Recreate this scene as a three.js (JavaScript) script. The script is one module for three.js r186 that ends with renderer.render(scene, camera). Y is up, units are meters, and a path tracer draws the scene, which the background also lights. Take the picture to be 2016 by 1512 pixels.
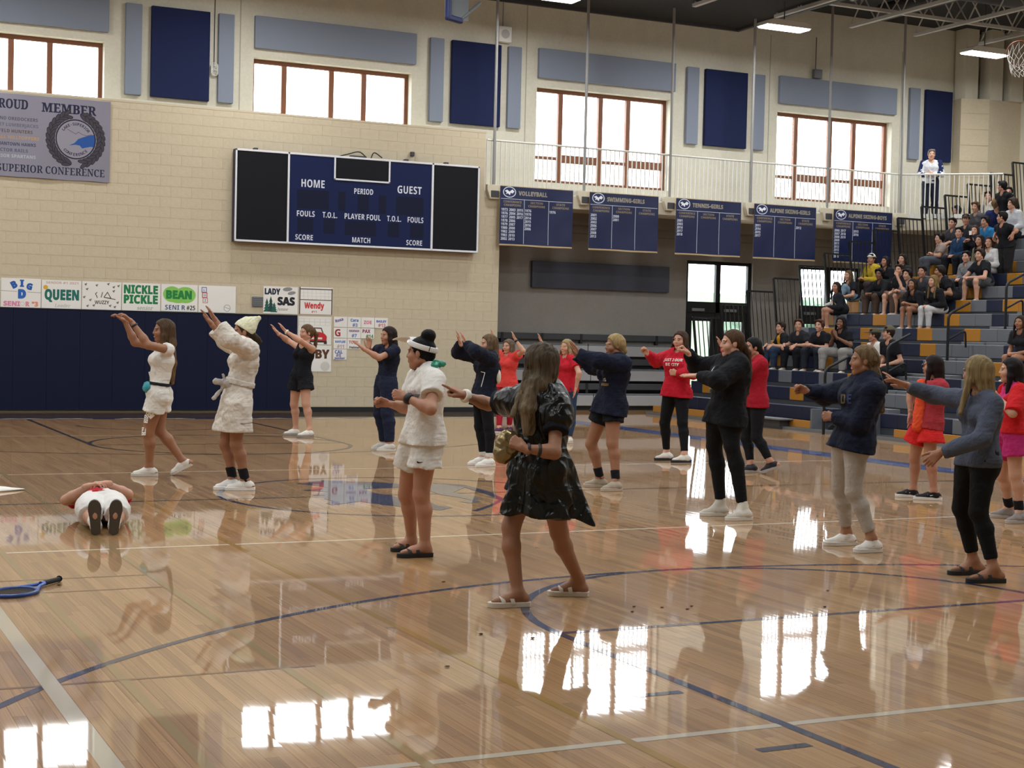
import * as THREE from 'three';
import { RoundedBoxGeometry } from 'three/addons/geometries/RoundedBoxGeometry.js';
import { DecalGeometry } from 'three/addons/geometries/DecalGeometry.js';
import { ImprovedNoise } from 'three/addons/math/ImprovedNoise.js';
import { mergeGeometries, toCreasedNormals } from 'three/addons/utils/BufferGeometryUtils.js';
import { RectAreaLightUniformsLib } from 'three/addons/lights/RectAreaLightUniformsLib.js';

// ---------- camera, sky, lamps, exposure ----------
const scene = new THREE.Scene();
const RAD = Math.PI / 180;
const camera = new THREE.PerspectiveCamera(28.11, 4 / 3, 0.1, 400);
camera.rotation.order = 'YXZ';
camera.position.set(0, 1.645, 14.516);
camera.rotation.set(-1.806 * RAD, -25.631 * RAD, 1.35 * RAD);
camera.updateMatrixWorld(true); camera.updateProjectionMatrix();
scene.background = new THREE.Color(0.93, 0.97, 1.0);
scene.backgroundIntensity = 8;
const renderer = new THREE.WebGLRenderer({ antialias: true });
renderer.toneMapping = THREE.LinearToneMapping;
renderer.toneMappingExposure = 1.22;
renderer.shadowMap.enabled = true;
RectAreaLightUniformsLib.init();
const LAMP_POWER = 75;

// ---------- helpers ----------
let seed = 20231;
const rnd = () => { seed = (seed * 1664525 + 1013904223) >>> 0; return seed / 4294967296; };
const rr = (a, b) => a + (b - a) * rnd();
const noise = new ImprovedNoise();
const V = (x, y, z) => new THREE.Vector3(x, y, z);
const used = {};
function numbered(n) { const k = used[n] = (used[n] ?? -1) + 1; return k ? n + '_' + String(k).padStart(3, '0') : n; }
function std(c, rough = 0.6, o = {}) { return new THREE.MeshPhysicalMaterial({ color: c, roughness: rough, ...o }); }
function mesh(name, g, m, parent) { const o = new THREE.Mesh(g, m); o.name = name; o.castShadow = o.receiveShadow = true; parent.add(o); return o; }
function tag(o, label, category, group) { o.userData.label = label; o.userData.category = category; if (group) o.userData.group = group; return o; }
function thing(name, label, category, pos, ry = 0, group) {
  const o = new THREE.Group(); o.name = numbered(name); scene.add(o);
  if (pos) o.position.set(...pos); o.rotation.y = ry;
  return tag(o, label, category, group);
}
function struct(name, g, m) { const o = g ? mesh(name, g, m, scene) : new THREE.Group(); o.name = name; if (!g) scene.add(o); o.userData.kind = 'structure'; return o; }
const box = (x0, x1, y0, y1, z0, z1) => new THREE.BoxGeometry(x1 - x0, y1 - y0, z1 - z0).translate((x0 + x1) / 2, (y0 + y1) / 2, (z0 + z1) / 2);
const rbox = (x0, x1, y0, y1, z0, z1, r = 0.01, s = 2) => new RoundedBoxGeometry(x1 - x0, y1 - y0, z1 - z0, s, r).translate((x0 + x1) / 2, (y0 + y1) / 2, (z0 + z1) / 2);
function bar(a, b, r, seg = 6) {
  const d = b.clone().sub(a), L = d.length();
  const g = new THREE.CylinderGeometry(r, r, L, seg);
  g.applyQuaternion(new THREE.Quaternion().setFromUnitVectors(V(0, 1, 0), d.normalize()));
  return g.translate((a.x + b.x) / 2, (a.y + b.y) / 2, (a.z + b.z) / 2);
}
function beam(a, b, w, h) {   // square bar from a to b, w wide, h high
  const m = new THREE.Matrix4().lookAt(a, b, V(0, 1, 0)), L = a.distanceTo(b);
  return new THREE.BoxGeometry(w, h, L).applyMatrix4(m).translate((a.x + b.x) / 2, (a.y + b.y) / 2, (a.z + b.z) / 2);
}
function merge(list) { return mergeGeometries(list.map((g) => { const h = g.index ? g.toNonIndexed() : g; for (const k of Object.keys(h.attributes)) if (!['position', 'normal', 'uv'].includes(k)) h.deleteAttribute(k); return h; })); }
function ctex(w, h, draw, bg) {
  const c = document.createElement('canvas'); c.width = w; c.height = h; const g = c.getContext('2d');
  if (bg) { g.fillStyle = bg; g.fillRect(0, 0, w, h); }
  draw(g, w, h);
  const t = new THREE.CanvasTexture(c); t.colorSpace = THREE.SRGBColorSpace; return t;
}
function txt(g, s, x, y, size, color, o = {}) {   // o: font, w (fitted width), align, rot, stroke
  g.save(); g.translate(x, y); if (o.rot) g.rotate(o.rot); g.font = `${o.style ?? 'bold'} ${size}px ${o.font ?? 'sans-serif'}`;
  g.textAlign = 'left'; g.textBaseline = 'middle';
  const w0 = g.measureText(s).width, k = o.w ? o.w / w0 : 1, al = o.align ?? 'center';
  g.scale(k, 1); g.fillStyle = color; const x0 = al === 'center' ? -w0 / 2 : al === 'right' ? -w0 : 0;
  if (o.stroke) { g.lineWidth = o.lw ?? size * 0.12; g.strokeStyle = o.stroke; g.lineJoin = 'round'; g.strokeText(s, x0, 0); }
  g.fillText(s, x0, 0); g.restore();
}
function noiseTex(w, h, f, rep = [1, 1], srgb = true) {
  const d = new Uint8Array(w * h * 4);
  for (let y = 0; y < h; y++) for (let x = 0; x < w; x++) { const c = f(x / w, y / h), i = (y * w + x) * 4; d[i] = c[0]; d[i + 1] = c[1]; d[i + 2] = c[2]; d[i + 3] = 255; }
  const t = new THREE.DataTexture(d, w, h); t.magFilter = THREE.LinearFilter; t.wrapS = t.wrapT = THREE.RepeatWrapping; t.repeat.set(...rep);
  if (srgb) t.colorSpace = THREE.SRGBColorSpace; t.needsUpdate = true; return t;
}
// tiling value noise
const lat = Array.from({ length: 4096 }, () => rnd());
function tn(u, v, fx, fy, s = 0) {
  const x = u * fx, y = v * fy, x0 = Math.floor(x), y0 = Math.floor(y), a = x - x0, b = y - y0, e = (i, j) => lat[(((i % fx + fx) % fx) * 57 + ((j % fy + fy) % fy) * 131 + s * 17) & 4095];
  const p = a * a * (3 - 2 * a), q = b * b * (3 - 2 * b);
  return (e(x0, y0) * (1 - p) + e(x0 + 1, y0) * p) * (1 - q) + (e(x0, y0 + 1) * (1 - p) + e(x0 + 1, y0 + 1) * p) * q;
}
const plasterTex = noiseTex(256, 256, (u, v) => { const k = 236 + 14 * (tn(u, v, 64, 64) * 0.6 + tn(u, v, 9, 9, 3) * 0.4); return [k, k, k]; }, [0.5, 0.5]);
const grainTex = noiseTex(256, 512, (u, v) => {
  const k = 0.80 + 0.14 * tn(u, v, 48, 3) + 0.08 * tn(u, v, 110, 6, 5) + 0.06 * tn(u, v, 6, 5, 9);
  return [255 * Math.min(1, k), 250 * Math.min(1, k * 0.99), 240 * Math.min(1, k * 0.975)];
}, [1, 1]);
const clothBump = noiseTex(128, 128, (u, v) => { const k = 128 + 90 * (tn(u, v, 64, 64) - 0.5) + 60 * (tn(u, v, 12, 12, 2) - 0.5); return [k, k, k]; }, [1, 1], false);

const wrinkleTex = noiseTex(256, 256, (u, v) => { const r = (a) => 1 - Math.abs(2 * a - 1); const k = 255 * Math.min(1, 0.42 * r(tn(u + 0.3 * v, v, 6, 7, 1)) + 0.33 * r(tn(u, v - 0.0, 13, 11, 7)) + 0.2 * tn(u, v, 30, 34, 3)); return [k, k, k]; }, [1, 1], false);
const crumpleTex = noiseTex(256, 256, (u, v) => { const r = (a) => (1 - Math.abs(2 * a - 1)) ** 2; const k = 255 * Math.min(1, 0.6 * r(tn(u, v, 4, 3, 1)) + 0.4 * r(tn(u, v, 9, 6, 7))); return [k, k, k]; }, [1, 1], false);
const XC = 5.754;          // middle of the court
const M = {
  block: std('#cdbfa5', 0.75, { map: plasterTex }), mortar: std('#c6b89d', 0.8), upper: std('#d9d4c4', 0.75, { map: plasterTex }),
  lower: std('#8f8b87', 0.75, { map: plasterTex }), pad: std('#0b1330', 0.55, { specularIntensity: 0.4 }), base: std('#15171c', 0.45),
  panelGrey: std('#7f8798', 0.95), panelNavy: std('#0f1b45', 0.95), panelDark: std('#4d5260', 0.95),
  wood: std('#7a4a30', 0.5), glass: new THREE.MeshPhysicalMaterial({ color: '#ffffff', roughness: 0.02, transmission: 1, thickness: 0, ior: 1.45 }),
  blackMetal: std('#16171a', 0.42, { metalness: 0.3 }), whiteMetal: std('#d6d5d0', 0.5), cream: std('#cfc6b2', 0.6), deck: std('#232122', 0.9),
  steel: std('#8b8988', 0.55), steelDark: std('#3c3b40', 0.6), white: std('#e9e8e6', 0.6), black: std('#141414', 0.6), greyPlastic: std('#64676e', 0.5), navyPlastic: std('#121a36', 0.5), goldPlastic: std('#a9701a', 0.5), darkPlastic: std('#3a3c42', 0.5), alu: std('#6f7276', 0.5, { metalness: 0.2 })
};

const LOGO = [["n",[[5.03,-1.29],[5.45,-1.57],[5.95,-1.28],[6.14,-1.02],[6.02,-0.69],[5.57,-0.61],[5.53,-0.21],[5.61,0.05],[5.60,0.46],[5.37,1.04],[5.24,0.85],[5.12,0.50],[4.91,0.63],[4.75,0.73],[4.74,0.59],[4.87,0.40],[4.86,0.18],[4.96,-0.10],[4.84,-0.13],[5.11,-0.43],[4.88,-0.60],[5.24,-0.81],[5.18,-1.06]]],
  ["g",[[6.42,-0.96],[6.64,-0.98],[6.69,-0.54],[6.35,-0.07],[6.36,0.37],[6.41,0.56],[6.24,0.69],[6.22,0.38],[6.14,0.09],[6.18,-0.35]]],
  ["n",[[6.52,-1.09],[6.80,-0.78],[6.76,-0.06],[6.61,0.63],[6.25,1.13],[5.94,1.50],[5.85,1.51],[6.25,1.06],[6.54,0.65],[6.63,0.12],[6.69,-0.59]]],
  ["n",[[5.56,0.57],[5.62,0.73],[5.76,0.69],[5.72,1.00],[5.80,1.19],[5.60,1.37],[5.51,1.29],[5.52,1.07],[5.37,1.04]]],
  ["g",[[6.06,0.74],[6.29,0.63],[6.27,0.81],[6.11,0.88]]],
  ["n",[[7.23,0.32],[7.57,0.49],[7.40,0.89],[7.18,1.08],[6.94,0.89]]]];

// ---------- floor ----------
const floor = struct('floor', null);
mesh('subfloor', box(-16, 30, -0.3, -0.012, -16.5, 18), std('#6b4a2c', 0.7), floor);
const floorMat = new THREE.MeshPhysicalMaterial({ vertexColors: true, map: grainTex, roughness: 0.55, specularIntensity: 0.35, clearcoat: 0.88, clearcoatRoughness: 0.03 });
{
  const PW = 0.0572, planks = [], q = V(0, 0, 0);
  const tones = [[0.42, 0.245, 0.108], [0.38, 0.217, 0.093], [0.45, 0.265, 0.124], [0.40, 0.228, 0.096], [0.34, 0.19, 0.08], [0.435, 0.255, 0.115]];
  for (let i = 0; i < 338; i++) {
    const x = 0.1 + i * PW; let z = -16.4 - rr(0, 1);
    while (z < 10.4) { const L = rr(0.5, 1.7); planks.push([x, z, L]); z += L; }
  }
  function plank([x, z, L], solid) {
    const g0 = 0.0004, x0 = x + g0, x1 = x + PW - g0, z0 = z + g0, z1 = Math.min(z + L, 10.4) - g0, t = tones[Math.floor(rnd() * 6)], k = rr(0.93, 1.06);
    const tx = rr(-1, 1) * 0.0010, cu = 0.0010 + rr(0, 0.0006), tz = rr(-1, 1) * 0.0005, h = 0, uo = rnd(), vo = rnd();
    const P = [x0, h, z0, x1, h, z0, x1, h, z1, x0, h, z1], N = [tx - cu, 1, tz, tx + cu, 1, tz, tx + cu, 1, tz, tx - cu, 1, tz];
    const UV = [uo, vo, uo + 0.25, vo, uo + 0.25, vo + L * 0.5, uo, vo + L * 0.5], I = [0, 2, 1, 0, 3, 2];
    if (solid) {
      const b = -0.012, side = (a, c, nx, nz) => { const n = P.length / 3; P.push(...a, ...c, c[0], b, c[2], a[0], b, a[2]); for (let j = 0; j < 4; j++) { N.push(nx, 0, nz); UV.push(uo, vo + j * 0.01); } I.push(n, n + 1, n + 2, n, n + 2, n + 3); };
      side([x0, h, z0], [x0, h, z1], -1, 0); side([x1, h, z1], [x1, h, z0], 1, 0); side([x0, h, z1], [x1, h, z1], 0, 1); side([x1, h, z0], [x0, h, z0], 0, -1);
    }
    const C = []; for (let j = 0; j < P.length / 3; j++) C.push(t[0] * k, t[1] * k, t[2] * k);
    return { P, N, UV, C, I };
  }
  const geo = (d) => { const g = new THREE.BufferGeometry(); g.setAttribute('position', new THREE.Float32BufferAttribute(d.P, 3)); g.setAttribute('normal', new THREE.Float32BufferAttribute(d.N, 3)); g.setAttribute('uv', new THREE.Float32BufferAttribute(d.UV, 2)); g.setAttribute('color', new THREE.Float32BufferAttribute(d.C, 3)); g.setIndex(d.I); return g; };
  const near = planks.map((p, i) => { q.set(p[0], 0, p[1] + p[2] / 2); const d = q.distanceTo(camera.position); q.project(camera); return [Math.abs(q.x) < 1 && Math.abs(q.y) < 1 ? d : 999, i]; }).sort((a, b) => a[0] - b[0]).slice(0, 300).map((a) => a[1]);
  const S = new Set(near), all = { P: [], N: [], UV: [], C: [], I: [] };
  planks.forEach((p, i) => {
    const d = plank(p, S.has(i));
    if (S.has(i)) { mesh('plank', geo(d), floorMat, floor); return; }
    const n = all.P.length / 3; for (const k of ['P', 'N', 'UV', 'C']) for (const v of d[k]) all[k].push(v); for (const v of d.I) all.I.push(v + n);
  });
  const st = mesh('plank_field', geo(all), floorMat, floor); st.userData.kind = 'stuff';
  const plain = (x0, x1, z0, z1) => { const g = new THREE.PlaneGeometry(x1 - x0, z1 - z0).rotateX(-Math.PI / 2).translate((x0 + x1) / 2, 0, (z0 + z1) / 2); const n = g.attributes.position.count, c = []; for (let i = 0; i < n; i++) c.push(0.40, 0.23, 0.1); g.setAttribute('color', new THREE.Float32BufferAttribute(c, 3)); const uv = g.attributes.uv; for (let i = 0; i < n; i++) uv.setXY(i, uv.getX(i) * (x1 - x0) * 4, uv.getY(i) * (z1 - z0) * 0.5); return g; };
  mesh('outer_boards', merge4([plain(-16, 0.1, -16.5, 18), plain(0.1, 30, 10.4, 18), plain(19.4336, 30, -16.5, 10.4)]), floorMat, floor);
}
function merge4(l) { return mergeGeometries(l); }
// painted court markings, a paint film on the boards
const paint = (c) => new THREE.MeshPhysicalMaterial({ color: c, roughness: 0.55, specularIntensity: 0.35, clearcoat: 0.88, clearcoatRoughness: 0.03 });
const P_NAVY = paint('#1d2340'), P_BLUE = paint('#24407c'), P_BLACK = paint('#2a2422'), P_WHITE = paint('#d8c9b2'), P_GREY = paint('#b3a795'), P_OLIVE = paint('#8d7244'), P_GOLD = paint('#8f6a1c'), P_BROWN = paint('#7a5836'), P_LOGO = paint('#23264a'), P_LGREY = paint('#6f6a6a');
let lift = 0.0006;
function flat(name, shape, m, h = lift) { const g = new THREE.ShapeGeometry(shape, 48).rotateX(Math.PI / 2); const ix = g.index.array; for (let i = 0; i < ix.length; i += 3) { const t = ix[i]; ix[i] = ix[i + 1]; ix[i + 1] = t; } const n = g.attributes.normal; for (let i = 0; i < n.count; i++) n.setXYZ(i, 0, 1, 0); const o = mesh(name, g, m, floor); o.position.y = h; return o; }
function lineX(z, x0, x1, w, m, name = 'court_line') { lift += 0.00002; const s = new THREE.Shape([[x0, z - w / 2], [x1, z - w / 2], [x1, z + w / 2], [x0, z + w / 2]].map((p) => new THREE.Vector2(...p))); return flat(name, s, m, lift); }
function lineZ(x, z0, z1, w, m, name = 'court_line') { lift += 0.00002; const s = new THREE.Shape([[x - w / 2, z0], [x + w / 2, z0], [x + w / 2, z1], [x - w / 2, z1]].map((p) => new THREE.Vector2(...p))); return flat(name, s, m, lift); }
function ring(x, z, r, w, m, a0 = 0, a1 = Math.PI * 2, name = 'court_arc') {
  lift += 0.00002; const P = [], n = 96; for (let i = 0; i <= n; i++) { const a = a0 + (a1 - a0) * i / n; P.push([x + (r + w / 2) * Math.cos(a), z + (r + w / 2) * Math.sin(a)]); } for (let i = n; i >= 0; i--) { const a = a0 + (a1 - a0) * i / n; P.push([x + (r - w / 2) * Math.cos(a), z + (r - w / 2) * Math.sin(a)]); }
  return flat(name, new THREE.Shape(P.map((p) => new THREE.Vector2(...p))), m, lift);
}
lineX(-14.35, -16, 13.9, 1.9, paint('#4c3a28'), 'stained_border');
lineX(-13.2, -16, 13.9, 0.42, P_NAVY, 'baseline_band');
for (let i = 0; i < 12; i++) {   // white waves on the band
  const x = 2.4 + i * 0.95 + rr(-0.2, 0.2), P = []; const L = rr(0.6, 1.0);
  for (let j = 0; j <= 12; j++) P.push([x + L * j / 12, -13.12 - 0.13 * Math.sin(j / 12 * 3.1) + 0.04 * Math.sin(j * 1.3)]); for (let j = 12; j >= 0; j--) P.push([x + L * j / 12, -13.03 - 0.05 * Math.sin(j / 12 * 3.1)]);
  lift += 0.00002; flat('wave_mark', new THREE.Shape(P.map((p) => new THREE.Vector2(...p))), P_WHITE, lift + 0.0003);
}
lineX(3.08, -2.5, 13.7, 0.05, P_WHITE); lineX(-2.88, -2.5, 13.7, 0.045, P_WHITE); lineX(9.13, -2.5, 12, 0.055, P_GREY); lineX(-8.85, -2.5, 10, 0.04, P_WHITE);
lineZ(1.47, -6, 10.4, 0.05, P_OLIVE); lineZ(2.25, -6, 10.4, 0.05, P_OLIVE); lineZ(3.15, -2, 10.4, 0.05, P_GOLD);
lineX(7.35, -1, 2.4, 0.03, P_BROWN); lineX(4.33, -1, 2.22, 0.03, P_BROWN); lineX(4.84, -1, 2.22, 0.03, P_BROWN);
lineX(0, -2.4, 13.8, 0.05, P_BLACK); ring(XC, 0, 1.83, 0.06, P_NAVY);
lineZ(XC - 1.83, 7.01, 12.8, 0.055, P_NAVY); lineZ(XC + 1.83, 7.01, 12.8, 0.055, P_NAVY); lineX(7.01, XC - 1.83, XC + 1.83, 0.05, P_NAVY); ring(XC, 7.01, 1.83, 0.055, P_NAVY, Math.PI, Math.PI * 2); ring(XC, 11.2, 6.02, 0.05, P_NAVY, Math.PI, Math.PI * 2);
lineX(8.455, XC - 2.18, XC - 1.93, 0.055, P_NAVY, 'lane_tick'); lineX(9.44, XC - 2.18, XC - 1.93, 0.055, P_NAVY, 'lane_tick');
lineZ(XC - 1.83, -13, -7.01, 0.06, P_BLACK); lineZ(XC + 1.83, -13, -7.01, 0.06, P_BLACK); lineX(-7.01, XC - 1.83, XC + 1.83, 0.05, P_BLACK); ring(XC, -7.01, 1.83, 0.06, P_BLACK); ring(XC, -11.2, 6.02, 0.05, P_BLACK, 0.2, Math.PI - 0.2); ring(XC, -11.3, 1.3, 0.05, P_BLACK, 0, Math.PI);
lineZ(13.97, -15, 6, 0.5, P_BLUE, 'sideline_band');
lineZ(1.14, 4.6, 10.4, 0.085, P_GREY);
{ // centre circle emblem
  const poly = (name, P, m) => { lift += 0.00003; flat(name, new THREE.Shape(P.map((p) => new THREE.Vector2(...p))), m, lift + 0.0003); };
  LOGO.forEach(([c, P]) => poly('emblem_mark', P, c === 'n' ? P_LOGO : P_LGREY));
}
for (const [x, z] of [[4.65, 6.57], [4.75, 6.42], [4.9, 6.5], [5.02, 6.6], [5.1, 6.52], [3.5, 6.9], [3.72, 7.1], [4.0, 5.2], [5.9, 6.8], [6.3, 6.3], [1.62, 4.6], [3.0, 7.6]]) {
  const g = new THREE.IcosahedronGeometry(0.008, 1); const p = g.attributes.position; for (let i = 0; i < p.count; i++) { const k = 1 + 0.5 * noise.noise(p.getX(i) * 90 + x * 9, p.getY(i) * 90, p.getZ(i) * 90 + z); p.setXYZ(i, p.getX(i) * k * 1.6, p.getY(i) * 0.5 * k, p.getZ(i) * k); } g.computeVertexNormals();
  const o = mesh(numbered('floor_crumb'), g, std(rnd() < 0.5 ? '#6b3b2c' : '#4a3a2a', 0.8), scene); o.position.set(x, 0.005, z); tag(o, 'tiny brown crumb lying on the gym floor near the lane', 'crumb', 'crumbs scattered on the floor');
}
// ---------- end wall of painted block ----------
const ZW = -15.3, ZB = -16.5;
const w1 = struct('wall_scoreboard', null);
mesh('wall_core', merge([box(-16, 13.55, 4.45, 5.95, -15.6, ZW - 0.004), box(-16, 13.93, 0, 4.45, -15.6, ZW - 0.004), box(-16, 2.79, 0, 5.95, -15.6, ZW)]), M.mortar, w1);
mesh('wall_cap', box(-16, 13.56, 5.93, 5.97, -15.62, ZW + 0.004), M.block, w1);
{
  const bl = [], rest = [];
  for (let r = 0; r < 29; r++) {
    const y0 = 0.11 + r * 0.2033, top = Math.min(y0 + 0.2033, 5.93), xr = y0 > 4.4 ? 13.55 : 13.93;
    for (let i = 0; i < 30; i++) {
      const x0 = 2.8 + i * 0.4066 - (r % 2) * 0.2033, x1 = Math.min(x0 + 0.4066, xr); if (x0 > xr - 0.02) continue;
      const hid = (y0 > 3.4 && y0 < 5.0 && x0 > 8.2 && x1 < 13.1) || (y0 < 1.7 && x1 < 9.3) || (y0 > 4.4 && x1 < 5.6) || x1 < 3.6;
      bl.push([hid ? 99 : x0, Math.max(x0, 2.79), x1, y0, top]);
    }
  }
  bl.sort((a, b) => a[0] - b[0]);
  const cache = {};
  bl.forEach(([k, x0, x1, y0, y1], i) => {
    const w = x1 - x0 - 0.004, h = y1 - y0 - 0.004; if (w < 0.02) return;
    if (i < 300) {
      const key = w.toFixed(3) + h.toFixed(3); const g = cache[key] ??= (() => { const q = new THREE.BoxGeometry(w, h, 0.05); const uv = q.attributes.uv; for (let j = 0; j < uv.count; j++) uv.setXY(j, uv.getX(j) * w, uv.getY(j) * h); return q; })();
      const o = mesh('block', g, M.block, w1); o.position.set((x0 + x1) / 2, (y0 + y1) / 2, ZW - 0.025 + rr(-0.0008, 0.0008));
    } else rest.push(box(x0 + 0.002, x1 - 0.002, y0 + 0.002, y1 - 0.002, ZW - 0.05, ZW + rr(-0.0008, 0.0008)));
  });
  mesh('block_field', merge(rest), M.block, w1).userData.kind = 'stuff';
}
{ const b = struct('baseboard_scoreboard', box(9.47, 13.94, 0, 0.1, ZW - 0.002, ZW + 0.012), M.base); }
// blue wall padding, panel by panel
{
  const t = thing('wall_pad', 'long navy blue wall pad along the foot of the cream block wall', 'wall pad', [0, 0, ZW]);
  const g = new RoundedBoxGeometry(0.6095, 1.9, 0.06, 2, 0.006);
  for (let i = 0; i < 22; i++) { const o = mesh('pad_panel', g, M.pad, t); o.position.set(9.45 - 0.305 - i * 0.61, 0.035 + 0.95, 0.033); }
  mesh('top_lip', rbox(-3.97, 9.45, 1.935, 1.955, 0.003, 0.07, 0.004), M.base, t);
}
// ---------- rear wall with windows and doors ----------
{
  const outer = new THREE.Shape([[-16, 0], [29.2, 0], [29.2, 10.4], [-16, 10.4]].map((p) => new THREE.Vector2(...p)));
  const up = new THREE.Shape([[-16, 4.45], [29.2, 4.45], [29.2, 10.4], [-16, 10.4]].map((p) => new THREE.Vector2(...p))), lo = new THREE.Shape([[-16, 0], [19.4, 0], [19.4, 3.53], [21.27, 3.53], [21.27, 0], [22.65, 0], [22.65, 3.53], [24.52, 3.53], [24.52, 0], [29.2, 0], [29.2, 4.45], [-16, 4.45]].map((p) => new THREE.Vector2(...p)));
  for (let n = -2; n < 4; n++) { const x = 2.27 + n * 6.52 + 0.02; const h = new THREE.Path([[x, 5.12], [x, 7.25], [x + 3.5, 7.25], [x + 3.5, 5.12]].map((p) => new THREE.Vector2(...p))); up.holes.push(h); }
  const ex = (s) => new THREE.ExtrudeGeometry(s, { depth: 0.3, bevelEnabled: false }).translate(0, 0, ZB - 0.3);
  const w = struct('wall_back', null);
  mesh('upper_wall', ex(up), M.upper, w); mesh('lower_wall', ex(lo), M.lower, w);
  for (const x of [8.52, 15.05, 21.6, 25.62]) mesh('panel_joint', box(x - 0.012, x + 0.012, 4.75, 9.05, ZB, ZB + 0.003), std('#a8a294', 0.8), w);
  mesh('wall_joint', box(13.95, 29, 4.0, 4.02, ZB, ZB + 0.004), std('#6f6c69', 0.8), w);
}
for (let n = -2; n < 4; n++) {
  const x0 = 2.29 + n * 6.52, g = struct('window_' + (n + 3), null); g.position.set(x0, 0, -16.76);
  const f = (nm, a, b, c, d, z = 0.05) => mesh(nm, rbox(a, b, c, d, -z, z, 0.006), M.wood, g);
  f('frame_head', 0, 3.5, 7.17, 7.25); f('frame_sill', 0, 3.5, 5.12, 5.2); f('frame_jamb', 0, 0.08, 5.2, 7.17); f('frame_jamb', 3.42, 3.5, 5.2, 7.17);
  const mx = [0.72, 1.76, 2.49]; for (const m of mx) f('mullion', m - 0.055, m + 0.055, 5.2, 7.17);
  const ed = [0.08, ...mx.flatMap((m) => [m - 0.055, m + 0.055]), 3.42];
  for (let i = 0; i < 4; i++) {
    const a = ed[2 * i], b = ed[2 * i + 1], wide = i % 2, y = 5.7; f('transom', a, b, y - (wide ? 0.09 : 0.04), y + (wide ? 0.09 : 0.03));
    for (const [c, d] of [[5.2, y - 0.04], [y + 0.03, 7.17]]) mesh('pane', box(a, b, c, d, -0.003, 0.003), M.glass, g);
  }
}
// double doors with glazed leaves
for (const [k, x0] of [[1, 19.4], [2, 22.65]]) {
  const g = struct('door_' + k, null); g.position.set(x0, 0, -16.62); const W = 1.87;
  const b = (nm, a, c, d, e, p = g, z = 0.05) => mesh(nm, rbox(a, c, d, e, -z, z, 0.006), M.blackMetal, p);
  b('door_frame', 0, 0.09, 0, 3.53); b('door_frame', W - 0.09, W, 0, 3.53); b('door_frame', 0.09, W - 0.09, 3.45, 3.53); b('transom_bar', 0.09, W - 0.09, 2.3, 2.56); b('mullion', 0.87, 1.0, 0, 3.45);
  for (const [a, c] of [[0.09, 0.87], [1.0, W - 0.09]]) {
    mesh('pane', box(a, c, 2.56, 3.45, -0.004, 0.004), M.glass, g);
    const leaf = new THREE.Group(); leaf.name = 'door_leaf'; g.add(leaf);
    b('stile', a, a + 0.14, 0.02, 2.3, leaf, 0.03); b('stile', c - 0.12, c, 0.02, 2.3, leaf, 0.03); b('rail', a + 0.14, c - 0.12, 2.1, 2.3, leaf, 0.03); b('rail', a + 0.14, c - 0.12, 0.02, 0.3, leaf, 0.03); b('rail', a + 0.14, c - 0.12, 0.95, 1.02, leaf, 0.03);
    mesh('pane', box(a + 0.14, c - 0.12, 0.3, 0.95, -0.003, 0.003), M.glass, leaf); mesh('pane', box(a + 0.14, c - 0.12, 1.02, 2.1, -0.003, 0.003), M.glass, leaf);
    mesh('push_bar', bar(V(a + 0.05, 0.98, 0.09), V(c - 0.05, 0.98, 0.09), 0.02), M.alu, leaf); mesh('closer', rbox(a + 0.1, a + 0.45, 2.33, 2.4, 0.05, 0.1, 0.01), M.alu, leaf);
  }
}
// the other walls and the roof
struct('wall_right', box(29.0, 29.3, 0, 10.4, -16.5, 18), M.upper);
struct('wall_left', box(-16.3, -16, 0, 10.4, -16.8, 18), M.upper);
struct('wall_front', box(-16.3, 29.3, 0, 10.4, 18, 18.3), M.upper);
{
  const c = struct('ceiling', null);
  mesh('roof_deck', box(-16.3, 29.3, 9.75, 10.4, -16.8, 18.3), M.deck, c);
  mesh('soffit', box(-16, 20.6, 9.08, 9.75, -16.5, -9.5), M.deck, c);
  mesh('soffit_trim', merge([box(-16, 20.62, 9.02, 9.1, -16.5, -16.42), box(20.56, 20.66, 9.02, 9.3, -16.5, -9.5)]), M.steelDark, c);
  const joistMat = std('#b9b7b4', 0.55), truss = (a, b, nm) => {   // open-web joist along z or x
    const d = b.clone().sub(a), L = d.length(), n = Math.round(L / 0.9), up = V(0, 0.62, 0), parts = [beam(a, b, 0.1, 0.07), beam(a.clone().add(up), b.clone().add(up), 0.1, 0.07)];
    for (let i = 0; i < n; i++) { const p = a.clone().addScaledVector(d, i / n), q = a.clone().addScaledVector(d, (i + 1) / n), m = p.clone().lerp(q, 0.5).add(up); parts.push(bar(p, m, 0.018, 5), bar(m, q, 0.018, 5)); }
    mesh(nm, merge(parts), joistMat, c);
  };
  for (const x of [18.15, 20.32, 22.42, 24.31, 26.31]) truss(V(x, 9.0, -14.5), V(x, 9.0, 17), 'roof_joist');
  for (const x of [-13, -9, -5, -1, 3, 7, 11, 15]) truss(V(x, 9.0, -9.4), V(x, 9.0, 17), 'roof_joist');
  for (const z of [-13.2, -10.5, -7.8]) truss(V(z < -9.5 ? 20.7 : -15.9, 9.12, z), V(28.9, 9.12, z), 'roof_beam');
  mesh('duct', merge([bar(V(20.8, 9.45, -11.8), V(28.9, 9.45, -11.8), 0.24, 14), bar(V(23.4, 9.45, -14.6), V(23.4, 9.45, -9), 0.2, 14)]), M.steelDark, c);
}
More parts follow.
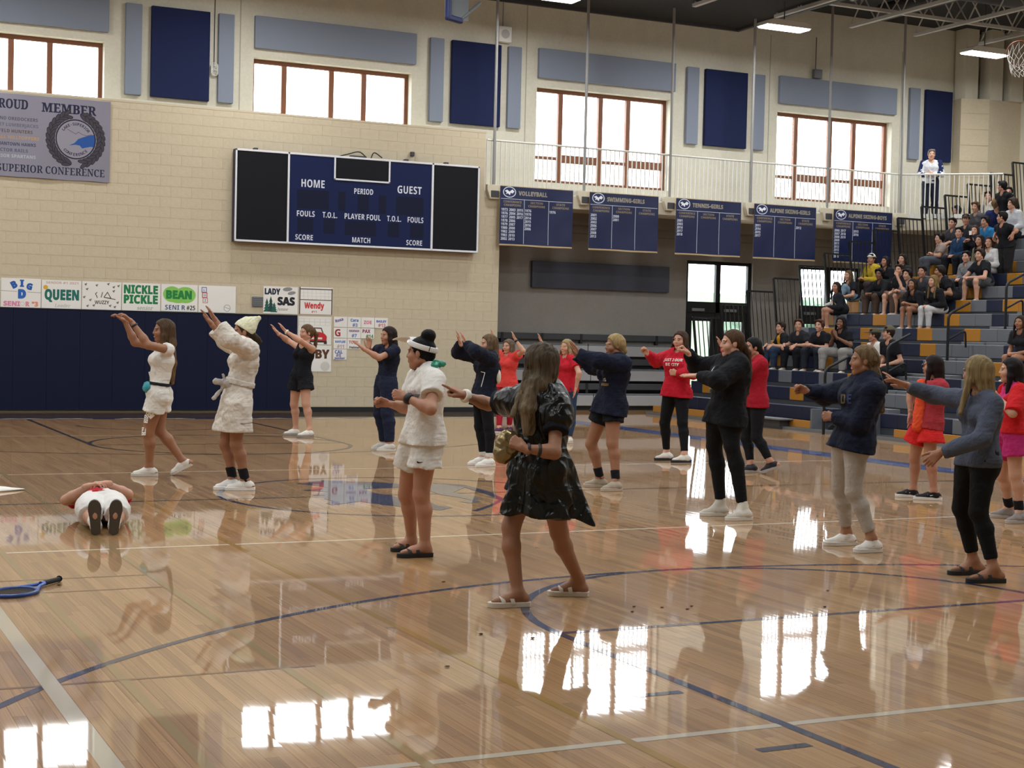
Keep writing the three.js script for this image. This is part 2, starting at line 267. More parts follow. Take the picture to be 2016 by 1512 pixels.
// corner pier and columns
{
  const s = new THREE.Shape([[27.3, 16.5], [27.22, 16.1], [27.93, 15.85], [29, 15.85], [29, 16.5]].map((p) => new THREE.Vector2(...p)));
  const g = new THREE.ExtrudeGeometry(s, { depth: 3.25, bevelEnabled: false }).rotateX(-Math.PI / 2).translate(0, 4.72, 0);
  const t = struct('wall_pier', null); mesh('pier_body', g, M.block, t);
  for (let i = 1; i < 8; i++) { const y = 4.75 + i * 0.4066; mesh('joint', beam(V(27.225, y, -16.095), V(27.925, y, -15.845), 0.006, 0.008), std('#a99c83', 0.8), t); }
  for (const [x, z, w] of [[27.5, -16.3, 0.42], [28.15, -16.1, 0.4], [28.75, -16.0, 0.4]]) mesh('column', box(x - w / 2, x + w / 2, 7.97, 9.75, z - 0.15, z + 0.25), M.upper, t);
}
// acoustic panels
{
  const rp = (w, h) => new RoundedBoxGeometry(w, h, 0.1, 2, 0.012), G = { s: rp(0.32, 1.8), n: rp(1.18, 1.8), n2: rp(0.86, 1.8), t: rp(3.57, 0.66) };
  const where = ['beside the conference banner window', 'above the left end of the scoreboard', 'above the right end of the scoreboard', 'above the tennis banner', 'by the corner pier'];
  const add = (g, m, x, y, label) => { const o = mesh(numbered('acoustic_panel'), g, m, scene); o.position.set(x, y, ZB + 0.052); tag(o, label, 'acoustic panel', 'acoustic panels on the rear wall'); };
  for (let n = -1; n < 4; n++) {
    const x = 2.27 + n * 6.52; if (n < 0) continue;
    const win = ['the leftmost window', 'the window over the scoreboard', 'the window over two banners', 'the rightmost window'][n];
    add(G.t, M.panelGrey, x + 1.8, 7.76, 'wide grey acoustic panel above ' + win);
    if (n < 3) { add(G.s, M.panelGrey, x + 4.07, 7.15, 'narrow grey acoustic strip just right of ' + win); add(G.n, M.panelNavy, x + 5.01, 7.15, 'square navy acoustic panel right of ' + win); add(G.s, M.panelGrey, x + 5.94, 7.15, 'second narrow grey acoustic strip right of ' + win); }
    else { add(G.s, M.panelGrey, x + 4.17, 7.26, 'narrow grey acoustic strip just right of ' + win); add(G.n2, M.panelNavy, x + 4.95, 7.26, 'navy acoustic panel behind the man on the walkway'); }
  }
  const o = mesh(numbered('acoustic_panel'), new RoundedBoxGeometry(3.59, 0.6, 0.1, 2, 0.012), M.panelDark, scene); o.position.set(17.07, 3.04, ZB + 0.052); tag(o, 'wide dark grey acoustic panel on the lower wall under the banners', 'acoustic panel');
  for (const [z, w, m, l] of [[-15.2, 0.4, M.panelGrey, 'narrow grey acoustic strip on the right wall at the frame edge'], [-14.2, 1.2, M.panelNavy, 'navy acoustic panel on the right wall at the frame edge']]) { const q = mesh(numbered('acoustic_panel'), new RoundedBoxGeometry(0.1, 1.8, w, 2, 0.012), m, scene); q.position.set(28.945, 7.26, z); tag(q, l, 'acoustic panel'); }
}
// ---------- walkway (running track) along the rear wall ----------
{
  const w = struct('walkway', null);
  mesh('slab', merge([box(-16, 29, 4.45, 4.72, -16.5, -15.32)]), M.cream, w);
  const tri = new THREE.Shape([[24.9, 15.34], [26.6, 13.7], [29, 13.7], [29, 15.34]].map((p) => new THREE.Vector2(...p))); mesh('corner_slab', new THREE.ExtrudeGeometry(tri, { depth: 0.26, bevelEnabled: false }).rotateX(-Math.PI / 2).translate(0, 4.455, 0), M.cream, w);
  mesh('beam_under', box(13.95, 29, 4.2, 4.45, -16.5, -16.3), M.lower, w);
  const edge = [[13.6, -15.34], [24.75, -15.34], [26.5, -13.75]];
  const t = thing('railing', 'white baluster railing along the edge of the upper walkway', 'railing', [0, 0, 0]);
  const bg = new THREE.CylinderGeometry(0.014, 0.014, 1.03, 6);
  for (let s = 0; s < 2; s++) {
    const a = V(edge[s][0], 0, edge[s][1]), b = V(edge[s + 1][0], 0, edge[s + 1][1]), L = a.distanceTo(b), n = Math.round(L / 0.112);
    mesh('top_rail', bar(a.clone().setY(5.8), b.clone().setY(5.8), 0.022, 8), M.whiteMetal, t); mesh('toe_board', beam(a.clone().setY(4.79), b.clone().setY(4.79), 0.01, 0.1), M.whiteMetal, t);
    for (let i = 0; i <= n; i++) { const p = a.clone().lerp(b, i / n), o = mesh('baluster', bg, M.whiteMetal, t); o.position.set(p.x, 5.28, p.z); }
  }
  for (let i = 0; i < 6; i++) {
    const x = 13.75 + i * 2.185, h = thing('hanger_rod', ['at the end of the block wall', 'between the volleyball and swimming banners', 'between the swimming and tennis banners', 'between the tennis and first skiing banners', 'between the two skiing banners', 'right of the last skiing banner'][i].replace(/^/, 'steel hanger rod holding up the walkway '), 'hanger rod', [x, 0, -15.28]);
    mesh('rod', bar(V(0, 4.75, 0), V(0, x < 20.6 ? 9.08 : 9.75, 0), 0.032, 10), M.steel, h);
    const bk = new THREE.Shape([[-0.17, 4.84], [0.17, 4.84], [0.17, 4.74], [0.1, 4.55], [-0.1, 4.55], [-0.17, 4.74]].map((p) => new THREE.Vector2(...p)));
    mesh('bracket', new THREE.ExtrudeGeometry(bk, { depth: 0.1, bevelEnabled: true, bevelSize: 0.006, bevelThickness: 0.006, bevelSegments: 1 }).translate(0, 0, -0.03), M.cream, h);
    mesh('bracket_plate', rbox(-0.09, 0.09, 4.58, 4.72, 0.075, 0.09, 0.004), M.steelDark, h);
  }
}
// ---------- lamps ----------
const lampShell = std('#cfcdc8', 0.5), lampGlow = new THREE.MeshStandardMaterial({ color: '#ffffff', emissive: new THREE.Color(1, 1, 0.98), emissiveIntensity: 14, roughness: 0.6 });
{
  const shell = new THREE.Shape([[-0.58, 0], [0.58, 0], [0.55, 0.07], [0.4, 0.12], [-0.4, 0.12], [-0.55, 0.07]].map((p) => new THREE.Vector2(...p)));
  const sg = new THREE.ExtrudeGeometry(shell, { depth: 0.42, bevelEnabled: true, bevelSize: 0.01, bevelThickness: 0.01, bevelSegments: 2 }).translate(0, 0, -0.21);
  const dg = new RoundedBoxGeometry(1.12, 0.05, 0.4, 3, 0.024);
  const rows = [-13.5, -8, -2.5, 3, 8.5];
  rows.forEach((z, j) => { for (let i = 0; i < 7; i++) {
    const x = -8.7 + i * 5.71; if (z < -9 && false) continue;
    const view = j === 0 && i >= 4, l = thing('ceiling_light', view ? ['glowing ceiling light near the top edge above the volleyball banner', 'glowing ceiling light over the middle of the gym by the roof joists', 'glowing ceiling light near the corner pier at upper right'][i - 4] : 'long glowing light fitting hung under the gym roof', 'ceiling light', [x, 8.53, z], 0, 'lights hung under the roof');
    mesh('housing', sg, lampShell, l); const d = mesh('diffuser', dg, lampGlow, l); d.position.y = -0.012; mesh('stem', bar(V(0, 0.12, 0), V(0, (z < -9.5 && x < 20.6 ? 9.08 : 9.75) - 8.53, 0), 0.012, 6), M.steelDark, l);
    const a = new THREE.RectAreaLight(new THREE.Color(0.97, 1, 0.99), LAMP_POWER, 1.1, 0.4); a.rotation.x = -Math.PI / 2; a.position.y = -0.045; l.add(a);
  } });
}
// loudspeaker and small wall boxes
{
  const t = thing('loudspeaker', 'small white square loudspeaker high on the rear wall', 'loudspeaker', [14.43, 8.285, ZB + 0.1]);
  mesh('cabinet', new RoundedBoxGeometry(0.31, 0.34, 0.18, 2, 0.015), M.white, t); mesh('grille', new THREE.CylinderGeometry(0.1, 0.1, 0.01, 24).rotateX(Math.PI / 2).translate(0, 0, 0.093), std('#b9bbbb', 0.7), t); mesh('conduit', bar(V(0, 0.17, -0.06), V(0, 0.75, -0.06), 0.01), M.steel, t);
  const c = thing('wall_cage', 'small wire cage box on the rear wall beside the narrow strip', 'cage', [7.98, 6.85, ZB + 0.02]); for (let i = 0; i < 5; i++) mesh('wire', new THREE.TorusGeometry(0.07, 0.008, 5, 12).translate(0, i * 0.03, 0.06), M.whiteMetal, c); mesh('conduit', bar(V(0, 0.1, 0.0), V(0, 2.2, 0.0), 0.008), M.steelDark, c);
  const e = thing('wall_box', 'small grey louvred box on the block wall between the paper signs', 'box', [8.63, 2.2, ZW]); mesh('plate', rbox(-0.11, 0.11, -0.1, 0.1, 0.0, 0.03, 0.006), M.greyPlastic, e); for (let i = 0; i < 5; i++) mesh('louvre', rbox(-0.09, 0.09, -0.08 + i * 0.036, -0.06 + i * 0.036, 0.03, 0.036, 0.002), M.alu, e);
  const h = thing('wall_hatch', 'faint cream access hatch on the block wall near its right end', 'hatch', [13.26, 1.54, ZW]); mesh('hatch_door', rbox(-0.16, 0.16, -0.12, 0.12, 0, 0.008, 0.003), M.block, h); mesh('hatch_frame', merge([box(-0.175, -0.163, -0.135, 0.135, 0, 0.006), box(0.163, 0.175, -0.135, 0.135, 0, 0.006), box(-0.175, 0.175, 0.123, 0.135, 0, 0.006)]), M.mortar, h);
  const sb = thing('strobe', 'small light fitting on the wall above the wide grey panel', 'wall fitting', [22.95, 8.22, ZB + 0.06]); mesh('fitting_body', rbox(-0.12, 0.12, -0.1, 0.12, -0.05, 0.06, 0.02), M.greyPlastic, sb); mesh('conduit', bar(V(-0.05, 0.1, 0), V(-0.05, 0.9, 0), 0.01), M.steelDark, sb);
}
// folded-up backboard with blue padding, and a side hoop
{
  const t = thing('backboard', 'clear backboard with blue edge padding folded up under the roof', 'backboard', [10.35, 7.07, -10], 0); t.rotation.set(0, 0.5, 0);
  mesh('glass_board', box(0.05, 0.6, 0.06, 1.1, -0.012, 0.012), new THREE.MeshPhysicalMaterial({ color: '#aab2bb', roughness: 0.15, transmission: 0.6, thickness: 0 }), t);
  mesh('padding', rbox(-0.01, 0.09, 0, 0.75, -0.05, 0.05, 0.03, 3), std('#16255c', 0.5), t); mesh('padding', rbox(0.0, 0.42, -0.02, 0.08, -0.05, 0.05, 0.03, 3), std('#16255c', 0.5), t); mesh('frame_bar', bar(V(0.4, 0.06, 0), V(0.95, 0.45, 0), 0.03), M.alu, t);
  for (const dx of [0.3, 1.5]) mesh('hanger', bar(V(dx, 1.0, 0), V(dx, 2.6, 0), 0.03), M.blackMetal, t);
  t.rotation.z = 0;
  const h = thing('basketball_hoop', 'side basketball hoop with white net at the upper right edge', 'hoop', [20.75, 7.1, -7.3]);
  h.rotation.y = -0.9;
  mesh('rim', new THREE.TorusGeometry(0.23, 0.012, 8, 32).rotateX(Math.PI / 2 - 1.15), std('#7b4636', 0.5), h);
  const net = []; const R = (a, r, y) => V(Math.cos(a) * r, y + Math.sin(a) * r * 0.9 * (r / 0.23), Math.sin(a) * r * 0.4);
  for (let i = 0; i < 12; i++) { const a = i / 12 * 6.283, b = (i + 1) / 12 * 6.283; for (let k = 0; k < 3; k++) { const r0 = 0.23 - k * 0.03, r1 = 0.2 - k * 0.03; net.push(bar(R(k % 2 ? b : a, r0, -k * 0.12), R(k % 2 ? a : b, r1, -(k + 1) * 0.12), 0.004, 4), bar(R(k % 2 ? b : a, r0, -k * 0.12), R(k % 2 ? b + 0.52 : a - 0.52 + 0.52, r1, -(k + 1) * 0.12), 0.004, 4)); } }
  mesh('net', merge(net), M.white, h);
  mesh('hoop_board', box(0.28, 0.34, -0.25, 0.85, -0.7, 0.7), std('#20222a', 0.5), h); mesh('hoop_hanger', bar(V(0.3, 0.8, 0), V(0.3, 2.6, 0), 0.04), M.steelDark, h);
}
// ---------- scoreboard ----------
{
  const t = thing('scoreboard', 'large navy scoreboard with white trim on the cream block wall', 'scoreboard', [8.08, 3.37, ZW]); const W = 5.25, H = 1.82;
  mesh('cabinet', rbox(0, W, 0, H, 0.02, 0.2, 0.012), std('#0f1a40', 0.5), t);
  const face = (nm, x0, x1, y0, y1, m, z = 0.2) => mesh(nm, rbox(x0, x1, y0, y1, z - 0.005, z + 0.012, 0.005), m, t);
  const dark = std('#0c0e15', 0.5, { specularIntensity: 0.4 }), trim = std('#dcdde4', 0.45);
  face('side_panel', 0.045, 1.06, 0.05, H - 0.05, dark); face('side_panel', 4.215, W - 0.045, 0.05, H - 0.05, dark);
  const px = 3.05, tex = ctex(1024, 600, (g, w, h) => {
    const y = (v) => v * h, x = (u) => u * w, T = (s, u, v, sz, wd) => txt(g, s, x(u), y(v), sz * h, '#d5d8e2', { w: wd * w });
    g.fillStyle = '#0d1430'; for (const [a, b, c, d] of [[0.05, 0.27, 0.39, 0.61], [0.335, 0.385, 0.39, 0.61], [0.47, 0.55, 0.40, 0.62], [0.62, 0.675, 0.4, 0.62], [0.745, 0.945, 0.4, 0.62], [0.055, 0.165, 0.72, 0.89], [0.235, 0.315, 0.72, 0.89], [0.385, 0.605, 0.72, 0.89], [0.69, 0.77, 0.72, 0.89], [0.85, 0.95, 0.72, 0.89]]) g.fillRect(x(a), y(c), x(b - a), y(d - c));
    T('HOME', 0.158, 0.315, 0.125, 0.168); T('GUEST', 0.84, 0.315, 0.125, 0.18); T('PERIOD', 0.512, 0.37, 0.09, 0.14);
    T('FOULS', 0.112, 0.67, 0.09, 0.128); T('T.O.L.', 0.28, 0.67, 0.09, 0.105); T('PLAYER FOUL', 0.508, 0.67, 0.09, 0.26); T('T.O.L.', 0.734, 0.67, 0.09, 0.105); T('FOULS', 0.888, 0.67, 0.09, 0.12);
    T('SCORE', 0.105, 0.945, 0.085, 0.125); T('MATCH', 0.502, 0.945, 0.085, 0.135); T('SCORE', 0.883, 0.945, 0.085, 0.12);
  }, '#101c48');
  const cen = new THREE.PlaneGeometry(px, H - 0.1); mesh('middle_panel', rbox(1.11, 1.11 + px, 0.05, H - 0.05, 0.195, 0.21, 0.004), std('#101c48', 0.5), t); const pr = mesh('printed_face', cen, std('#ffffff', 0.55, { map: tex, specularIntensity: 0.4 }), t); pr.position.set(1.11 + px / 2, H / 2, 0.2115);
  for (const [a, b, c, d] of [[0.0, 0.035, 0, H], [W - 0.035, W, 0, H], [1.065, 1.105, 0, H], [4.165, 4.21, 0, H], [0, W, 0, 0.04], [0, W, H - 0.04, H]]) mesh('trim', rbox(a, b, c, d, 0.2, 0.225, 0.006), trim, t);
  mesh('clock_panel', rbox(2.07, 3.2, 1.37, H - 0.04, 0.21, 0.222, 0.004), dark, t);
  for (const [a, b, c, d] of [[2.03, 2.065, 1.33, H], [3.205, 3.24, 1.33, H], [2.03, 3.24, 1.33, 1.365]]) mesh('clock_trim', rbox(a, b, c, d, 0.21, 0.23, 0.006), trim, t);
  const cur = (P) => new THREE.TubeGeometry(new THREE.CatmullRomCurve3(P.map((p) => V(...p))), 20, 0.012, 6);
  mesh('cable', cur([[2.15, H, 0.1], [2.35, H + 0.06, 0.12], [2.6, H + 0.12, 0.12], [2.75, H + 0.02, 0.12]]), M.black, t); mesh('cable', cur([[2.85, H, 0.1], [2.92, H + 0.13, 0.1], [3.1, H + 0.04, 0.1]]), M.black, t); mesh('controller', rbox(2.4, 2.72, H, H + 0.04, 0.06, 0.16, 0.01), M.steelDark, t);
  for (const x of [0.4, 3.6, 4.5]) mesh('wall_bracket', rbox(x, x + 0.08, H, H + 0.05, 0.0, 0.12, 0.008), M.steelDark, t);
  const hk = thing('wall_hook', 'small metal bracket on the block wall above the scoreboard', 'bracket', [11.87, 5.36, ZW]); mesh('hook', rbox(-0.04, 0.04, -0.04, 0.05, 0, 0.07, 0.01), M.steelDark, hk);
}
// ---------- cloth banners ----------
function clothSheet(w, h, amp, f) {
  const g = new THREE.BoxGeometry(w, h, 0.006, 40, 16, 1), p = g.attributes.position;
  for (let i = 0; i < p.count; i++) { const x = p.getX(i), y = p.getY(i); p.setZ(i, p.getZ(i) + amp * noise.noise(x * f, y * f * 0.6, w)); p.setY(i, y - (y < -h * 0.45 ? 0.015 * noise.noise(x * 2.2, 3, w) : 0)); }
  g.computeVertexNormals(); return g;
}
const faceMats = (tex, edge, r = 0.6) => [edge, edge, edge, edge, std('#ffffff', r, { map: tex }), edge];
{
  const tex = ctex(1600, 610, (g, w, h) => {
    const X = (m) => (m - 1.69) / 4.0 * w, Y = (v) => v * h;   // metres along the wall to canvas
    const D = '#171936';
    txt(g, 'PROUD', X(3.86), Y(0.125), 92, D, { font: 'serif', w: 260, stroke: D, lw: 3 }); txt(g, 'MEMBER', X(4.92), Y(0.135), 92, D, { font: 'serif', w: 400, stroke: D, lw: 3 });
    [['ASHLAND OREDOCKERS', 4.36, 0.30, '#4b4a55'], ['CLOQUET LUMBERJACKS', 4.37, 0.375, '#5d5c6e'], ['DENFELD HUNTERS', 4.27, 0.45, '#544840'], ['MARSHALL HILLTOPPERS', 4.39, 0.525, '#b58f63'], ['HERMANTOWN HAWKS', 4.33, 0.605, '#33334e'], ['PROCTOR RAILS', 4.19, 0.68, '#4c5266'], ['SUPERIOR SPARTANS', 4.33, 0.75, '#a9adb8']].forEach(([s, x, y, c]) => txt(g, s, X(x), Y(y), 34, c, { align: 'right', w: s.length * 21 }));
    txt(g, 'LAKE SUPERIOR CONFERENCE', X(5.6), Y(0.895), 76, D, { font: 'serif', align: 'right', w: 980 });
    const cx = X(5.05), cy = Y(0.495), k = 400;   // px per metre
    for (let i = 0; i < 26; i++) for (const s of [-1, 1]) { const a = s * (0.35 + i % 13 * 0.205) , r = (i < 13 ? 0.50 : 0.43) * k; g.save(); g.translate(cx + Math.sin(a) * r, cy - Math.cos(a) * r); g.rotate(a + Math.PI / 2 + (i < 13 ? -0.4 : 0.4)); g.fillStyle = '#3f3a45'; g.strokeStyle = '#16141f'; g.lineWidth = 4; g.beginPath(); g.ellipse(0, 0, 13, 36, 0, 0, 7); g.fill(); g.stroke(); g.restore(); }
    g.beginPath(); g.arc(cx, cy, 0.36 * k, 0, 7); g.fillStyle = '#908d9b'; g.fill(); g.lineWidth = 9; g.strokeStyle = '#17162a'; g.stroke();
    g.save(); g.beginPath(); g.arc(cx, cy, 0.35 * k, 0, 7); g.clip(); g.fillStyle = '#1f4f98'; g.beginPath(); const P = [[-0.12, 0.12], [-0.02, 0.07], [0.05, -0.01], [0.14, -0.05], [0.22, -0.08], [0.30, -0.1], [0.36, -0.11], [0.36, 0.13], [0.28, 0.12], [0.2, 0.14], [0.12, 0.16], [0.08, 0.11], [0.0, 0.1]]; P.forEach(([a, b], i) => g[i ? 'lineTo' : 'moveTo'](cx + a * k, cy + b * k)); g.fill();
    g.strokeStyle = '#6c5160'; g.lineWidth = 4; g.beginPath(); [[-0.16, -0.18], [-0.08, -0.14], [0.0, -0.1], [0.05, -0.14], [0.12, -0.1], [0.2, -0.08], [0.3, -0.11]].forEach(([a, b], i) => g[i ? 'lineTo' : 'moveTo'](cx + a * k, cy + b * k)); g.stroke(); g.restore();
    const arcTxt = (s, r, a0, a1, flip) => { [...s].forEach((ch, i) => { const a = a0 + (a1 - a0) * i / (s.length - 1); g.save(); g.translate(cx + Math.sin(a) * r, cy - Math.cos(a) * r); g.rotate(flip ? a + Math.PI : a); txt(g, ch, 0, 0, 30, '#2a2440'); g.restore(); }); };
    arcTxt('LAKE-SUPERIOR', 0.285 * k, -0.95, 0.95); arcTxt('CONFERENCE', 0.285 * k, Math.PI + 0.75, Math.PI - 0.75, true);
  }, '#83808f');
  const t = thing('conference_banner', 'grey cloth conference banner reading proud member on the block wall', 'banner', [3.69, 5.14, ZW + 0.03]);
  const o = mesh('cloth', clothSheet(4.0, 1.53, 0.03, 1.6), faceMats(tex, std('#6f6d80', 0.8), 0.8), t);
}
{
  const B = [['VOLLEYBALL', [['1973', '1976', '1977', '1978', '1979', '1980', '1982', '1983', '2002'], ['2003', '2004', '2005', '2006', '2007', '2008', '2009', '2010', '2013'], ['2015', '2016', '2017']], ['1976', '1978', '2014', '2015', '2016', '2006'], ['1976'], 'volleyball'],
    ['SWIMMING-GIRLS', [['2001', '2002', '2003', '2006', '2007', '2008', '2013']], ['2000', '2001'], [], 'girls swimming'], ['TENNIS-GIRLS', [['2001', '2003', '2014', '2017', '2018']], [], [], 'girls tennis'],
    ['ALPINE SKIING-GIRLS', [['2011', '2014', '2015', '2017']], [], ['2012'], 'girls alpine skiing'], ['ALPINE SKIING-BOYS', [['2006', '2007', '2008', '2009', '2011', '2012', '2013', '2014', '2016'], ['2017', '2018', '2019']], ['2015', '2016'], [], 'boys alpine skiing']];
  B.forEach(([title, conf, sec, st, nm], i) => {
    const x = [14.72, 16.88, 19.09, 21.2, 23.46][i];
    const tex = ctex(640, 460, (g, w, h) => {
      g.fillStyle = '#b59d78'; g.fillRect(0, h - 12, w, 12); g.fillRect(0, 0, w, 5);
      g.fillStyle = '#dfe2ea'; g.beginPath(); g.ellipse(80, 48, 56, 42, 0, 0, 7); g.fill(); g.fillStyle = '#17265a'; g.beginPath(); g.ellipse(80, 48, 49, 36, 0, 0, 7); g.fill(); g.fillStyle = '#e9ebf0'; g.beginPath(); [[38, 40], [60, 30], [80, 44], [104, 26], [122, 42], [106, 58], [90, 52], [84, 72], [66, 58], [50, 66], [56, 50]].forEach((p, j) => g[j ? 'lineTo' : 'moveTo'](...p)); g.fill();
      txt(g, title, 160, 52, 44, '#8f8774', { align: 'left', w: Math.min(420, title.length * 25), stroke: '#c9bfa6', lw: 2 });
      g.fillStyle = '#c3c8d6'; g.fillRect(8, 98, w - 16, 4); g.fillRect(208, 100, 4, h - 118); g.fillRect(424, 100, 4, h - 118);
      [['CONFERENCE', 108], ['SECTION', 318], ['STATE', 532]].forEach(([s, cx]) => { txt(g, s, cx, 122, 24, '#9a8763', { w: s.length * 16 }); txt(g, 'CHAMPIONS', cx, 148, 24, '#9a8763', { w: 150 }); });
      const col = (L, x0) => L.forEach((y, j) => txt(g, y, x0, 184 + j * 28, 28, '#d9dde8', { align: 'left', w: 56 }));
      conf.forEach((c, j) => col(c, 12 + j * 66)); col(sec, 216); col(st, 432);
    }, '#111d47');
    const t = thing('champions_banner', 'navy ' + nm + ' champions banner hung below the walkway railing', 'banner', [x, 4.2, -15.14], 0, 'champions banners');
    mesh('cloth', clothSheet(1.75, 1.27, 0.014, 2.4), faceMats(tex, std('#a98f68', 0.7), 0.32), t);
  });
}
// ---------- hand-drawn paper signs ----------
function paper(name, x0, x1, y0, y1, label, draw, W = 288, cat = 'poster', group, bg = '#e6e3df') {
  const H = Math.round(W * (y1 - y0) / (x1 - x0)), tex = ctex(W, H, draw, bg), g = new THREE.BoxGeometry(x1 - x0 - 0.004, y1 - y0 - 0.004, 0.003, 12, 6, 1), p = g.attributes.position;
  for (let i = 0; i < p.count; i++) p.setZ(i, p.getZ(i) + 0.006 * (0.5 + noise.noise(p.getX(i) * 4 + x0 * 3, p.getY(i) * 4, 2)) ); g.computeVertexNormals();
  const t = thing(name, label, cat, [(x0 + x1) / 2, (y0 + y1) / 2, ZW + 0.006], 0, group); mesh('sheet', g, faceMats(tex, M.white, 0.8), t); return t;
}
{
  const hand = { stroke: undefined };
  paper('poster', 3.01, 3.73, 1.93, 2.48, 'white poster with dark teal corner cut off by the left frame edge', (g, w, h) => { g.fillStyle = '#17454c'; g.fillRect(w - 60, 10, 56, 80); txt(g, 'SENIOR', 120, 170, 40, '#4a4a4a'); });
  paper('poster', 3.74, 4.46, 1.95, 2.5, 'poster with blue letters BIG D and pink senior lettering', (g, w, h) => {
    txt(g, 'B', 92, 50, 66, '#2457a8', { rot: -0.5, stroke: '#2457a8' }); txt(g, 'I', 150, 38, 66, '#2457a8', { stroke: '#2457a8', font: 'serif' }); txt(g, 'G', 205, 60, 60, '#2457a8', { rot: 0.25, stroke: '#2457a8' }); txt(g, 'D', 150, 118, 84, '#2a62b8', { stroke: '#2a62b8', lw: 12 });
    g.strokeStyle = '#7f7f86'; g.lineWidth = 3; g.beginPath(); g.moveTo(0, 96); g.lineTo(118, 100); g.moveTo(190, 102); g.lineTo(w, 104); g.stroke();
    txt(g, 'SENI', 78, 192, 46, '#d987a8', { w: 120, stroke: '#d987a8', lw: 4 }); g.strokeStyle = '#d9b7b0'; g.lineWidth = 4; g.beginPath(); g.arc(155, 190, 14, 0, 7); g.stroke(); txt(g, 'R', 190, 192, 46, '#dd8d9c', { stroke: '#dd8d9c', lw: 4 }); txt(g, '"3', 245, 192, 46, '#e08a66', { stroke: '#e08a66', lw: 4 });
  });
  paper('poster', 4.47, 5.2, 1.95, 2.49, 'poster with big teal letters QUEEN and a yellow crown', (g, w, h) => {
    txt(g, 'SENIOR #1 2021', 150, 20, 24, '#c9a19a', { w: 240 }); txt(g, 'QUEEN', 148, 110, 100, '#1d6a63', { w: 256, stroke: '#1d6a63', lw: 8 }); g.fillStyle = '#d9a93a'; g.beginPath(); g.arc(28, 56, 17, 0, 7); g.fill(); txt(g, 'Leader', 150, 190, 34, '#a9a7a7', { font: 'serif', style: 'italic' });
  });
  paper('poster', 5.21, 5.95, 1.95, 2.49, 'poster with small bee doodles and a pencil sketch above WUZZY', (g, w, h) => {
    for (const [a, b] of [[25, 25], [105, 30], [190, 18], [230, 40], [265, 30], [35, 60], [230, 70], [15, 120], [60, 140], [260, 155], [40, 185], [85, 180], [205, 180], [240, 188]]) { g.fillStyle = '#6d6b66'; g.beginPath(); g.ellipse(a, b, 9, 5, 0.7, 0, 7); g.fill(); g.beginPath(); g.ellipse(a + 6, b - 6, 6, 4, -0.7, 0, 7); g.fill(); }
    g.strokeStyle = '#2b2624'; g.lineWidth = 5; g.beginPath(); [[110, 80], [98, 92], [108, 110], [112, 122]].forEach((p, i) => g[i ? 'lineTo' : 'moveTo'](...p)); g.moveTo(140, 118); g.lineTo(150, 78); g.moveTo(160, 116); g.lineTo(186, 78); g.lineTo(212, 122); g.lineTo(160, 116); g.lineTo(245, 130); g.stroke(); txt(g, 'WUZZY', 146, 155, 36, '#2b2624', { w: 105 });
  });
  paper('poster', 5.96, 6.7, 1.95, 2.49, 'poster with green block letters NICKLE PICKLE', (g, w, h) => { txt(g, 'NICKLE', 140, 50, 84, '#1c7a47', { w: 262, stroke: '#1c7a47', lw: 6 }); txt(g, 'PICKLE', 140, 124, 84, '#1c7a47', { w: 262, stroke: '#1c7a47', lw: 6 }); txt(g, 'senior', 170, 188, 40, '#8b8e88', { font: 'serif', style: 'italic' }); });
  paper('poster', 6.71, 7.43, 1.96, 2.49, 'poster with a green bean shape lettered BEAN', (g, w, h) => { g.fillStyle = '#86c45c'; g.beginPath(); g.ellipse(85, 78, 70, 62, 0, 0, 7); g.ellipse(190, 82, 82, 64, 0, 0, 7); g.ellipse(135, 95, 90, 52, 0, 0, 7); g.fill(); txt(g, 'BEAN', 140, 82, 84, '#1f8040', { w: 210, stroke: '#1f8040', lw: 8 }); txt(g, 'SENI R', 110, 182, 50, '#2c4a7c', { w: 160 }); txt(g, '#25', 235, 182, 48, '#22222a', { w: 70 }); });
  paper('poster', 7.44, 8.19, 1.96, 2.49, 'white poster with stacked letter blocks and a round ball', (g, w, h) => { [['#6a6fb0', 'L'], ['#b04a4a', 'U'], ['#c77a7a', 'Z']].forEach(([c, s], i) => { g.strokeStyle = c; g.lineWidth = 6; g.strokeRect(26 + i * 5, 16 + i * 40, 34, 36); txt(g, s, 43 + i * 5, 35 + i * 40, 26, '#5a7a9a'); }); g.strokeStyle = '#a7a7a7'; g.lineWidth = 5; g.beginPath(); g.arc(222, 168, 24, 0, 7); g.stroke(); g.beginPath(); g.moveTo(200, 160); g.lineTo(245, 175); g.stroke(); });
  paper('poster', 8.75, 9.47, 1.97, 2.52, 'poster lettered LADY SAS with dark green pine trees', (g, w, h) => {
    txt(g, 'LADY', 72, 42, 62, '#20263c', { w: 130, stroke: '#20263c', lw: 5 }); txt(g, 'SAS', 190, 118, 84, '#1c1d26', { w: 145, stroke: '#1c1d26', lw: 8 }); txt(g, 'Junior', 160, 182, 30, '#3a3a3a', { font: 'serif', style: 'italic' }); g.fillStyle = '#8b8b8e'; g.beginPath(); g.ellipse(200, 20, 40, 16, -0.1, 0, 7); g.ellipse(235, 50, 34, 14, -0.2, 0, 7); g.fill();
    for (const [a, b, c] of [[30, 205, 95], [62, 205, 110], [90, 208, 70]]) { g.fillStyle = a === 62 ? '#17433f' : '#1f5a50'; for (let k = 0; k < 4; k++) { const s = 1 - k * 0.18, y = b - k * c * 0.24; g.beginPath(); g.moveTo(a, y - c * 0.42); g.lineTo(a + 30 * s, y); g.lineTo(a - 30 * s, y); g.fill(); } }
  });
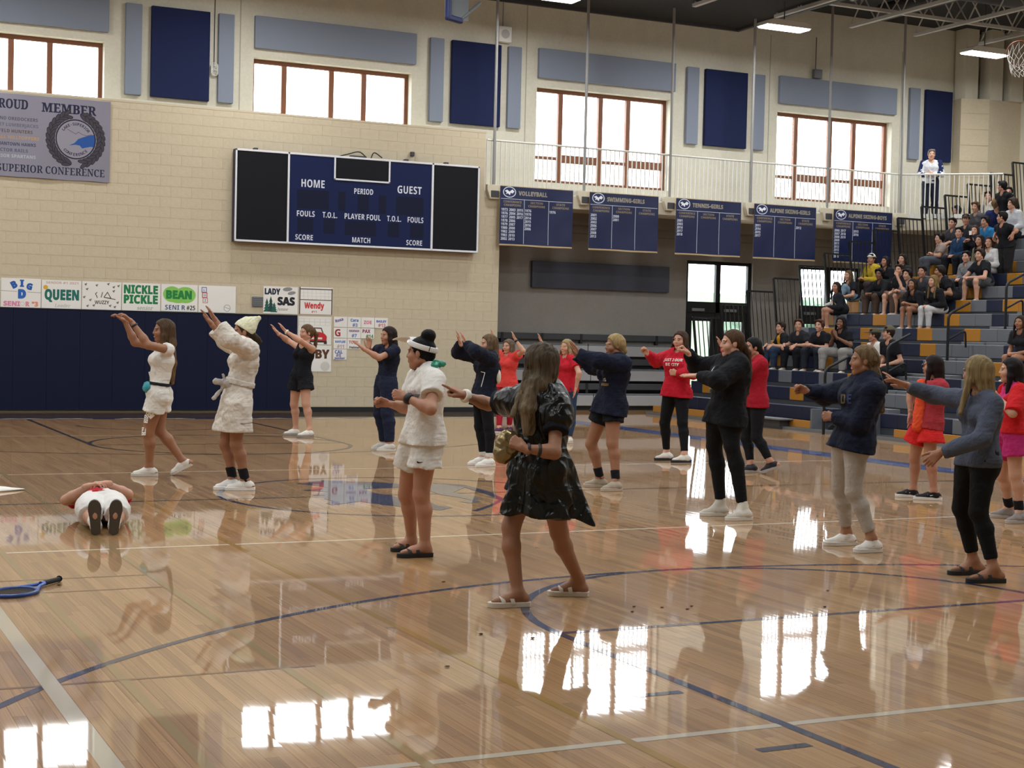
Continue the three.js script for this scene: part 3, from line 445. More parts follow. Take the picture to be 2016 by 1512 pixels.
  paper('poster', 9.49, 10.21, 1.98, 2.53, 'poster with a drawn volleyball net and red script name', (g, w, h) => { g.fillStyle = '#4a3a34'; g.fillRect(2, 0, 9, h); g.fillRect(w - 12, 8, 9, h); g.fillRect(4, 12, w - 8, 8); g.fillRect(4, 100, w - 8, 6); g.strokeStyle = '#c4c2bf'; g.lineWidth = 2; for (let i = 1; i < 8; i++) { g.beginPath(); g.moveTo(i * 36, 20); g.lineTo(i * 36 + 4, 100); g.stroke(); } for (let i = 1; i < 3; i++) { g.beginPath(); g.moveTo(10, 20 + i * 27); g.lineTo(w - 12, 20 + i * 27); g.stroke(); } txt(g, 'Wendy', 130, 150, 64, '#c8353c', { w: 165, stroke: '#c8353c', lw: 4 }); txt(g, '#11', 130, 200, 26, '#b05050'); });
  paper('poster', 9.48, 10.19, 1.37, 1.94, 'poster with a drawing of a red car below a net', (g, w, h) => { g.strokeStyle = '#cfcdca'; g.lineWidth = 3; for (let i = 0; i < 6; i++) { g.strokeRect(6 + i * 46, 18, 44, 26); g.strokeRect(6 + i * 46, 46, 44, 26); } g.strokeStyle = '#4c3c36'; g.lineWidth = 9; g.beginPath(); g.moveTo(125, 140); g.lineTo(128, 95); g.lineTo(200, 96); g.lineTo(218, 140); g.stroke(); g.fillStyle = '#c4262e'; g.beginPath(); g.moveTo(95, 190); g.quadraticCurveTo(100, 130, 150, 126); g.quadraticCurveTo(230, 124, 250, 165); g.lineTo(248, 205); g.lineTo(95, 205); g.fill(); g.fillStyle = '#e9d9cf'; g.fillRect(110, 172, 100, 16); g.fillStyle = '#3a2c2a'; g.fillRect(95, 200, 155, 14); g.fillRect(225, 205, 26, 22); });
  paper('poster', 9.49, 10.2, 0.82, 1.36, 'low poster with large brown letters ending in BBY', (g, w, h) => { txt(g, 'ABBY', 140, 75, 96, '#5a3521', { w: 256, stroke: '#5a3521', lw: 6 }); g.fillStyle = '#cfcac4'; g.beginPath(); g.ellipse(235, 175, 40, 40, 0, 0, 7); g.fill(); });
  const S = [[0, 0, [['Rosa', '#6a4d9c', 50, 32, -0.3]], 'purple name'], [1, 0, [['Cara', '#2f6fb0', 66, 30, 0], ['#3', '#7a7fb4', 72, 74, 0]], 'blue name and number three'], [2, 0, [['ZOE', '#d0708f', 64, 46, 0]], 'pink and green name'], [3, 0, [['BAILEY', '#4b5aa8', 64, 34, 0], ['#13', '#c07a8a', 70, 70, 0]], 'blue violet name at the top right'],
    [0, 1, [['G', '#9c2b35', 38, 48, 0]], 'large dark red letter'], [1, 1, [['HANNAH', '#7a5a8a', 64, 28, 0], ['#7', '#7088c4', 66, 72, 0]], 'multicoloured name and number seven'], [2, 1, [['PAX', '#8e2f5e', 50, 28, 0], ['#14', '#5d8a55', 84, 74, 0]], 'plum letters PAX'], [0, 2, [['KAYLEE', '#5a78b8', 64, 30, 0], ['#11', '#b7a9ae', 70, 74, 0]], 'blue and pink name in the third row'], [1, 2, [['TOBY', '#c4746a', 60, 32, 0], ['Freshman', '#4c4c4c', 70, 80, 0]], 'red and green name above small black writing'], [0, 3, [['CAL', '#5868b0', 50, 24, 0], ['#8', '#8a8aa8', 50, 56, 0], ['Junior', '#5b62a0', 62, 82, 0]], 'blue letters CAL at the bottom']];
  for (const [c, r, words, d] of S) paper('paper_sheet', 10.24 + c * 0.295, 10.53 + c * 0.295, 1.735 - r * 0.222, 1.95 - r * 0.222, 'small paper sign with ' + d, (g) => words.forEach(([s, col, x, y, rot]) => txt(g, s, x, y, s.length > 5 ? 26 : s.length > 3 ? 36 : s.length > 1 ? 42 : 88, col, { rot, stroke: col, lw: 2, w: s.length > 5 ? 100 : undefined })), 128, 'paper sign', 'name sheets on the block wall');
}
// ---------- folded bleachers against the rear wall ----------
{
  const t = thing('folded_bleacher', 'grey folded bleachers standing against the wall beside the glazed doors', 'bleacher', [14.02, 0, ZB]);
  for (let i = 0; i < 3; i++) {
    const y = 0.1 + i * 0.56, z = 0.56 - i * 0.16;
    for (let k = 0; k < 2; k++) { const a = k * 2.66, b = a + 2.64; mesh('seat_face', rbox(a, b, y, y + 0.235, z - 0.05, z, 0.012), std('#9b9ca0', 0.5), t); mesh('seat_top', rbox(a, b, y + 0.235, y + 0.275, z - 0.27, z - 0.005, 0.008), M.greyPlastic, t); }
    mesh('foot_board', rbox(0, 5.3, y + 0.36, y + 0.5, z - 0.3, z - 0.12, 0.008), M.darkPlastic, t);
    for (let k = 0; k < 5; k++) mesh('support', box(0.5 + k, 0.56 + k, y + 0.27, y + 0.5, z - 0.2, z - 0.11), M.black, t);
  }
  mesh('base_frame', box(0.05, 5.25, 0, 0.1, 0.02, 0.48), M.black, t); mesh('carcass', box(0.02, 5.28, 0.1, 1.35, 0.01, 0.12), M.darkPlastic, t);
}
// ---------- open bleachers on the right ----------
const BX = 17.6, BD = 0.7, BY = 0.43, BR = 0.312, ZE = -14.45;
{
  const t = thing('bleacher_bank', 'open bleachers with gold grey and navy seat fronts on the right', 'bleacher', [0, 0, 0]);
  const mats = [M.goldPlastic, M.greyPlastic, M.navyPlastic], mod = 0.46, seat = new RoundedBoxGeometry(0.27, 0.25, mod - 0.004, 2, 0.014);
  for (let k = 0; k < 14; k++) {
    const x = BX + k * BD, y = BY + k * BR, zend = Math.min(-2.6, -3.65 - k * 0.74 + 1.0); let c = k * 2;
    const n = Math.floor((zend - ZE) / mod);
    for (let i = 0; i < n; i++) {
      const z = ZE + (i + 0.5) * mod, aisle = z > -8.6 && z < -7.2; if (aisle && k < 1) continue;
      c += rnd() < 0.75 ? 1 : 0; const m = aisle ? M.greyPlastic : k < 3 && rnd() < 0.65 ? M.navyPlastic : z > -8.7 ? (rnd() < 0.55 ? M.greyPlastic : rnd() < 0.75 ? M.navyPlastic : M.goldPlastic) : mats[c % 3];
      const o = mesh('seat', seat, m, t); o.position.set(x + 0.135, y - 0.125, z);
    }
    const zl = zend + 0.1;
    mesh('deck', rbox(x - 0.43, x + 0.02, y - 0.42, y - 0.38, ZE - 0.02, zl, 0.006), M.alu, t);
    mesh('riser', box(x + 0.02, x + 0.05, y - 0.42, y - 0.25, ZE, zl), M.darkPlastic, t);
    mesh('deck_edge', box(x - 0.435, x - 0.425, y - 0.43, y - 0.375, ZE, zl), M.alu, t);
    if (k > 0) for (const [dz] of [[0]]) for (let j = 0; j < 2; j++) mesh('aisle_step', rbox(x - 0.4 + j * 0.0, x - 0.12, y - 0.38 + 0.0, y - 0.26 + j * 0.004, -8.55 + j * 0.68, -7.93 + j * 0.68, 0.01), M.alu, t);
    for (let z = ZE + 0.4; z < zl; z += 2.2) if (y > 0.6) mesh('support', box(x + 0.08, x + 0.14, 0, y - 0.25, z, z + 0.06), M.black, t);
  }
  mesh('front_skirt', rbox(17.34, 17.37, 0.05, 0.19, ZE, -8.7, 0.005), std('#b27a33', 0.5), t);
  mesh('front_skirt', rbox(17.34, 17.37, 0.05, 0.19, -6.4, -2.7, 0.005), std('#b27a33', 0.5), t);
  mesh('kick_board', box(17.2, 17.5, 0, 0.05, ZE, -2.7), M.black, t);
  mesh('notch_end', rbox(17.3, 17.7, 0, 0.42, -7.15, -7.1, 0.005), M.greyPlastic, t); mesh('notch_end', rbox(17.3, 17.7, 0.0, 0.42, -8.72, -8.67, 0.005), M.greyPlastic, t);
  for (let i = 0; i < 4; i++) mesh('wheel', new THREE.CylinderGeometry(0.07, 0.07, 0.05, 16).rotateX(Math.PI / 2).translate(17.55, 0.07, -8.4 + i * 0.3), M.black, t);
  mesh('front_step', rbox(17.02, 17.34, 0.17, 0.2, -10.6, -9.3, 0.006), M.alu, t); mesh('front_step_leg', box(17.1, 17.3, 0, 0.17, -10.5, -9.4), M.darkPlastic, t);
  // far-end guard panels, climbing with the rows
  for (let k = 0; k < 14; k++) {
    const x = 18.35 + k * 0.703, top = 2.155 + k * 0.312, low = top - 1.25, s = 0.13, g = new THREE.Group(); g.name = 'guard_panel'; g.position.set(x, 0, -14.5); t.add(g);
    mesh('post', beam(V(0, top, 0), V(s * 1.5, low - 0.35, 0), 0.045, 0.045), M.blackMetal, g); mesh('rail', beam(V(0, top, 0), V(0.7, top - 0.005, 0), 0.04, 0.04), M.blackMetal, g);
    for (let i = 1; i < 6; i++) mesh('baluster', bar(V(i * 0.115, top, 0), V(i * 0.115 + s * 1.35, low - 0.25, 0), 0.012, 5), M.blackMetal, g);
  }
  // aisle handrails
  for (let k = 0; k < 4; k++) {
    const x = 16.95 + k * 1.4, y = k ? BY + (2 * k - 1) * BR - 0.02 : 0.0, g = new THREE.Group(); g.name = 'handrail'; g.position.set(x + 0.04, y, -7.9); t.add(g); const h = k ? 0.92 : 1.2;
    const P = [[0, 0, 0], [0, h - 0.1, 0], [0.06, h, 0], [0.5, h + 0.2, 0]].map((p) => V(...p)), Q = [[0, h * 0.45, 0], [0.35, h * 0.45 + 0.16, 0], [0.42, h * 0.45 + 0.14, 0], [0.44, h * 0.3, 0]].map((p) => V(...p));
    mesh('tube', new THREE.TubeGeometry(new THREE.CatmullRomCurve3(P, false, 'catmullrom', 0.1), 24, 0.026, 8), M.blackMetal, g); mesh('tube', new THREE.TubeGeometry(new THREE.CatmullRomCurve3(Q, false, 'catmullrom', 0.2), 20, 0.02, 8), M.blackMetal, g);
  }
}
// ---------- outside ----------
{
  const lawn = new THREE.PlaneGeometry(160, 90, 40, 40).rotateX(-Math.PI / 2), p = lawn.attributes.position; for (let i = 0; i < p.count; i++) { const z = p.getZ(i); const far = (45 - z) / 90; p.setY(i, Math.max(0, far * far * 7 - 0.3) - 0.25 + 0.3 * noise.noise(p.getX(i) * 0.1, z * 0.1, 0)); } lawn.computeVertexNormals();
  const l = struct('lawn', lawn.translate(30, 0, -17.2 - 45 - 8), std('#435a3c', 0.95)); struct('pavement', box(-50, 110, -0.4, -0.15, -25.5, -16.85), std('#b7b5b0', 0.9));
  const c = thing('parked_car', 'small red car parked outside beyond the glass doors', 'car', [33.4, -0.15, -23.2], 0.1);
  const s = new THREE.Shape(); s.moveTo(-2.1, 0.3); s.lineTo(-2.1, 0.75); s.quadraticCurveTo(-1.7, 0.9, -1.2, 0.95); s.quadraticCurveTo(-0.7, 1.42, 0, 1.45); s.quadraticCurveTo(1.1, 1.45, 1.5, 0.98); s.lineTo(2.1, 0.9); s.lineTo(2.15, 0.3); s.lineTo(-2.1, 0.3);
  mesh('car_body', new THREE.ExtrudeGeometry(s, { depth: 1.6, bevelEnabled: true, bevelSize: 0.06, bevelThickness: 0.06, bevelSegments: 2 }).translate(0, 0, -0.8), std('#a31c24', 0.3, { clearcoat: 1 }), c);
  for (const x of [-1.35, 1.35]) for (const z of [-0.75, 0.75]) mesh('car_wheel', new THREE.CylinderGeometry(0.32, 0.32, 0.22, 20).rotateX(Math.PI / 2).translate(x, 0.32, z), M.black, c);
  mesh('car_window', box(-0.85, 1.15, 1.0, 1.32, -0.885, 0.885), std('#20262c', 0.15), c);
  const leaf = std('#4c5f50', 0.9), tg = new THREE.IcosahedronGeometry(1, 4); { const q = tg.attributes.position; for (let i = 0; i < q.count; i++) { const v = V(q.getX(i), q.getY(i), q.getZ(i)); const k = 1 + 0.35 * noise.noise(v.x * 2.3, v.y * 2.3, v.z * 2.3) + 0.15 * noise.noise(v.x * 7, v.y * 7, v.z * 7); q.setXYZ(i, v.x * k, v.y * k, v.z * k); } tg.computeVertexNormals(); }
  [[54, -66, 1.5], [62, -70, 2.2], [76, -72, 2], [46, -80, 1.6], [88, -74, 2.2]].forEach(([x, z, r], i) => { const t = thing('tree', ['rounded tree outside straight behind the left doors', 'tall tree outside behind the left door transom', 'leafy tree outside near the second doors', 'distant tree on the lawn slope', 'tree outside behind the second doors'][i], 'tree', [x, 0.4, z], i, 'trees outside'); const c = mesh('crown', tg, leaf, t); c.scale.setScalar(r * 0.75); c.position.y = r * 1.1; mesh('trunk', bar(V(0, -1, 0), V(0, r * 0.8, 0), 0.25, 8), std('#4a3a2c', 0.9), t); });
}
// ---------- racket and cloth on the floor ----------
{
  const t = thing('tennis_racket', 'blue and black tennis racket lying on the floor at lower left', 'racket', [1.65, 0, 4.45], 0); const dir = V(-0.655, 0, 0.755).normalize(); t.rotation.y = Math.atan2(-dir.z, dir.x);
  const oval = []; for (let i = 0; i <= 40; i++) { const a = i / 40 * Math.PI * 2; oval.push(V(0.52 + Math.cos(a) * 0.165, 0.014, Math.sin(a) * 0.128)); }
  mesh('frame', new THREE.TubeGeometry(new THREE.CatmullRomCurve3(oval, true), 64, 0.0125, 8, true), std('#1c3f86', 0.35), t);
  for (const s of [-1, 1]) mesh('throat', new THREE.TubeGeometry(new THREE.CatmullRomCurve3([V(0.2, 0.018, s * 0.012), V(0.28, 0.016, s * 0.03), V(0.4, 0.014, s * 0.09)]), 12, 0.011, 8), std('#2450a8', 0.35), t);
  const str = []; for (let i = -6; i <= 6; i++) { const z = i * 0.018, dx = 0.16 * Math.sqrt(Math.max(0, 1 - (z / 0.128) ** 2)); str.push(bar(V(0.52 - dx, 0.014, z), V(0.52 + dx, 0.014, z), 0.0012, 4)); } for (let i = -8; i <= 8; i++) { const x = i * 0.018, dz = 0.124 * Math.sqrt(Math.max(0, 1 - (x / 0.165) ** 2)); str.push(bar(V(0.52 + x, 0.014, -dz), V(0.52 + x, 0.014, dz), 0.0012, 4)); }
  mesh('strings', merge(str), std('#2a2a2c', 0.6), t);
  mesh('shaft', new THREE.CylinderGeometry(0.014, 0.016, 0.05, 12).rotateZ(Math.PI / 2).translate(0.2, 0.019, 0), std('#2450a8', 0.35), t); mesh('grip', new THREE.CylinderGeometry(0.016, 0.0165, 0.18, 12).rotateZ(Math.PI / 2).translate(0.09, 0.019, 0), std('#17171a', 0.75), t); mesh('butt_cap', new THREE.CylinderGeometry(0.016, 0.021, 0.014, 14).rotateZ(Math.PI / 2).translate(0.006, 0.021, 0), M.black, t);
  const c = thing('folded_towel', 'white cloth lying flat on the floor at the left frame edge', 'towel', [1.85, 0, -1.2], 0.1);
  const g = new THREE.SphereGeometry(1, 32, 16), p = g.attributes.position; for (let i = 0; i < p.count; i++) { const x = p.getX(i), y = p.getY(i), z = p.getZ(i), k = x > 0 ? 1 - 0.7 * x : 1; p.setXYZ(i, x * 0.38, Math.max(0, y * 0.045 * k * (1 + 0.4 * noise.noise(x * 4, z * 4, 1)) + 0.012), z * 0.16 * k); } g.computeVertexNormals(); mesh('cloth', g, std('#e4e2df', 0.9, { bumpMap: clothBump, bumpScale: 0.004 }), c);
}
// ---------- figures: signed-distance bones meshed with surface nets ----------
// a primitive: {k:'c',a,b,ra,rb,flat} tapered capsule; {k:'e',c,r:[x,y,z],f:[X,Y,Z]} ellipsoid in a frame; s: depth squash frame for torsos
function smin(a, b, k) { const h = Math.max(k - Math.abs(a - b), 0) / k; return Math.min(a, b) - h * h * k * 0.25; }
function cone(a, b, ra, rb, o = {}) { return { k: 'c', a, b, ra, rb, ...o }; }
function ell(c, rx, ry, rz, f, o = {}) { return { k: 'e', c, r: [rx, ry, rz], f, ...o }; }
function primDist(p, x, y, z) {
  if (p.k === 'c') {
    let px = x - p.a.x, py = y - p.a.y, pz = z - p.a.z;
    if (p.sq) { const q = p.sq, d = (px * q.x + py * q.y + pz * q.z) * p.sk; px += q.x * d; py += q.y * d; pz += q.z * d; }
    let t = (px * p.dx + py * p.dy + pz * p.dz) / p.L2; const tu = t; t = t < 0 ? 0 : t > 1 ? 1 : t;
    const qx = px - p.dx * t, qy = py - p.dy * t, qz = pz - p.dz * t, r = p.ra + (p.rb - p.ra) * t;
    if (p.flat && (tu > 0 || p.flat > 1)) { const ex = px - p.dx * tu, ey = py - p.dy * tu, ez = pz - p.dz * tu; return Math.max(Math.sqrt(ex * ex + ey * ey + ez * ez) - r, (tu - 1) * p.L, p.flat > 1 ? -tu * p.L : -1); }
    return Math.sqrt(qx * qx + qy * qy + qz * qz) - r;
  }
  const dx = x - p.c.x, dy = y - p.c.y, dz = z - p.c.z, f = p.f, a = (dx * f[0].x + dy * f[0].y + dz * f[0].z) / p.r[0], b = (dx * f[1].x + dy * f[1].y + dz * f[1].z) / p.r[1], c = (dx * f[2].x + dy * f[2].y + dz * f[2].z) / p.r[2];
  const k0 = Math.sqrt(a * a + b * b + c * c), k1 = Math.sqrt((a / p.r[0]) ** 2 + (b / p.r[1]) ** 2 + (c / p.r[2]) ** 2);
  return k1 < 1e-6 ? -Math.min(...p.r) : k0 * (k0 - 1) / k1;
}
const AXES = [V(1, 0, 0), V(0, 1, 0), V(0, 0, 1)];
function prep(p, pad) {
  if (p.k === 'c') {
    p.dx = p.b.x - p.a.x; p.dy = p.b.y - p.a.y; p.dz = p.b.z - p.a.z; p.L2 = p.dx * p.dx + p.dy * p.dy + p.dz * p.dz || 1e-9; p.L = Math.sqrt(p.L2); const r = Math.max(p.ra, p.rb) + pad;
    p.lo = [Math.min(p.a.x, p.b.x) - r, Math.min(p.a.y, p.b.y) - r, Math.min(p.a.z, p.b.z) - r]; p.hi = [Math.max(p.a.x, p.b.x) + r, Math.max(p.a.y, p.b.y) + r, Math.max(p.a.z, p.b.z) + r];
  } else { p.f ??= AXES; const r = Math.max(...p.r) + pad; p.lo = [p.c.x - r, p.c.y - r, p.c.z - r]; p.hi = [p.c.x + r, p.c.y + r, p.c.z + r]; }
}
function netMesh(prims, cell, k = 0.025, post, colorAt) {
  const lo = [1e9, 1e9, 1e9], hi = [-1e9, -1e9, -1e9];
  for (const p of prims) { prep(p, k + cell * 2); if (p.sub) continue; for (let i = 0; i < 3; i++) { lo[i] = Math.min(lo[i], p.lo[i]); hi[i] = Math.max(hi[i], p.hi[i]); } }
  const n = lo.map((l, i) => Math.ceil((hi[i] - l) / cell) + 2), [nx, ny, nz] = n, F = new Float32Array(nx * ny * nz).fill(0.2), sx = 1, sy = nx, sz = nx * ny;
  for (const p of prims) {
    const kk = p.kk ?? k, a = p.lo.map((v, i) => Math.max(0, Math.floor((v - lo[i]) / cell))), b = p.hi.map((v, i) => Math.min(n[i] - 1, Math.ceil((v - lo[i]) / cell)));
    for (let z = a[2]; z <= b[2]; z++) for (let y = a[1]; y <= b[1]; y++) for (let x = a[0], i = x + y * sy + z * sz; x <= b[0]; x++, i++) {
      const d = primDist(p, lo[0] + x * cell, lo[1] + y * cell, lo[2] + z * cell);
      F[i] = p.sub ? -smin(-F[i], d, kk) : smin(F[i], d, kk);
    }
  }
  if (post) for (let z = 0, i = 0; z < nz; z++) for (let y = 0; y < ny; y++) for (let x = 0; x < nx; x++, i++) if (F[i] < cell * 3 + 0.01) F[i] = post(lo[0] + x * cell, lo[1] + y * cell, lo[2] + z * cell, F[i]);
  const id = new Int32Array(nx * ny * nz).fill(-1), P = [], I = [];
  const off = [0, 1, sy, sy + 1, sz, sz + 1, sz + sy, sz + sy + 1];
  const E = [[0, 1], [2, 3], [4, 5], [6, 7], [0, 2], [1, 3], [4, 6], [5, 7], [0, 4], [1, 5], [2, 6], [3, 7]];
  for (let z = 0; z < nz - 1; z++) for (let y = 0; y < ny - 1; y++) for (let x = 0; x < nx - 1; x++) {
    const i = x + y * sy + z * sz; let m = 0; for (let j = 0; j < 8; j++) if (F[i + off[j]] < 0) m |= 1 << j;
    if (m === 0 || m === 255) continue;
    let cx = 0, cy = 0, cz = 0, c = 0;
    for (const [a, b] of E) { const fa = F[i + off[a]], fb = F[i + off[b]]; if ((fa < 0) === (fb < 0)) continue; const t = fa / (fa - fb); cx += (a & 1) + ((b & 1) - (a & 1)) * t; cy += (a >> 1 & 1) + ((b >> 1 & 1) - (a >> 1 & 1)) * t; cz += (a >> 2) + ((b >> 2) - (a >> 2)) * t; c++; }
    id[i] = P.length / 3; P.push(lo[0] + (x + cx / c) * cell, lo[1] + (y + cy / c) * cell, lo[2] + (z + cz / c) * cell);
  }
  for (let z = 1; z < nz - 1; z++) for (let y = 1; y < ny - 1; y++) for (let x = 1; x < nx - 1; x++) {
    const i = x + y * sy + z * sz, s = F[i] < 0;
    const q = (a, b, c, d, f) => { if (a < 0 || b < 0 || c < 0 || d < 0) return; f ? I.push(a, b, c, a, c, d) : I.push(a, c, b, a, d, c); };
    if (s !== F[i + sx] < 0) q(id[i - sy - sz], id[i - sz], id[i], id[i - sy], s);
    if (s !== F[i + sy] < 0) q(id[i - sx - sz], id[i - sx], id[i], id[i - sz], s);
    if (s !== F[i + sz] < 0) q(id[i - sx - sy], id[i - sy], id[i], id[i - sx], s);
  }
  const g = new THREE.BufferGeometry(); g.setAttribute('position', new THREE.Float32BufferAttribute(P, 3)); g.setIndex(I); g.computeVertexNormals();
  if (colorAt) { const C = new Float32Array(P.length), N = g.attributes.normal; for (let i = 0; i < P.length; i += 3) { const c = colorAt(P[i], P[i + 1], P[i + 2], N.getY(i / 3)); C[i] = c[0]; C[i + 1] = c[1]; C[i + 2] = c[2]; } g.setAttribute('color', new THREE.BufferAttribute(C, 3)); }
  const uv = new Float32Array(P.length / 3 * 2); for (let i = 0; i < P.length / 3; i++) { uv[2 * i] = P[3 * i] * 3 + P[3 * i + 2] * 3; uv[2 * i + 1] = P[3 * i + 1] * 3; } g.setAttribute('uv', new THREE.BufferAttribute(uv, 2));
  return g;
}
const lin = (hex) => { const c = new THREE.Color(hex); return [c.r, c.g, c.b]; };
const SKINS = { fair: lin('#c0917a'), tan: lin('#986a50'), mid: lin('#ad7c64'), brown: lin('#77503a'), pink: lin('#c8967f') };
const skinMat = new THREE.MeshPhysicalMaterial({ vertexColors: true, roughness: 0.55, sheen: 0.15, sheenRoughness: 0.5 });
const cloth = {}; function clothMat(c, rough = 0.85, bump = 0.002) { return cloth[c + rough + bump] ??= std(c, rough, { sheen: 0.08, sheenRoughness: 0.6, specularIntensity: 0.5, bumpMap: wrinkleTex, bumpScale: bump * 3.2 }); }
const hairMats = {}; const hairTex = noiseTex(128, 128, (u, v) => { const k = 150 + 105 * (tn(u, v, 90, 2) * 0.6 + tn(u, v, 30, 3, 4) * 0.4); return [k, k, k]; }, [2, 1]);
function hairMat(c) { return hairMats[c] ??= new THREE.MeshPhysicalMaterial({ vertexColors: true, map: hairTex, roughness: 0.62, specularIntensity: 0.35 }); }
const frameFrom = (up, fwdHint) => { const u = up.clone().normalize(), f = fwdHint.clone().addScaledVector(u, -fwdHint.dot(u)).normalize(); return { u, f, r: f.clone().cross(u).multiplyScalar(-1) }; };   // r: to the figure's own left when looking along f
const at = (o, fr, x, y, z) => o.clone().addScaledVector(fr.r, x).addScaledVector(fr.u, y).addScaledVector(fr.f, z);
const lerp = (a, b, t) => a.clone().lerp(b, t);

function headGeo(hc, fr, s, skin, hairHex, cell, o = {}) {
  const A = (x, y, z) => at(hc, fr, x * s, y * s, z * s), F = [fr.r, fr.u, fr.f], E = (x, y, z, a, b, c, q) => ell(A(x, y, z), a * s, b * s, c * s, F, q), C = (a, b, ra, rb, q) => cone(A(...a), A(...b), ra * s, rb * s, q);
  const P = [E(0, 0.03, -0.012, 0.075, 0.088, 0.095), E(0, -0.035, 0.028, 0.057, 0.082, 0.066), C([0, -0.097, 0.062], [0, -0.095, 0.05], 0.021, 0.024), C([0, -0.096, 0.055], [0.05, -0.06, 0.0], 0.02, 0.022), C([0, -0.096, 0.055], [-0.05, -0.06, 0.0], 0.02, 0.022), E(0.038, -0.03, 0.055, 0.03, 0.03, 0.03), E(-0.038, -0.03, 0.055, 0.03, 0.03, 0.03)];
  for (const q of [-1, 1]) P.push(E(q * 0.03, 0.026, 0.078, 0.028, 0.008, 0.012, { kk: 0.012 }), E(q * 0.03, 0.005, 0.097, 0.016, 0.011, 0.013, { sub: true, kk: 0.008 }), E(q * 0.03, 0.004, 0.077, 0.0125, 0.0125, 0.0125, { kk: 0.003 }), E(q * 0.077, -0.005, -0.004, 0.011, 0.031, 0.019, { kk: 0.01 }));
  P.push(C([0, 0.014, 0.088], [0, -0.024, 0.103], 0.007, 0.0095, { kk: 0.012 }), E(0, -0.028, 0.096, 0.015, 0.008, 0.011, { kk: 0.01 }), E(0, -0.058, 0.088, 0.022, 0.006, 0.01, { kk: 0.008 }), E(0, -0.068, 0.086, 0.019, 0.007, 0.01, { kk: 0.008 }));
  const nk = o.nk ?? A(0, -0.2, -0.03); P.push(cone(A(0, -0.05, -0.02), nk, 0.05 * s, 0.052 * s));
  const br = lin(hairHex).map((v) => v * 0.8), lip = [skin[0] * 0.85, skin[1] * 0.5, skin[2] * 0.5], d = V(0, 0, 0);
  return netMesh(P, cell, 0.022 * s, null, (x, y, z) => {
    d.set(x - hc.x, y - hc.y, z - hc.z); const a = d.dot(fr.r) / s, b = d.dot(fr.u) / s, c = d.dot(fr.f) / s, e = Math.abs(a);
    if (c > 0.06) {
      const ex = e - 0.03, ey = b - 0.004; if (ex * ex / 0.00013 + ey * ey / 0.000022 < 1) return ex * ex + ey * ey < 0.000026 ? [0.03, 0.02, 0.015] : [0.5, 0.46, 0.43];
      if (ex * ex / 0.00024 + ey * ey / 0.00006 < 1) return br;
      if (e > 0.012 && e < 0.05 && Math.abs(b - 0.028 + (e - 0.03) ** 2 * 4) < 0.0045) return br;
      if (e < 0.023 && b < -0.05 && b > -0.076 && c > 0.07) return o.smile && Math.abs(b + 0.063) < 0.0035 ? [0.7, 0.66, 0.62] : lip;
    }
    const ch = Math.max(0, 1 - ((e - 0.04) ** 2 + (b + 0.03) ** 2) / 0.0009); return [skin[0], skin[1] * (1 - 0.1 * ch), skin[2] * (1 - 0.1 * ch)];
  });
}
const CURL = { open: [8, 10, 6, 9], flat: [4, 5, 3, 2], relaxed: [24, 32, 20, 4], fist: [78, 95, 55, 0], point: [78, 95, 55, 0], grip: [55, 70, 45, 2] };
function handGeo(w, tip, palm, thumbSide, pose, skin, s, cell, simple) {
  const D = tip.clone().sub(w).normalize(), N = palm.clone().addScaledVector(D, -palm.dot(D)).normalize(), S = D.clone().cross(N).normalize(); if (S.dot(thumbSide) < 0) S.negate(); const [c1, c2, c3, sp] = CURL[pose];
  const A = (x, y, z) => w.clone().addScaledVector(S, x * s).addScaledVector(D, y * s).addScaledVector(N, z * s), P = [];   // x towards the thumb, y along the hand, z out of the palm
  const big = simple ? 1.15 : 1;
  P.push(cone(A(0, -0.03, 0), A(0, 0.012, 0), 0.026 * s, 0.025 * s));
  const K = [[0.03, 0.086], [0.01, 0.09], [-0.01, 0.086], [-0.029, 0.077]], LEN = [0.07, 0.078, 0.072, 0.057];
  K.forEach(([x, y], i) => P.push(cone(A(x * 0.55, 0.008, 0), A(x, y, 0), 0.0165 * s, 0.0115 * s)));
  K.forEach(([x, y], i) => {
    let a = 0, p = A(x, y, 0); const open = pose === 'point' && i === 0, an = open ? [2, 4, 3] : [c1, c2, c3].map((v) => v * (1 + (i - 1.5) * 0.07)), spread = (1.5 - i) * sp * RAD;
    [0.46, 0.31, 0.23].forEach((f, j) => { a += an[j] * RAD; const dir = D.clone().multiplyScalar(Math.cos(a)).addScaledVector(N, Math.sin(a)).addScaledVector(S, Math.sin(spread) * Math.cos(a)).normalize(), q = p.clone().addScaledVector(dir, LEN[i] * f * s); P.push(cone(p, q, (0.0098 - j * 0.0009) * s * big, (0.009 - j * 0.0011) * s * big, { kk: 0.005 })); p = q; });
  });
  const closed = c1 > 50, t0 = A(0.022, 0.018, 0.006), t1 = closed ? A(0.042, 0.055, 0.025) : A(0.05, 0.052, 0.016), t2 = closed ? A(0.025, 0.082, 0.042) : A(0.066, 0.084, 0.018), t3 = closed ? A(0.005, 0.09, 0.05) : A(0.072, 0.108, 0.02);
  P.push(cone(t0, t1, 0.017 * s, 0.0125 * s), cone(t1, t2, 0.0118 * s * big, 0.0105 * s * big, { kk: 0.006 }), cone(t2, t3, 0.0102 * s * big, 0.0085 * s * big, { kk: 0.005 }));
  return netMesh(P, cell, 0.011 * s, null, () => [skin[0] * 1.0, skin[1] * 0.95, skin[2] * 0.93]);
}
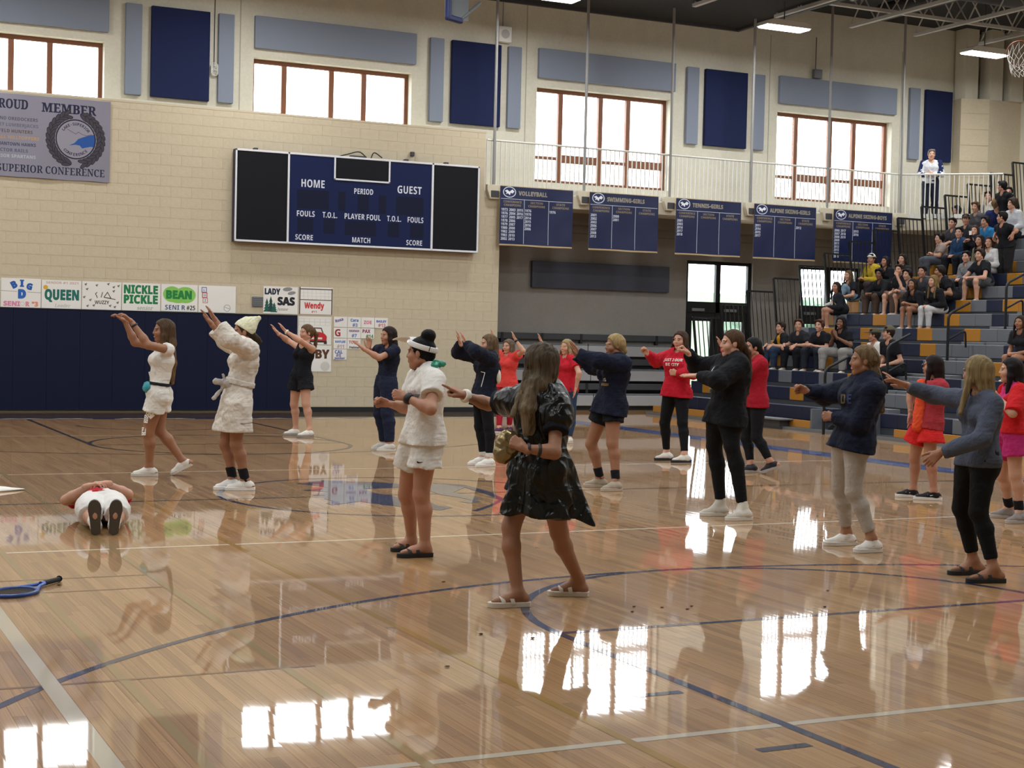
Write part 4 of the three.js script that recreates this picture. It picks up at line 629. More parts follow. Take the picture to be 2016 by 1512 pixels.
// all joints in, everything derived out
function skeleton(J, o) {
  const s = o.s, b = o.b ?? 1, fem = o.fem ?? 1;
  const up = J.nk.clone().sub(J.pc).normalize(), sr = J.sn.clone().sub(J.sf).normalize(), hr = J.hn.clone().sub(J.hf).normalize();
  let fT = sr.clone().cross(up); if (fT.dot(o.front) < 0) fT.negate(); let fH = hr.clone().cross(up); if (fH.dot(o.front) < 0) fH.negate();
  const top = { u: up, f: fT.normalize(), r: sr }, low = { u: up, f: fH.normalize(), r: hr };
  const T = J.nk.distanceTo(J.pc), at2 = (t) => lerp(J.pc, J.nk, t), waist = at2(0.34), chest = at2(0.68);
  const q = (e = 0) => {   // torso primitives inflated by e
    const W = (v) => (v * s * b) + e, sq = (fr, k) => ({ sq: fr.f, sk: 1 / k - 1 });
    const side = (c, fr, w) => [c.clone().addScaledVector(fr.r, w), c.clone().addScaledVector(fr.r, -w)];
    const out = [], pel = J.pc.clone(), hw = 0.062 * s * b, ww = 0.045 * s * b, cw = 0.068 * s * b;
    const [p1, p2] = side(pel, low, hw), [w1, w2] = side(waist, top, ww), [c1, c2] = side(chest, top, cw), st = at2(0.93), [s1, s2] = side(st, top, 0.055 * s * b);
    for (const [p, w, c, t] of [[p1, w1, c1, s1], [p2, w2, c2, s2]]) out.push(cone(p, w, W(0.108), W(0.084)), cone(w, c, W(0.084), W(0.098)), cone(c, t, W(0.098), W(0.062)));
    out.push(cone(st, J.sn, W(0.052), W(0.05)), cone(st, J.sf, W(0.052), W(0.05)));
    for (const h of [J.hn, J.hf]) out.push(cone(h.clone().addScaledVector(low.f, -0.035 * s), h.clone().addScaledVector(low.f, -0.03 * s).addScaledVector(up, 0.05 * s), W(0.09), W(0.085)));
    if (fem) for (const k of [-1, 1]) out.push(ell(chest.clone().addScaledVector(top.f, 0.088 * s * b).addScaledVector(top.r, k * 0.072 * s * b).addScaledVector(up, -0.01), W(0.055), W(0.055), W(0.045), [top.r, up, top.f]));
    return out;
  };
  const leg = (h, k, a, e = 0, knee = 1) => { const W = (v) => v * s * b + e, d = a.clone().sub(k), back = low.f.clone().multiplyScalar(-0.016 * s), cb = lerp(k, a, 0.3).add(back); return [cone(h, k, W(0.092), W(0.06)), cone(k, cb, W(0.056), W(0.058)), cone(cb, a, W(0.057), W(0.037))]; };
  const arm = (a, e, w, x = 0) => { const W = (v) => v * s * (0.5 + 0.5 * b) + x, m = lerp(e, w, 0.28); return [cone(a, e, W(0.05), W(0.04)), cone(e, m, W(0.041), W(0.041)), cone(m, w, W(0.04), W(0.026))]; };
  return { s, b, up, top, low, waist, chest, at2, torso: q, leg, arm, T };
}
function footPrims(a, heel, toe, s, U = V(0, 1, 0), lift = 0.012) { heel = heel.clone().addScaledVector(U, lift * s); toe = toe.clone().addScaledVector(U, lift * s); const m = lerp(heel, toe, 0.55), n = lerp(heel, toe, 0.88), y = 0.032 * s; return [cone(a, heel.clone().addScaledVector(U, y).lerp(toe, 0.1), 0.035 * s, 0.032 * s), cone(a, m.clone().addScaledVector(U, 0.032 * s), 0.033 * s, 0.028 * s), cone(heel.clone().addScaledVector(U, y).lerp(toe, 0.1), m.clone().addScaledVector(U, 0.026 * s), 0.031 * s, 0.03 * s), cone(m.clone().addScaledVector(U, 0.024 * s), n.clone().addScaledVector(U, 0.016 * s), 0.032 * s, 0.02 * s)]; }
function shoe(parent, kind, a, heel, toe, s, color, soleColor, cell, extra) {
  const ax = toe.clone().sub(heel), L = ax.length(), d = ax.clone().normalize(), side = (extra?.up ?? V(0, 1, 0)).clone().cross(d).normalize(), up = d.clone().cross(side).normalize();
  const g = new THREE.Group(); g.name = kind === 'sandal' ? 'sandal' : 'shoe'; parent.add(g);
  const sh = new THREE.Shape(); const w = 0.047 * s; sh.moveTo(0.0, -w * 0.7); sh.quadraticCurveTo(L * 0.45, -w * 0.75, L * 0.7, -w * 1.02); sh.quadraticCurveTo(L * 1.0, -w, L * 1.02, 0); sh.quadraticCurveTo(L, w, L * 0.7, w * 1.02); sh.quadraticCurveTo(L * 0.45, w * 0.75, 0, w * 0.7); sh.quadraticCurveTo(-0.025 * s, 0, 0, -w * 0.7);
  const th = kind === 'sandal' ? 0.026 * s : 0.026 * s, ex = new THREE.ExtrudeGeometry(sh, { depth: th, bevelEnabled: true, bevelSize: 0.004, bevelThickness: 0.004, bevelSegments: 2, curveSegments: 10 });
  const mat = new THREE.Matrix4().makeBasis(d, side, up); ex.applyMatrix4(mat); ex.translate(heel.x + up.x * 0.004, heel.y + up.y * 0.004, heel.z + up.z * 0.004); mesh('sole', ex, std(soleColor, 0.6), g);
  const X = (x, y, z) => heel.clone().addScaledVector(d, x * L).addScaledVector(side, y).addScaledVector(up, z);
  if (kind === 'sandal') {
    for (const [t0, lean] of [[0.42, 0.06], [0.66, 0.04]]) { const P = []; for (let i = 0; i <= 14; i++) { const q = i / 14 * Math.PI; P.push([X(t0 + lean * Math.sin(q), Math.cos(q) * w * 1.02, th + Math.sin(q) * (t0 < 0.5 ? 0.06 : 0.043) * s)]); } const v = [], ix = []; const bw = 0.028 * s; P.forEach(([c], i) => { for (const [k, o] of [[-1, 0], [1, 0]]) { const p = c.clone().addScaledVector(d, k * bw / 2 + (k < 0 ? 0 : 0)); v.push(p.x, p.y, p.z); } if (i) { const n = i * 2; ix.push(n - 2, n - 1, n, n - 1, n + 1, n); } }); const sg = new THREE.BufferGeometry(); sg.setAttribute('position', new THREE.Float32BufferAttribute(v, 3)); sg.setIndex(ix); sg.computeVertexNormals(); const st = std(color, 0.6); st.side = THREE.DoubleSide; mesh('strap', sg, st, g); }
    return g;
  }
  const hi = kind === 'hightop' ? 0.05 : 0, F = [d, side, up];
  const pr = [ell(X(0.16, 0, 0.05 * s), 0.055 * s, 0.036 * s, 0.042 * s, F), cone(X(0.16, 0, 0.045 * s), X(0.5, 0, 0.045 * s), 0.04 * s, 0.04 * s), cone(X(0.5, 0, 0.042 * s), X(0.86, 0, 0.03 * s), 0.04 * s, 0.03 * s), cone(X(0.2, 0, 0.06 * s), a.clone().addScaledVector(up, -0.01 + hi * s), 0.038 * s, 0.042 * s), cone(X(0.55, 0, 0.05 * s), a.clone().addScaledVector(up, -0.018 + hi * s), 0.032 * s, 0.036 * s)];
  const ap = a.clone().addScaledVector(up, 0.012 + hi * s);
  mesh('upper', netMesh(pr, cell, 0.02 * s, (x, y, z, v) => Math.max(v, -((x - heel.x) * up.x + (y - heel.y) * up.y + (z - heel.z) * up.z) + th * 0.9, (x - ap.x) * up.x + (y - ap.y) * up.y + (z - ap.z) * up.z)), clothMat(color, 0.6, 0.001), g);
  const lace = []; for (let i = 0; i < 4; i++) { const t = 0.42 + i * 0.085, zc = (0.098 - i * 0.009) * s; lace.push(bar(X(t, -0.02 * s, zc - 0.008), X(t + 0.02, 0.02 * s, zc - 0.008), 0.004, 4)); } if (extra?.laces !== 0) mesh('laces', merge(lace), std(extra?.lace ?? '#d8d6d2', 0.8), g);
  if (extra?.mark) for (const k of [-1, 1]) { const q = new THREE.Shape(); q.moveTo(0, 0); q.quadraticCurveTo(0.02, -0.012, 0.075, 0.018); q.quadraticCurveTo(0.02, 0.0, 0.006, 0.016); q.quadraticCurveTo(-0.008, 0.012, 0, 0); const mg = new THREE.ExtrudeGeometry(q, { depth: 0.002, bevelEnabled: false }).rotateY(Math.PI).translate(0.04, 0, 0).applyMatrix4(new THREE.Matrix4().makeBasis(d, up, side.clone().negate())); const c = X(0.36, k * 0.0395 * s, 0.05 * s); mesh('shoe_mark', mg.translate(c.x, c.y, c.z), std(extra.mark, 0.5), g); }
  if (extra?.heel) mesh('heel_unit', ell2(X(0.08, 0, 0.03 * s), 0.04 * s, 0.041 * s, 0.024 * s, F), std(extra.heel, 0.4), g);
  return g;
}
function ell2(c, a, b, d, F) { const g = new THREE.SphereGeometry(1, 16, 10); g.applyMatrix4(new THREE.Matrix4().makeBasis(F[0].clone().multiplyScalar(a), F[1].clone().multiplyScalar(b), F[2].clone().multiplyScalar(d))); return g.translate(c.x, c.y, c.z); }
function hairGeo(style, hc, fr, s, c1, c2, cell, sk, o = {}) {
  const A = (x, y, z) => at(hc, fr, x * s, y * s, z * s), F = [fr.r, fr.u, fr.f], C = (a, b, ra, rb, q) => cone(A(...a), A(...b), ra * s, rb * s, q), vol = o.vol ?? 0.012;
  const P = [ell(A(0, 0.034, -0.016), (0.077 + vol) * s, (0.09 + vol) * s, (0.097 + vol) * s, F)], cap = P.length, extra = [];
  const down = V(0, -1, 0), back = sk ? sk.top.f.clone().negate() : fr.f.clone().negate();
  const W = (p, dx, dy, dz) => p.clone().addScaledVector(fr.r, dx * s).addScaledVector(V(0, 1, 0), dy * s).addScaledVector(back, dz * s * (o.bk ?? 1));
  if (style === 'long' || style === 'shoulder' || style === 'wavy') {
    const L = o.len ?? (style === 'shoulder' ? 0.16 : 0.34), n0 = A(0, -0.03, -0.05);
    extra.push(cone(A(0, 0.03, -0.045), n0, 0.088 * s, 0.086 * s), cone(n0, W(n0, 0, -0.1, 0.02), 0.084 * s, 0.08 * s));
    for (const k of [-1, 0, 1]) { const p0 = W(n0, k * 0.045, -0.08, 0.02), p1 = W(n0, k * 0.06, -0.1 - L * 0.5, 0.045), p2 = W(n0, k * 0.05, -0.1 - L, 0.05); extra.push(cone(p0, p1, 0.05 * s, 0.045 * s), cone(p1, p2, 0.045 * s, 0.02 * s)); }
    for (const k of [-1, 1]) { const a = A(k * 0.078, 0.03, 0.01), b = A(k * 0.084, -0.06, 0.012), c = W(b, k * 0.012, -(o.side ?? L * 0.6), -(o.fwd ?? 0.03)); extra.push(cone(a, b, 0.026 * s, 0.03 * s), cone(b, c, 0.032 * s, 0.018 * s)); }
  } else if (style === 'pony') { const pts = o.pts ?? [[0, 0.04, -0.12], [0, -0.02, -0.17], [0, -0.16, -0.16], [0, -0.3, -0.14]]; extra.push(ell(A(...pts[0]), 0.03 * s, 0.03 * s, 0.03 * s, F)); pts.slice(1).forEach((p, i) => extra.push(C(pts[i], p, 0.033 - i * 0.003, 0.03 - i * 0.006))); extra.push(C([0, -0.02, -0.07], [0, -0.06, -0.06], 0.05, 0.035));
  } else if (style === 'bun') { extra.push(ell(A(0, 0.135, -0.07), 0.052 * s, 0.05 * s, 0.05 * s, F), ell(A(0.02, 0.145, -0.05), 0.04 * s, 0.035 * s, 0.04 * s, F), C([0, -0.02, -0.07], [0, -0.07, -0.055], 0.05, 0.03));
  } else if (style === 'lowbun') { extra.push(ell(A(0, -0.05, -0.11), 0.05 * s, 0.045 * s, 0.04 * s, F), C([0, 0.0, -0.06], [0, -0.06, -0.06], 0.07, 0.05));
  } else if (style === 'braid') { for (const [a, b, r] of [[[0, -0.02, -0.09], [-0.05, -0.12, -0.07], 0.045], [[-0.05, -0.12, -0.07], [-0.1, -0.2, 0.03], 0.045], [[-0.1, -0.2, 0.03], [-0.105, -0.32, 0.07], 0.04], [[-0.105, -0.32, 0.07], [-0.1, -0.42, 0.06], 0.03], [[0.02, -0.08, -0.09], [0.05, -0.2, -0.13], 0.045], [[0.05, -0.2, -0.13], [0.05, -0.4, -0.15], 0.035]]) extra.push(C(a, b, r, r * 0.85)); extra.push(C([0, 0.0, -0.06], [0, -0.06, -0.06], 0.075, 0.05));
  } else if (style === 'short') extra.push(C([0, 0.0, -0.06], [0, -0.055, -0.055], 0.06, 0.04), C([-0.05, 0.09, 0.05], [0.05, 0.095, 0.05], 0.028, 0.03));
  else if (style === 'mop') extra.push(C([0, 0.0, -0.06], [0, -0.06, -0.055], 0.066, 0.05), C([-0.05, 0.082, 0.062], [0.05, 0.085, 0.062], 0.034, 0.034), C([0.075, 0.04, 0.0], [0.076, -0.01, 0.0], 0.03, 0.02), C([-0.075, 0.04, 0.0], [-0.076, -0.01, 0.0], 0.03, 0.02));
  const all = [...P, ...extra], d = V(0, 0, 0), st = o.strand ?? 0.004, cA = lin(c1), cB = lin(c2 ?? c1);
  const hl = o.line ?? 0.012, face = all.length;
  return netMesh(all, cell, 0.02 * s, (x, y, z, v) => {
    d.set(x - hc.x, y - hc.y, z - hc.z); const a = d.dot(fr.r) / s, b = d.dot(fr.u) / s, c = d.dot(fr.f) / s;
    v += st * s * (noise.noise(x * 55, y * 7, z * 55) + 0.6 * noise.noise(x * 110, y * 12, z * 110));
    // keep the face clear: everything ahead of the hairline between brow and chin
    if (b > -0.14) { const side = Math.max(0, Math.abs(a) - 0.066) * 3; v = Math.max(v, (0.8 * c - 0.6 * b - hl - side) * s * 0.9); }
    return v;
  }, (x, y, z) => { const k = Math.min(1, Math.max(0, 0.5 + (hc.y - y - (o.ombre ?? 0.1)) * 2.2)), n = 0.5 + 0.5 * noise.noise(x * 40, y * 5, z * 40), m = Math.min(1, (o.ombre !== undefined ? k : 0) * 0.8 + n * (c2 ? 0.5 : 0)); return cA.map((v, i) => v + (cB[i] - v) * m); });
}
const PEOPLE = [];
function person(def) {
  const o = def.o, s = o.s, cell = o.cell ?? 0.013, hcell = o.hcell ?? 0.0055, J = def.J, skin = SKINS[o.skin ?? 'mid'];
  const t = thing('person', def.label, 'person', def.pos, def.ry, o.group);
  const sk = skeleton(J, o), A = [J.an, J.af], K = [J.kn, J.kf], H = [J.hn, J.hf], S = [J.sn, J.sf], E = [J.en, J.ef], Wr = [J.wn, J.wf], Tp = [J.tn, J.tf], Q = [J.qn, J.qf], L = [J.ln, J.lf];
  const hf = frameFrom(V(0, 1, 0).addScaledVector(o.look, -(o.tilt ?? 0)).addScaledVector(V(1, 0, 0), o.roll ?? 0), o.look);
  // the body, one mesh
  const P = [...sk.torso(), ...[0, 1].flatMap((i) => sk.leg(H[i], K[i], A[i])), ...[0, 1].flatMap((i) => sk.arm(S[i], E[i], Wr[i])), ...[0, 1].flatMap((i) => footPrims(A[i], L[i], Q[i], s, o.footUp, def.wear.some((w) => w[1] === 'sandal') ? 0.021 : 0.01)), cone(J.nk.clone(), at(J.hd, hf, 0, -0.06 * s, -0.02 * s), 0.054 * s, 0.05 * s)];
  const parts = [netMesh(P, cell, 0.03 * s, null, () => skin), headGeo(J.hd, hf, s * (o.head ?? 1), skin, o.hair, hcell, { nk: J.nk, smile: o.smile })];
  for (const i of [0, 1]) { const hp = o.hands[i]; parts.push(handGeo(Wr[i], Tp[i], hp[1], hp[2], hp[0], skin, s, o.ncell ?? 0.0045, o.far)); }
  mesh('body', mergeGeometries(parts), skinMat, t);
  const fold = (amp, f = 9) => (x, y, z) => amp * 1.35 * (noise.noise(x * f, y * f * 0.7 + x * f * 0.4, z * f) + 0.6 * noise.noise(x * f * 2.1 + 5, y * f * 2.4 - x * f, z * f * 2.1) + 0.3 * noise.noise(x * f * 5, y * f * 4, z * f * 5));
  const ctx = { t, J, o, s, sk, A, K, H, S, E, Wr, Q, L, hf, cell, fold, skin };
  // garments
  for (const gmt of def.wear) WEAR[gmt[0]](ctx, ...gmt.slice(1));
  mesh('hair', hairGeo(o.style ?? 'short', J.hd, hf, s * (o.head ?? 1), o.hair, o.hair2, o.haircell ?? hcell * 1.1, sk, o.hairOpt), hairMat(o.hair), t);
  PEOPLE.push(t); return ctx;
}
const below = (p, n) => (x, y, z) => (x - p.x) * n.x + (y - p.y) * n.y + (z - p.z) * n.z;   // >0 on the side of n
const WEAR = {
  // sleeve: fraction of the whole arm covered (0 none, .28 tee, 1 long); hem: position below pelvis centre along the torso, in metres
  top(c, color, sl = 0.28, hem = 0.06, e = 0.014, name = 'shirt', q = {}) {
    const { sk, s, J } = c, P = sk.torso(e + (q.loose ?? 0) * 0.5), up = sk.up, hp = J.pc.clone().addScaledVector(up, -hem * s), dn = up.clone().negate();
    if (hem > 0.0) for (const i of [0, 1]) P.push(cone(sk.waist, c.H[i].clone().addScaledVector(up, -hem * s), (0.085 * s * sk.b + e), (0.1 * s * sk.b + e + (q.flare ?? 0.01) + (q.loose ?? 0))));
    if (q.skirt) for (const i of [0, 1]) { const [hy, r] = q.skirt, k = lerp(c.H[i], c.K[i], (c.H[i].y - hy) / (c.H[i].y - c.K[i].y)); hp.set(0, hy, 0); dn.set(0, -1, 0); P.push(cone(sk.waist, c.H[i], 0.09 * s + e, 0.11 * s + e), cone(c.H[i], k.addScaledVector(k.clone().sub(J.pc).setY(0).normalize(), 0.02), 0.11 * s + e, r)); }
    if (q.loose) P.push(cone(sk.at2(0.75), J.pc, (0.1 * s + q.loose), (0.1 * s + q.loose), { sq: sk.top.f, sk: 0.1 }));
    for (const i of [0, 1]) {
      const S = c.S[i], E = c.E[i], W = c.Wr[i], la = S.distanceTo(E), lf = E.distanceTo(W), L = (la + lf) * sl; if (sl <= 0) continue;
      const ra = 0.054 * s + e + (q.sl ?? 0), rb = 0.044 * s + e + (q.sl ?? 0.006) + (sl < 0.5 ? 0.008 : 0);
      if (L <= la) P.push(cone(S, lerp(S, E, L / la), ra, rb, { flat: 1 })); else { const w = lerp(E, W, Math.min(1, (L - la) / lf)); P.push(cone(S, E, ra, rb), cone(E, w, rb, (q.cuff ?? 0.034) * s + e, { flat: 1 })); }
    }
    const nk = J.nk, nr = (q.neck ?? 0.066) * s, f = c.fold(q.fold ?? 0.006), hd = below(hp, dn), nb = below(nk.clone().addScaledVector(up, (q.high ?? 0.0) * s), up), tank = sl <= 0, ctr = nk.clone().addScaledVector(sk.top.f, 0.028 * s);
    const m = mesh(name, netMesh(P, c.cell * 0.92, 0.03 * s, (x, y, z, v) => {
      v += f(x, y, z); v = Math.max(v, hd(x, y, z)); const d = Math.hypot(x - ctr.x, y - ctr.y, z - ctr.z);
      if (!q.hood) v = Math.max(v, Math.min(nr - d, 0.03)); 
      if (q.vneck) { const a = (x - nk.x) * sk.top.r.x + (y - nk.y) * sk.top.r.y + (z - nk.z) * sk.top.r.z, b = (x - nk.x) * up.x + (y - nk.y) * up.y + (z - nk.z) * up.z, g = (x - nk.x) * sk.top.f.x + (y - nk.y) * sk.top.f.y + (z - nk.z) * sk.top.f.z; if (g > 0) v = Math.max(v, -(Math.abs(a) * 1.3 - (b + q.vneck) * 0.7)); }
      if (tank) for (const S of c.S) { const k = Math.hypot(x - S.x, y - S.y, z - S.z); v = Math.max(v, 0.062 * s + e - k); }
      return v;
    }), q.mat ?? clothMat(color, q.rough ?? 0.88, q.bump ?? 0.002), c.t);
    c.top = m; return m;
  },
  hoodie(c, color, hem = 0.08, q = {}) { WEAR.top(c, color, 1, hem, 0.02, q.name ?? 'hoodie', { sl: 0.014, fold: 0.01, loose: 0.02, cuff: 0.03, ...q }); const { J, sk, s } = c, b = J.nk.clone().addScaledVector(sk.top.f, -0.06 * s); if (q.noHood) return; mesh('hood', netMesh([cone(b.clone().addScaledVector(sk.top.r, 0.06 * s), b.clone().addScaledVector(sk.top.r, -0.06 * s), 0.045 * s, 0.045 * s), cone(b.clone().addScaledVector(sk.top.r, 0.075 * s), J.nk.clone().addScaledVector(sk.top.f, 0.05 * s).addScaledVector(sk.top.r, 0.04 * s).addScaledVector(sk.up, -0.03 * s), 0.035 * s, 0.02 * s), cone(b.clone().addScaledVector(sk.top.r, -0.075 * s), J.nk.clone().addScaledVector(sk.top.f, 0.05 * s).addScaledVector(sk.top.r, -0.04 * s).addScaledVector(sk.up, -0.03 * s), 0.035 * s, 0.02 * s)], c.cell * 0.8, 0.03, (x, y, z, v) => v + c.fold(0.004, 14)(x, y, z)), clothMat(q.hoodColor ?? color), c.t); },
  pants(c, color, len = 0.95, e = 0.009, q = {}) {
    const { sk, s, J } = c, P = sk.torso(e).slice(0, 2), up = sk.up; P.push(...sk.torso(e).filter((p, i) => i === 3 || i === 0 || (i >= 8 && i < 10))); const all = [];
    for (const i of [0, 1]) { const [t, c1, c2] = sk.leg(c.H[i], c.K[i], c.A[i], e + (q.loose ?? 0)); const tot = c.K[i].distanceTo(c.A[i]); P.push(t); if (len > 0.5) { const k = (len - 0.5) * 2; if (k > 0.32) { P.push(c1, cone(c2.a, lerp(c2.a, c2.b, Math.min(1, (k - 0.3) / 0.7)), c2.ra, q.hemR ?? (c2.ra + (c2.rb - c2.ra) * Math.min(1, (k - 0.3) / 0.7)), { flat: 1 })); } else P.push(cone(c1.a, lerp(c1.a, c1.b, k / 0.3), c1.ra, c1.ra, { flat: 1 })); } else { P.pop(); P.push(cone(t.a, lerp(t.a, t.b, len * 2), t.ra, t.ra * 0.97, { flat: 1 })); } }
    const wt = sk.at2(q.waist ?? 0.2), wb = below(wt, up), f = c.fold(q.fold ?? 0.003, 12);
    c.bottom = mesh(q.name ?? 'trousers', netMesh(P, c.cell * 0.92, 0.025 * s, (x, y, z, v) => Math.max(v + f(x, y, z), wb(x, y, z) - Math.max(0, Math.hypot(x - J.pc.x, z - J.pc.z) - 0.17) * 4)), clothMat(color, q.rough ?? 0.85, q.bump ?? 0.0015), c.t);
  },
  shorts(c, color, len = 0.42, flare = 0.03, q = {}) {
    const { sk, s, J } = c, e = 0.013, P = sk.torso(e).filter((p, i) => i === 3 || i === 0 || (i >= 8 && i < 10)), up = sk.up;
    for (const i of [0, 1]) { const h = c.H[i], k = c.K[i], out = h.clone().sub(J.pc).setY(0).normalize(); P.push(cone(h.clone().addScaledVector(up, 0.02), lerp(h, k, len).addScaledVector(out, flare * 0.35), 0.095 * s * sk.b + e, 0.088 * s * sk.b + e + flare, { flat: 1 })); }
    const wb = below(sk.at2(q.waist ?? 0.2), up), f = c.fold(0.006, 11);
    c.bottom = mesh('shorts', netMesh(P, c.cell * 0.85, 0.02 * s, (x, y, z, v) => Math.max(v + f(x, y, z), wb(x, y, z))), clothMat(color, q.rough ?? 0.8), c.t);
  },
  shoes(c, kind, color, sole, extra) { for (const i of [0, 1]) shoe(c.t, kind, c.A[i], c.L[i], c.Q[i], c.s, color, sole, Math.min(0.009, c.cell * 0.6), extra); },
  socks(c, color, h = 0.1) { for (const i of [0, 1]) { const a = c.A[i], d = c.K[i].clone().sub(a).normalize(); mesh('sock', netMesh([cone(a.clone().addScaledVector(d, -0.04), a.clone().addScaledVector(d, h), 0.045 * c.s, 0.05 * c.s, { flat: 2 })], 0.008, 0.01), clothMat(color), c.t); } },
  wristband(c, i, color, w = 0.02, r = 0.033, name = 'bracelet', t = 0.9) { const p = lerp(c.E[i], c.Wr[i], t), d = c.Wr[i].clone().sub(c.E[i]).normalize(); const g = new THREE.TorusGeometry(r * c.s, w * 0.5, 8, 20).scale(1, 1, 1.6).applyQuaternion(new THREE.Quaternion().setFromUnitVectors(V(0, 0, 1), d)).translate(p.x, p.y, p.z); mesh(name, g, std(color, 0.5), c.t); },
  band(c, color, t, w, e, name, rough = 0.7) { const p = c.sk.at2(t), up = c.sk.up; mesh(name, netMesh(c.sk.torso(e), 0.009, 0.03 * c.s, (x, y, z, v) => Math.max(v, Math.abs((x - p.x) * up.x + (y - p.y) * up.y + (z - p.z) * up.z) - w / 2)), clothMat(color, rough), c.t); },
  custom(c, fn) { fn(c); }
};
// print pressed onto a garment: projected along -normal at point p
function printOn(c, target, p, n, w, h, draw, up = V(0, 1, 0), W = 256) {
  const H = Math.round(W * h / w), cv = ctex(W, H, (g) => draw(g, W, H)); const m = new THREE.Matrix4().lookAt(n, V(0, 0, 0), up), e = new THREE.Euler().setFromRotationMatrix(m);
  const tm = new THREE.Mesh(target.geometry, target.material); tm.updateMatrixWorld(true);
  const g = new DecalGeometry(tm, p, e, V(w, h, 0.16)); if (!g.attributes.position || !g.attributes.position.count) return;
  const N = g.attributes.normal, P = g.attributes.position; for (let i = 0; i < P.count; i++) P.setXYZ(i, P.getX(i) + N.getX(i) * 0.0025, P.getY(i) + N.getY(i) * 0.0025, P.getZ(i) + N.getZ(i) * 0.0025);
  mesh('print', g, new THREE.MeshPhysicalMaterial({ map: cv, transparent: true, alphaTest: 0.3, roughness: 0.8, polygonOffset: true, polygonOffsetFactor: -2 }), c.t);
}
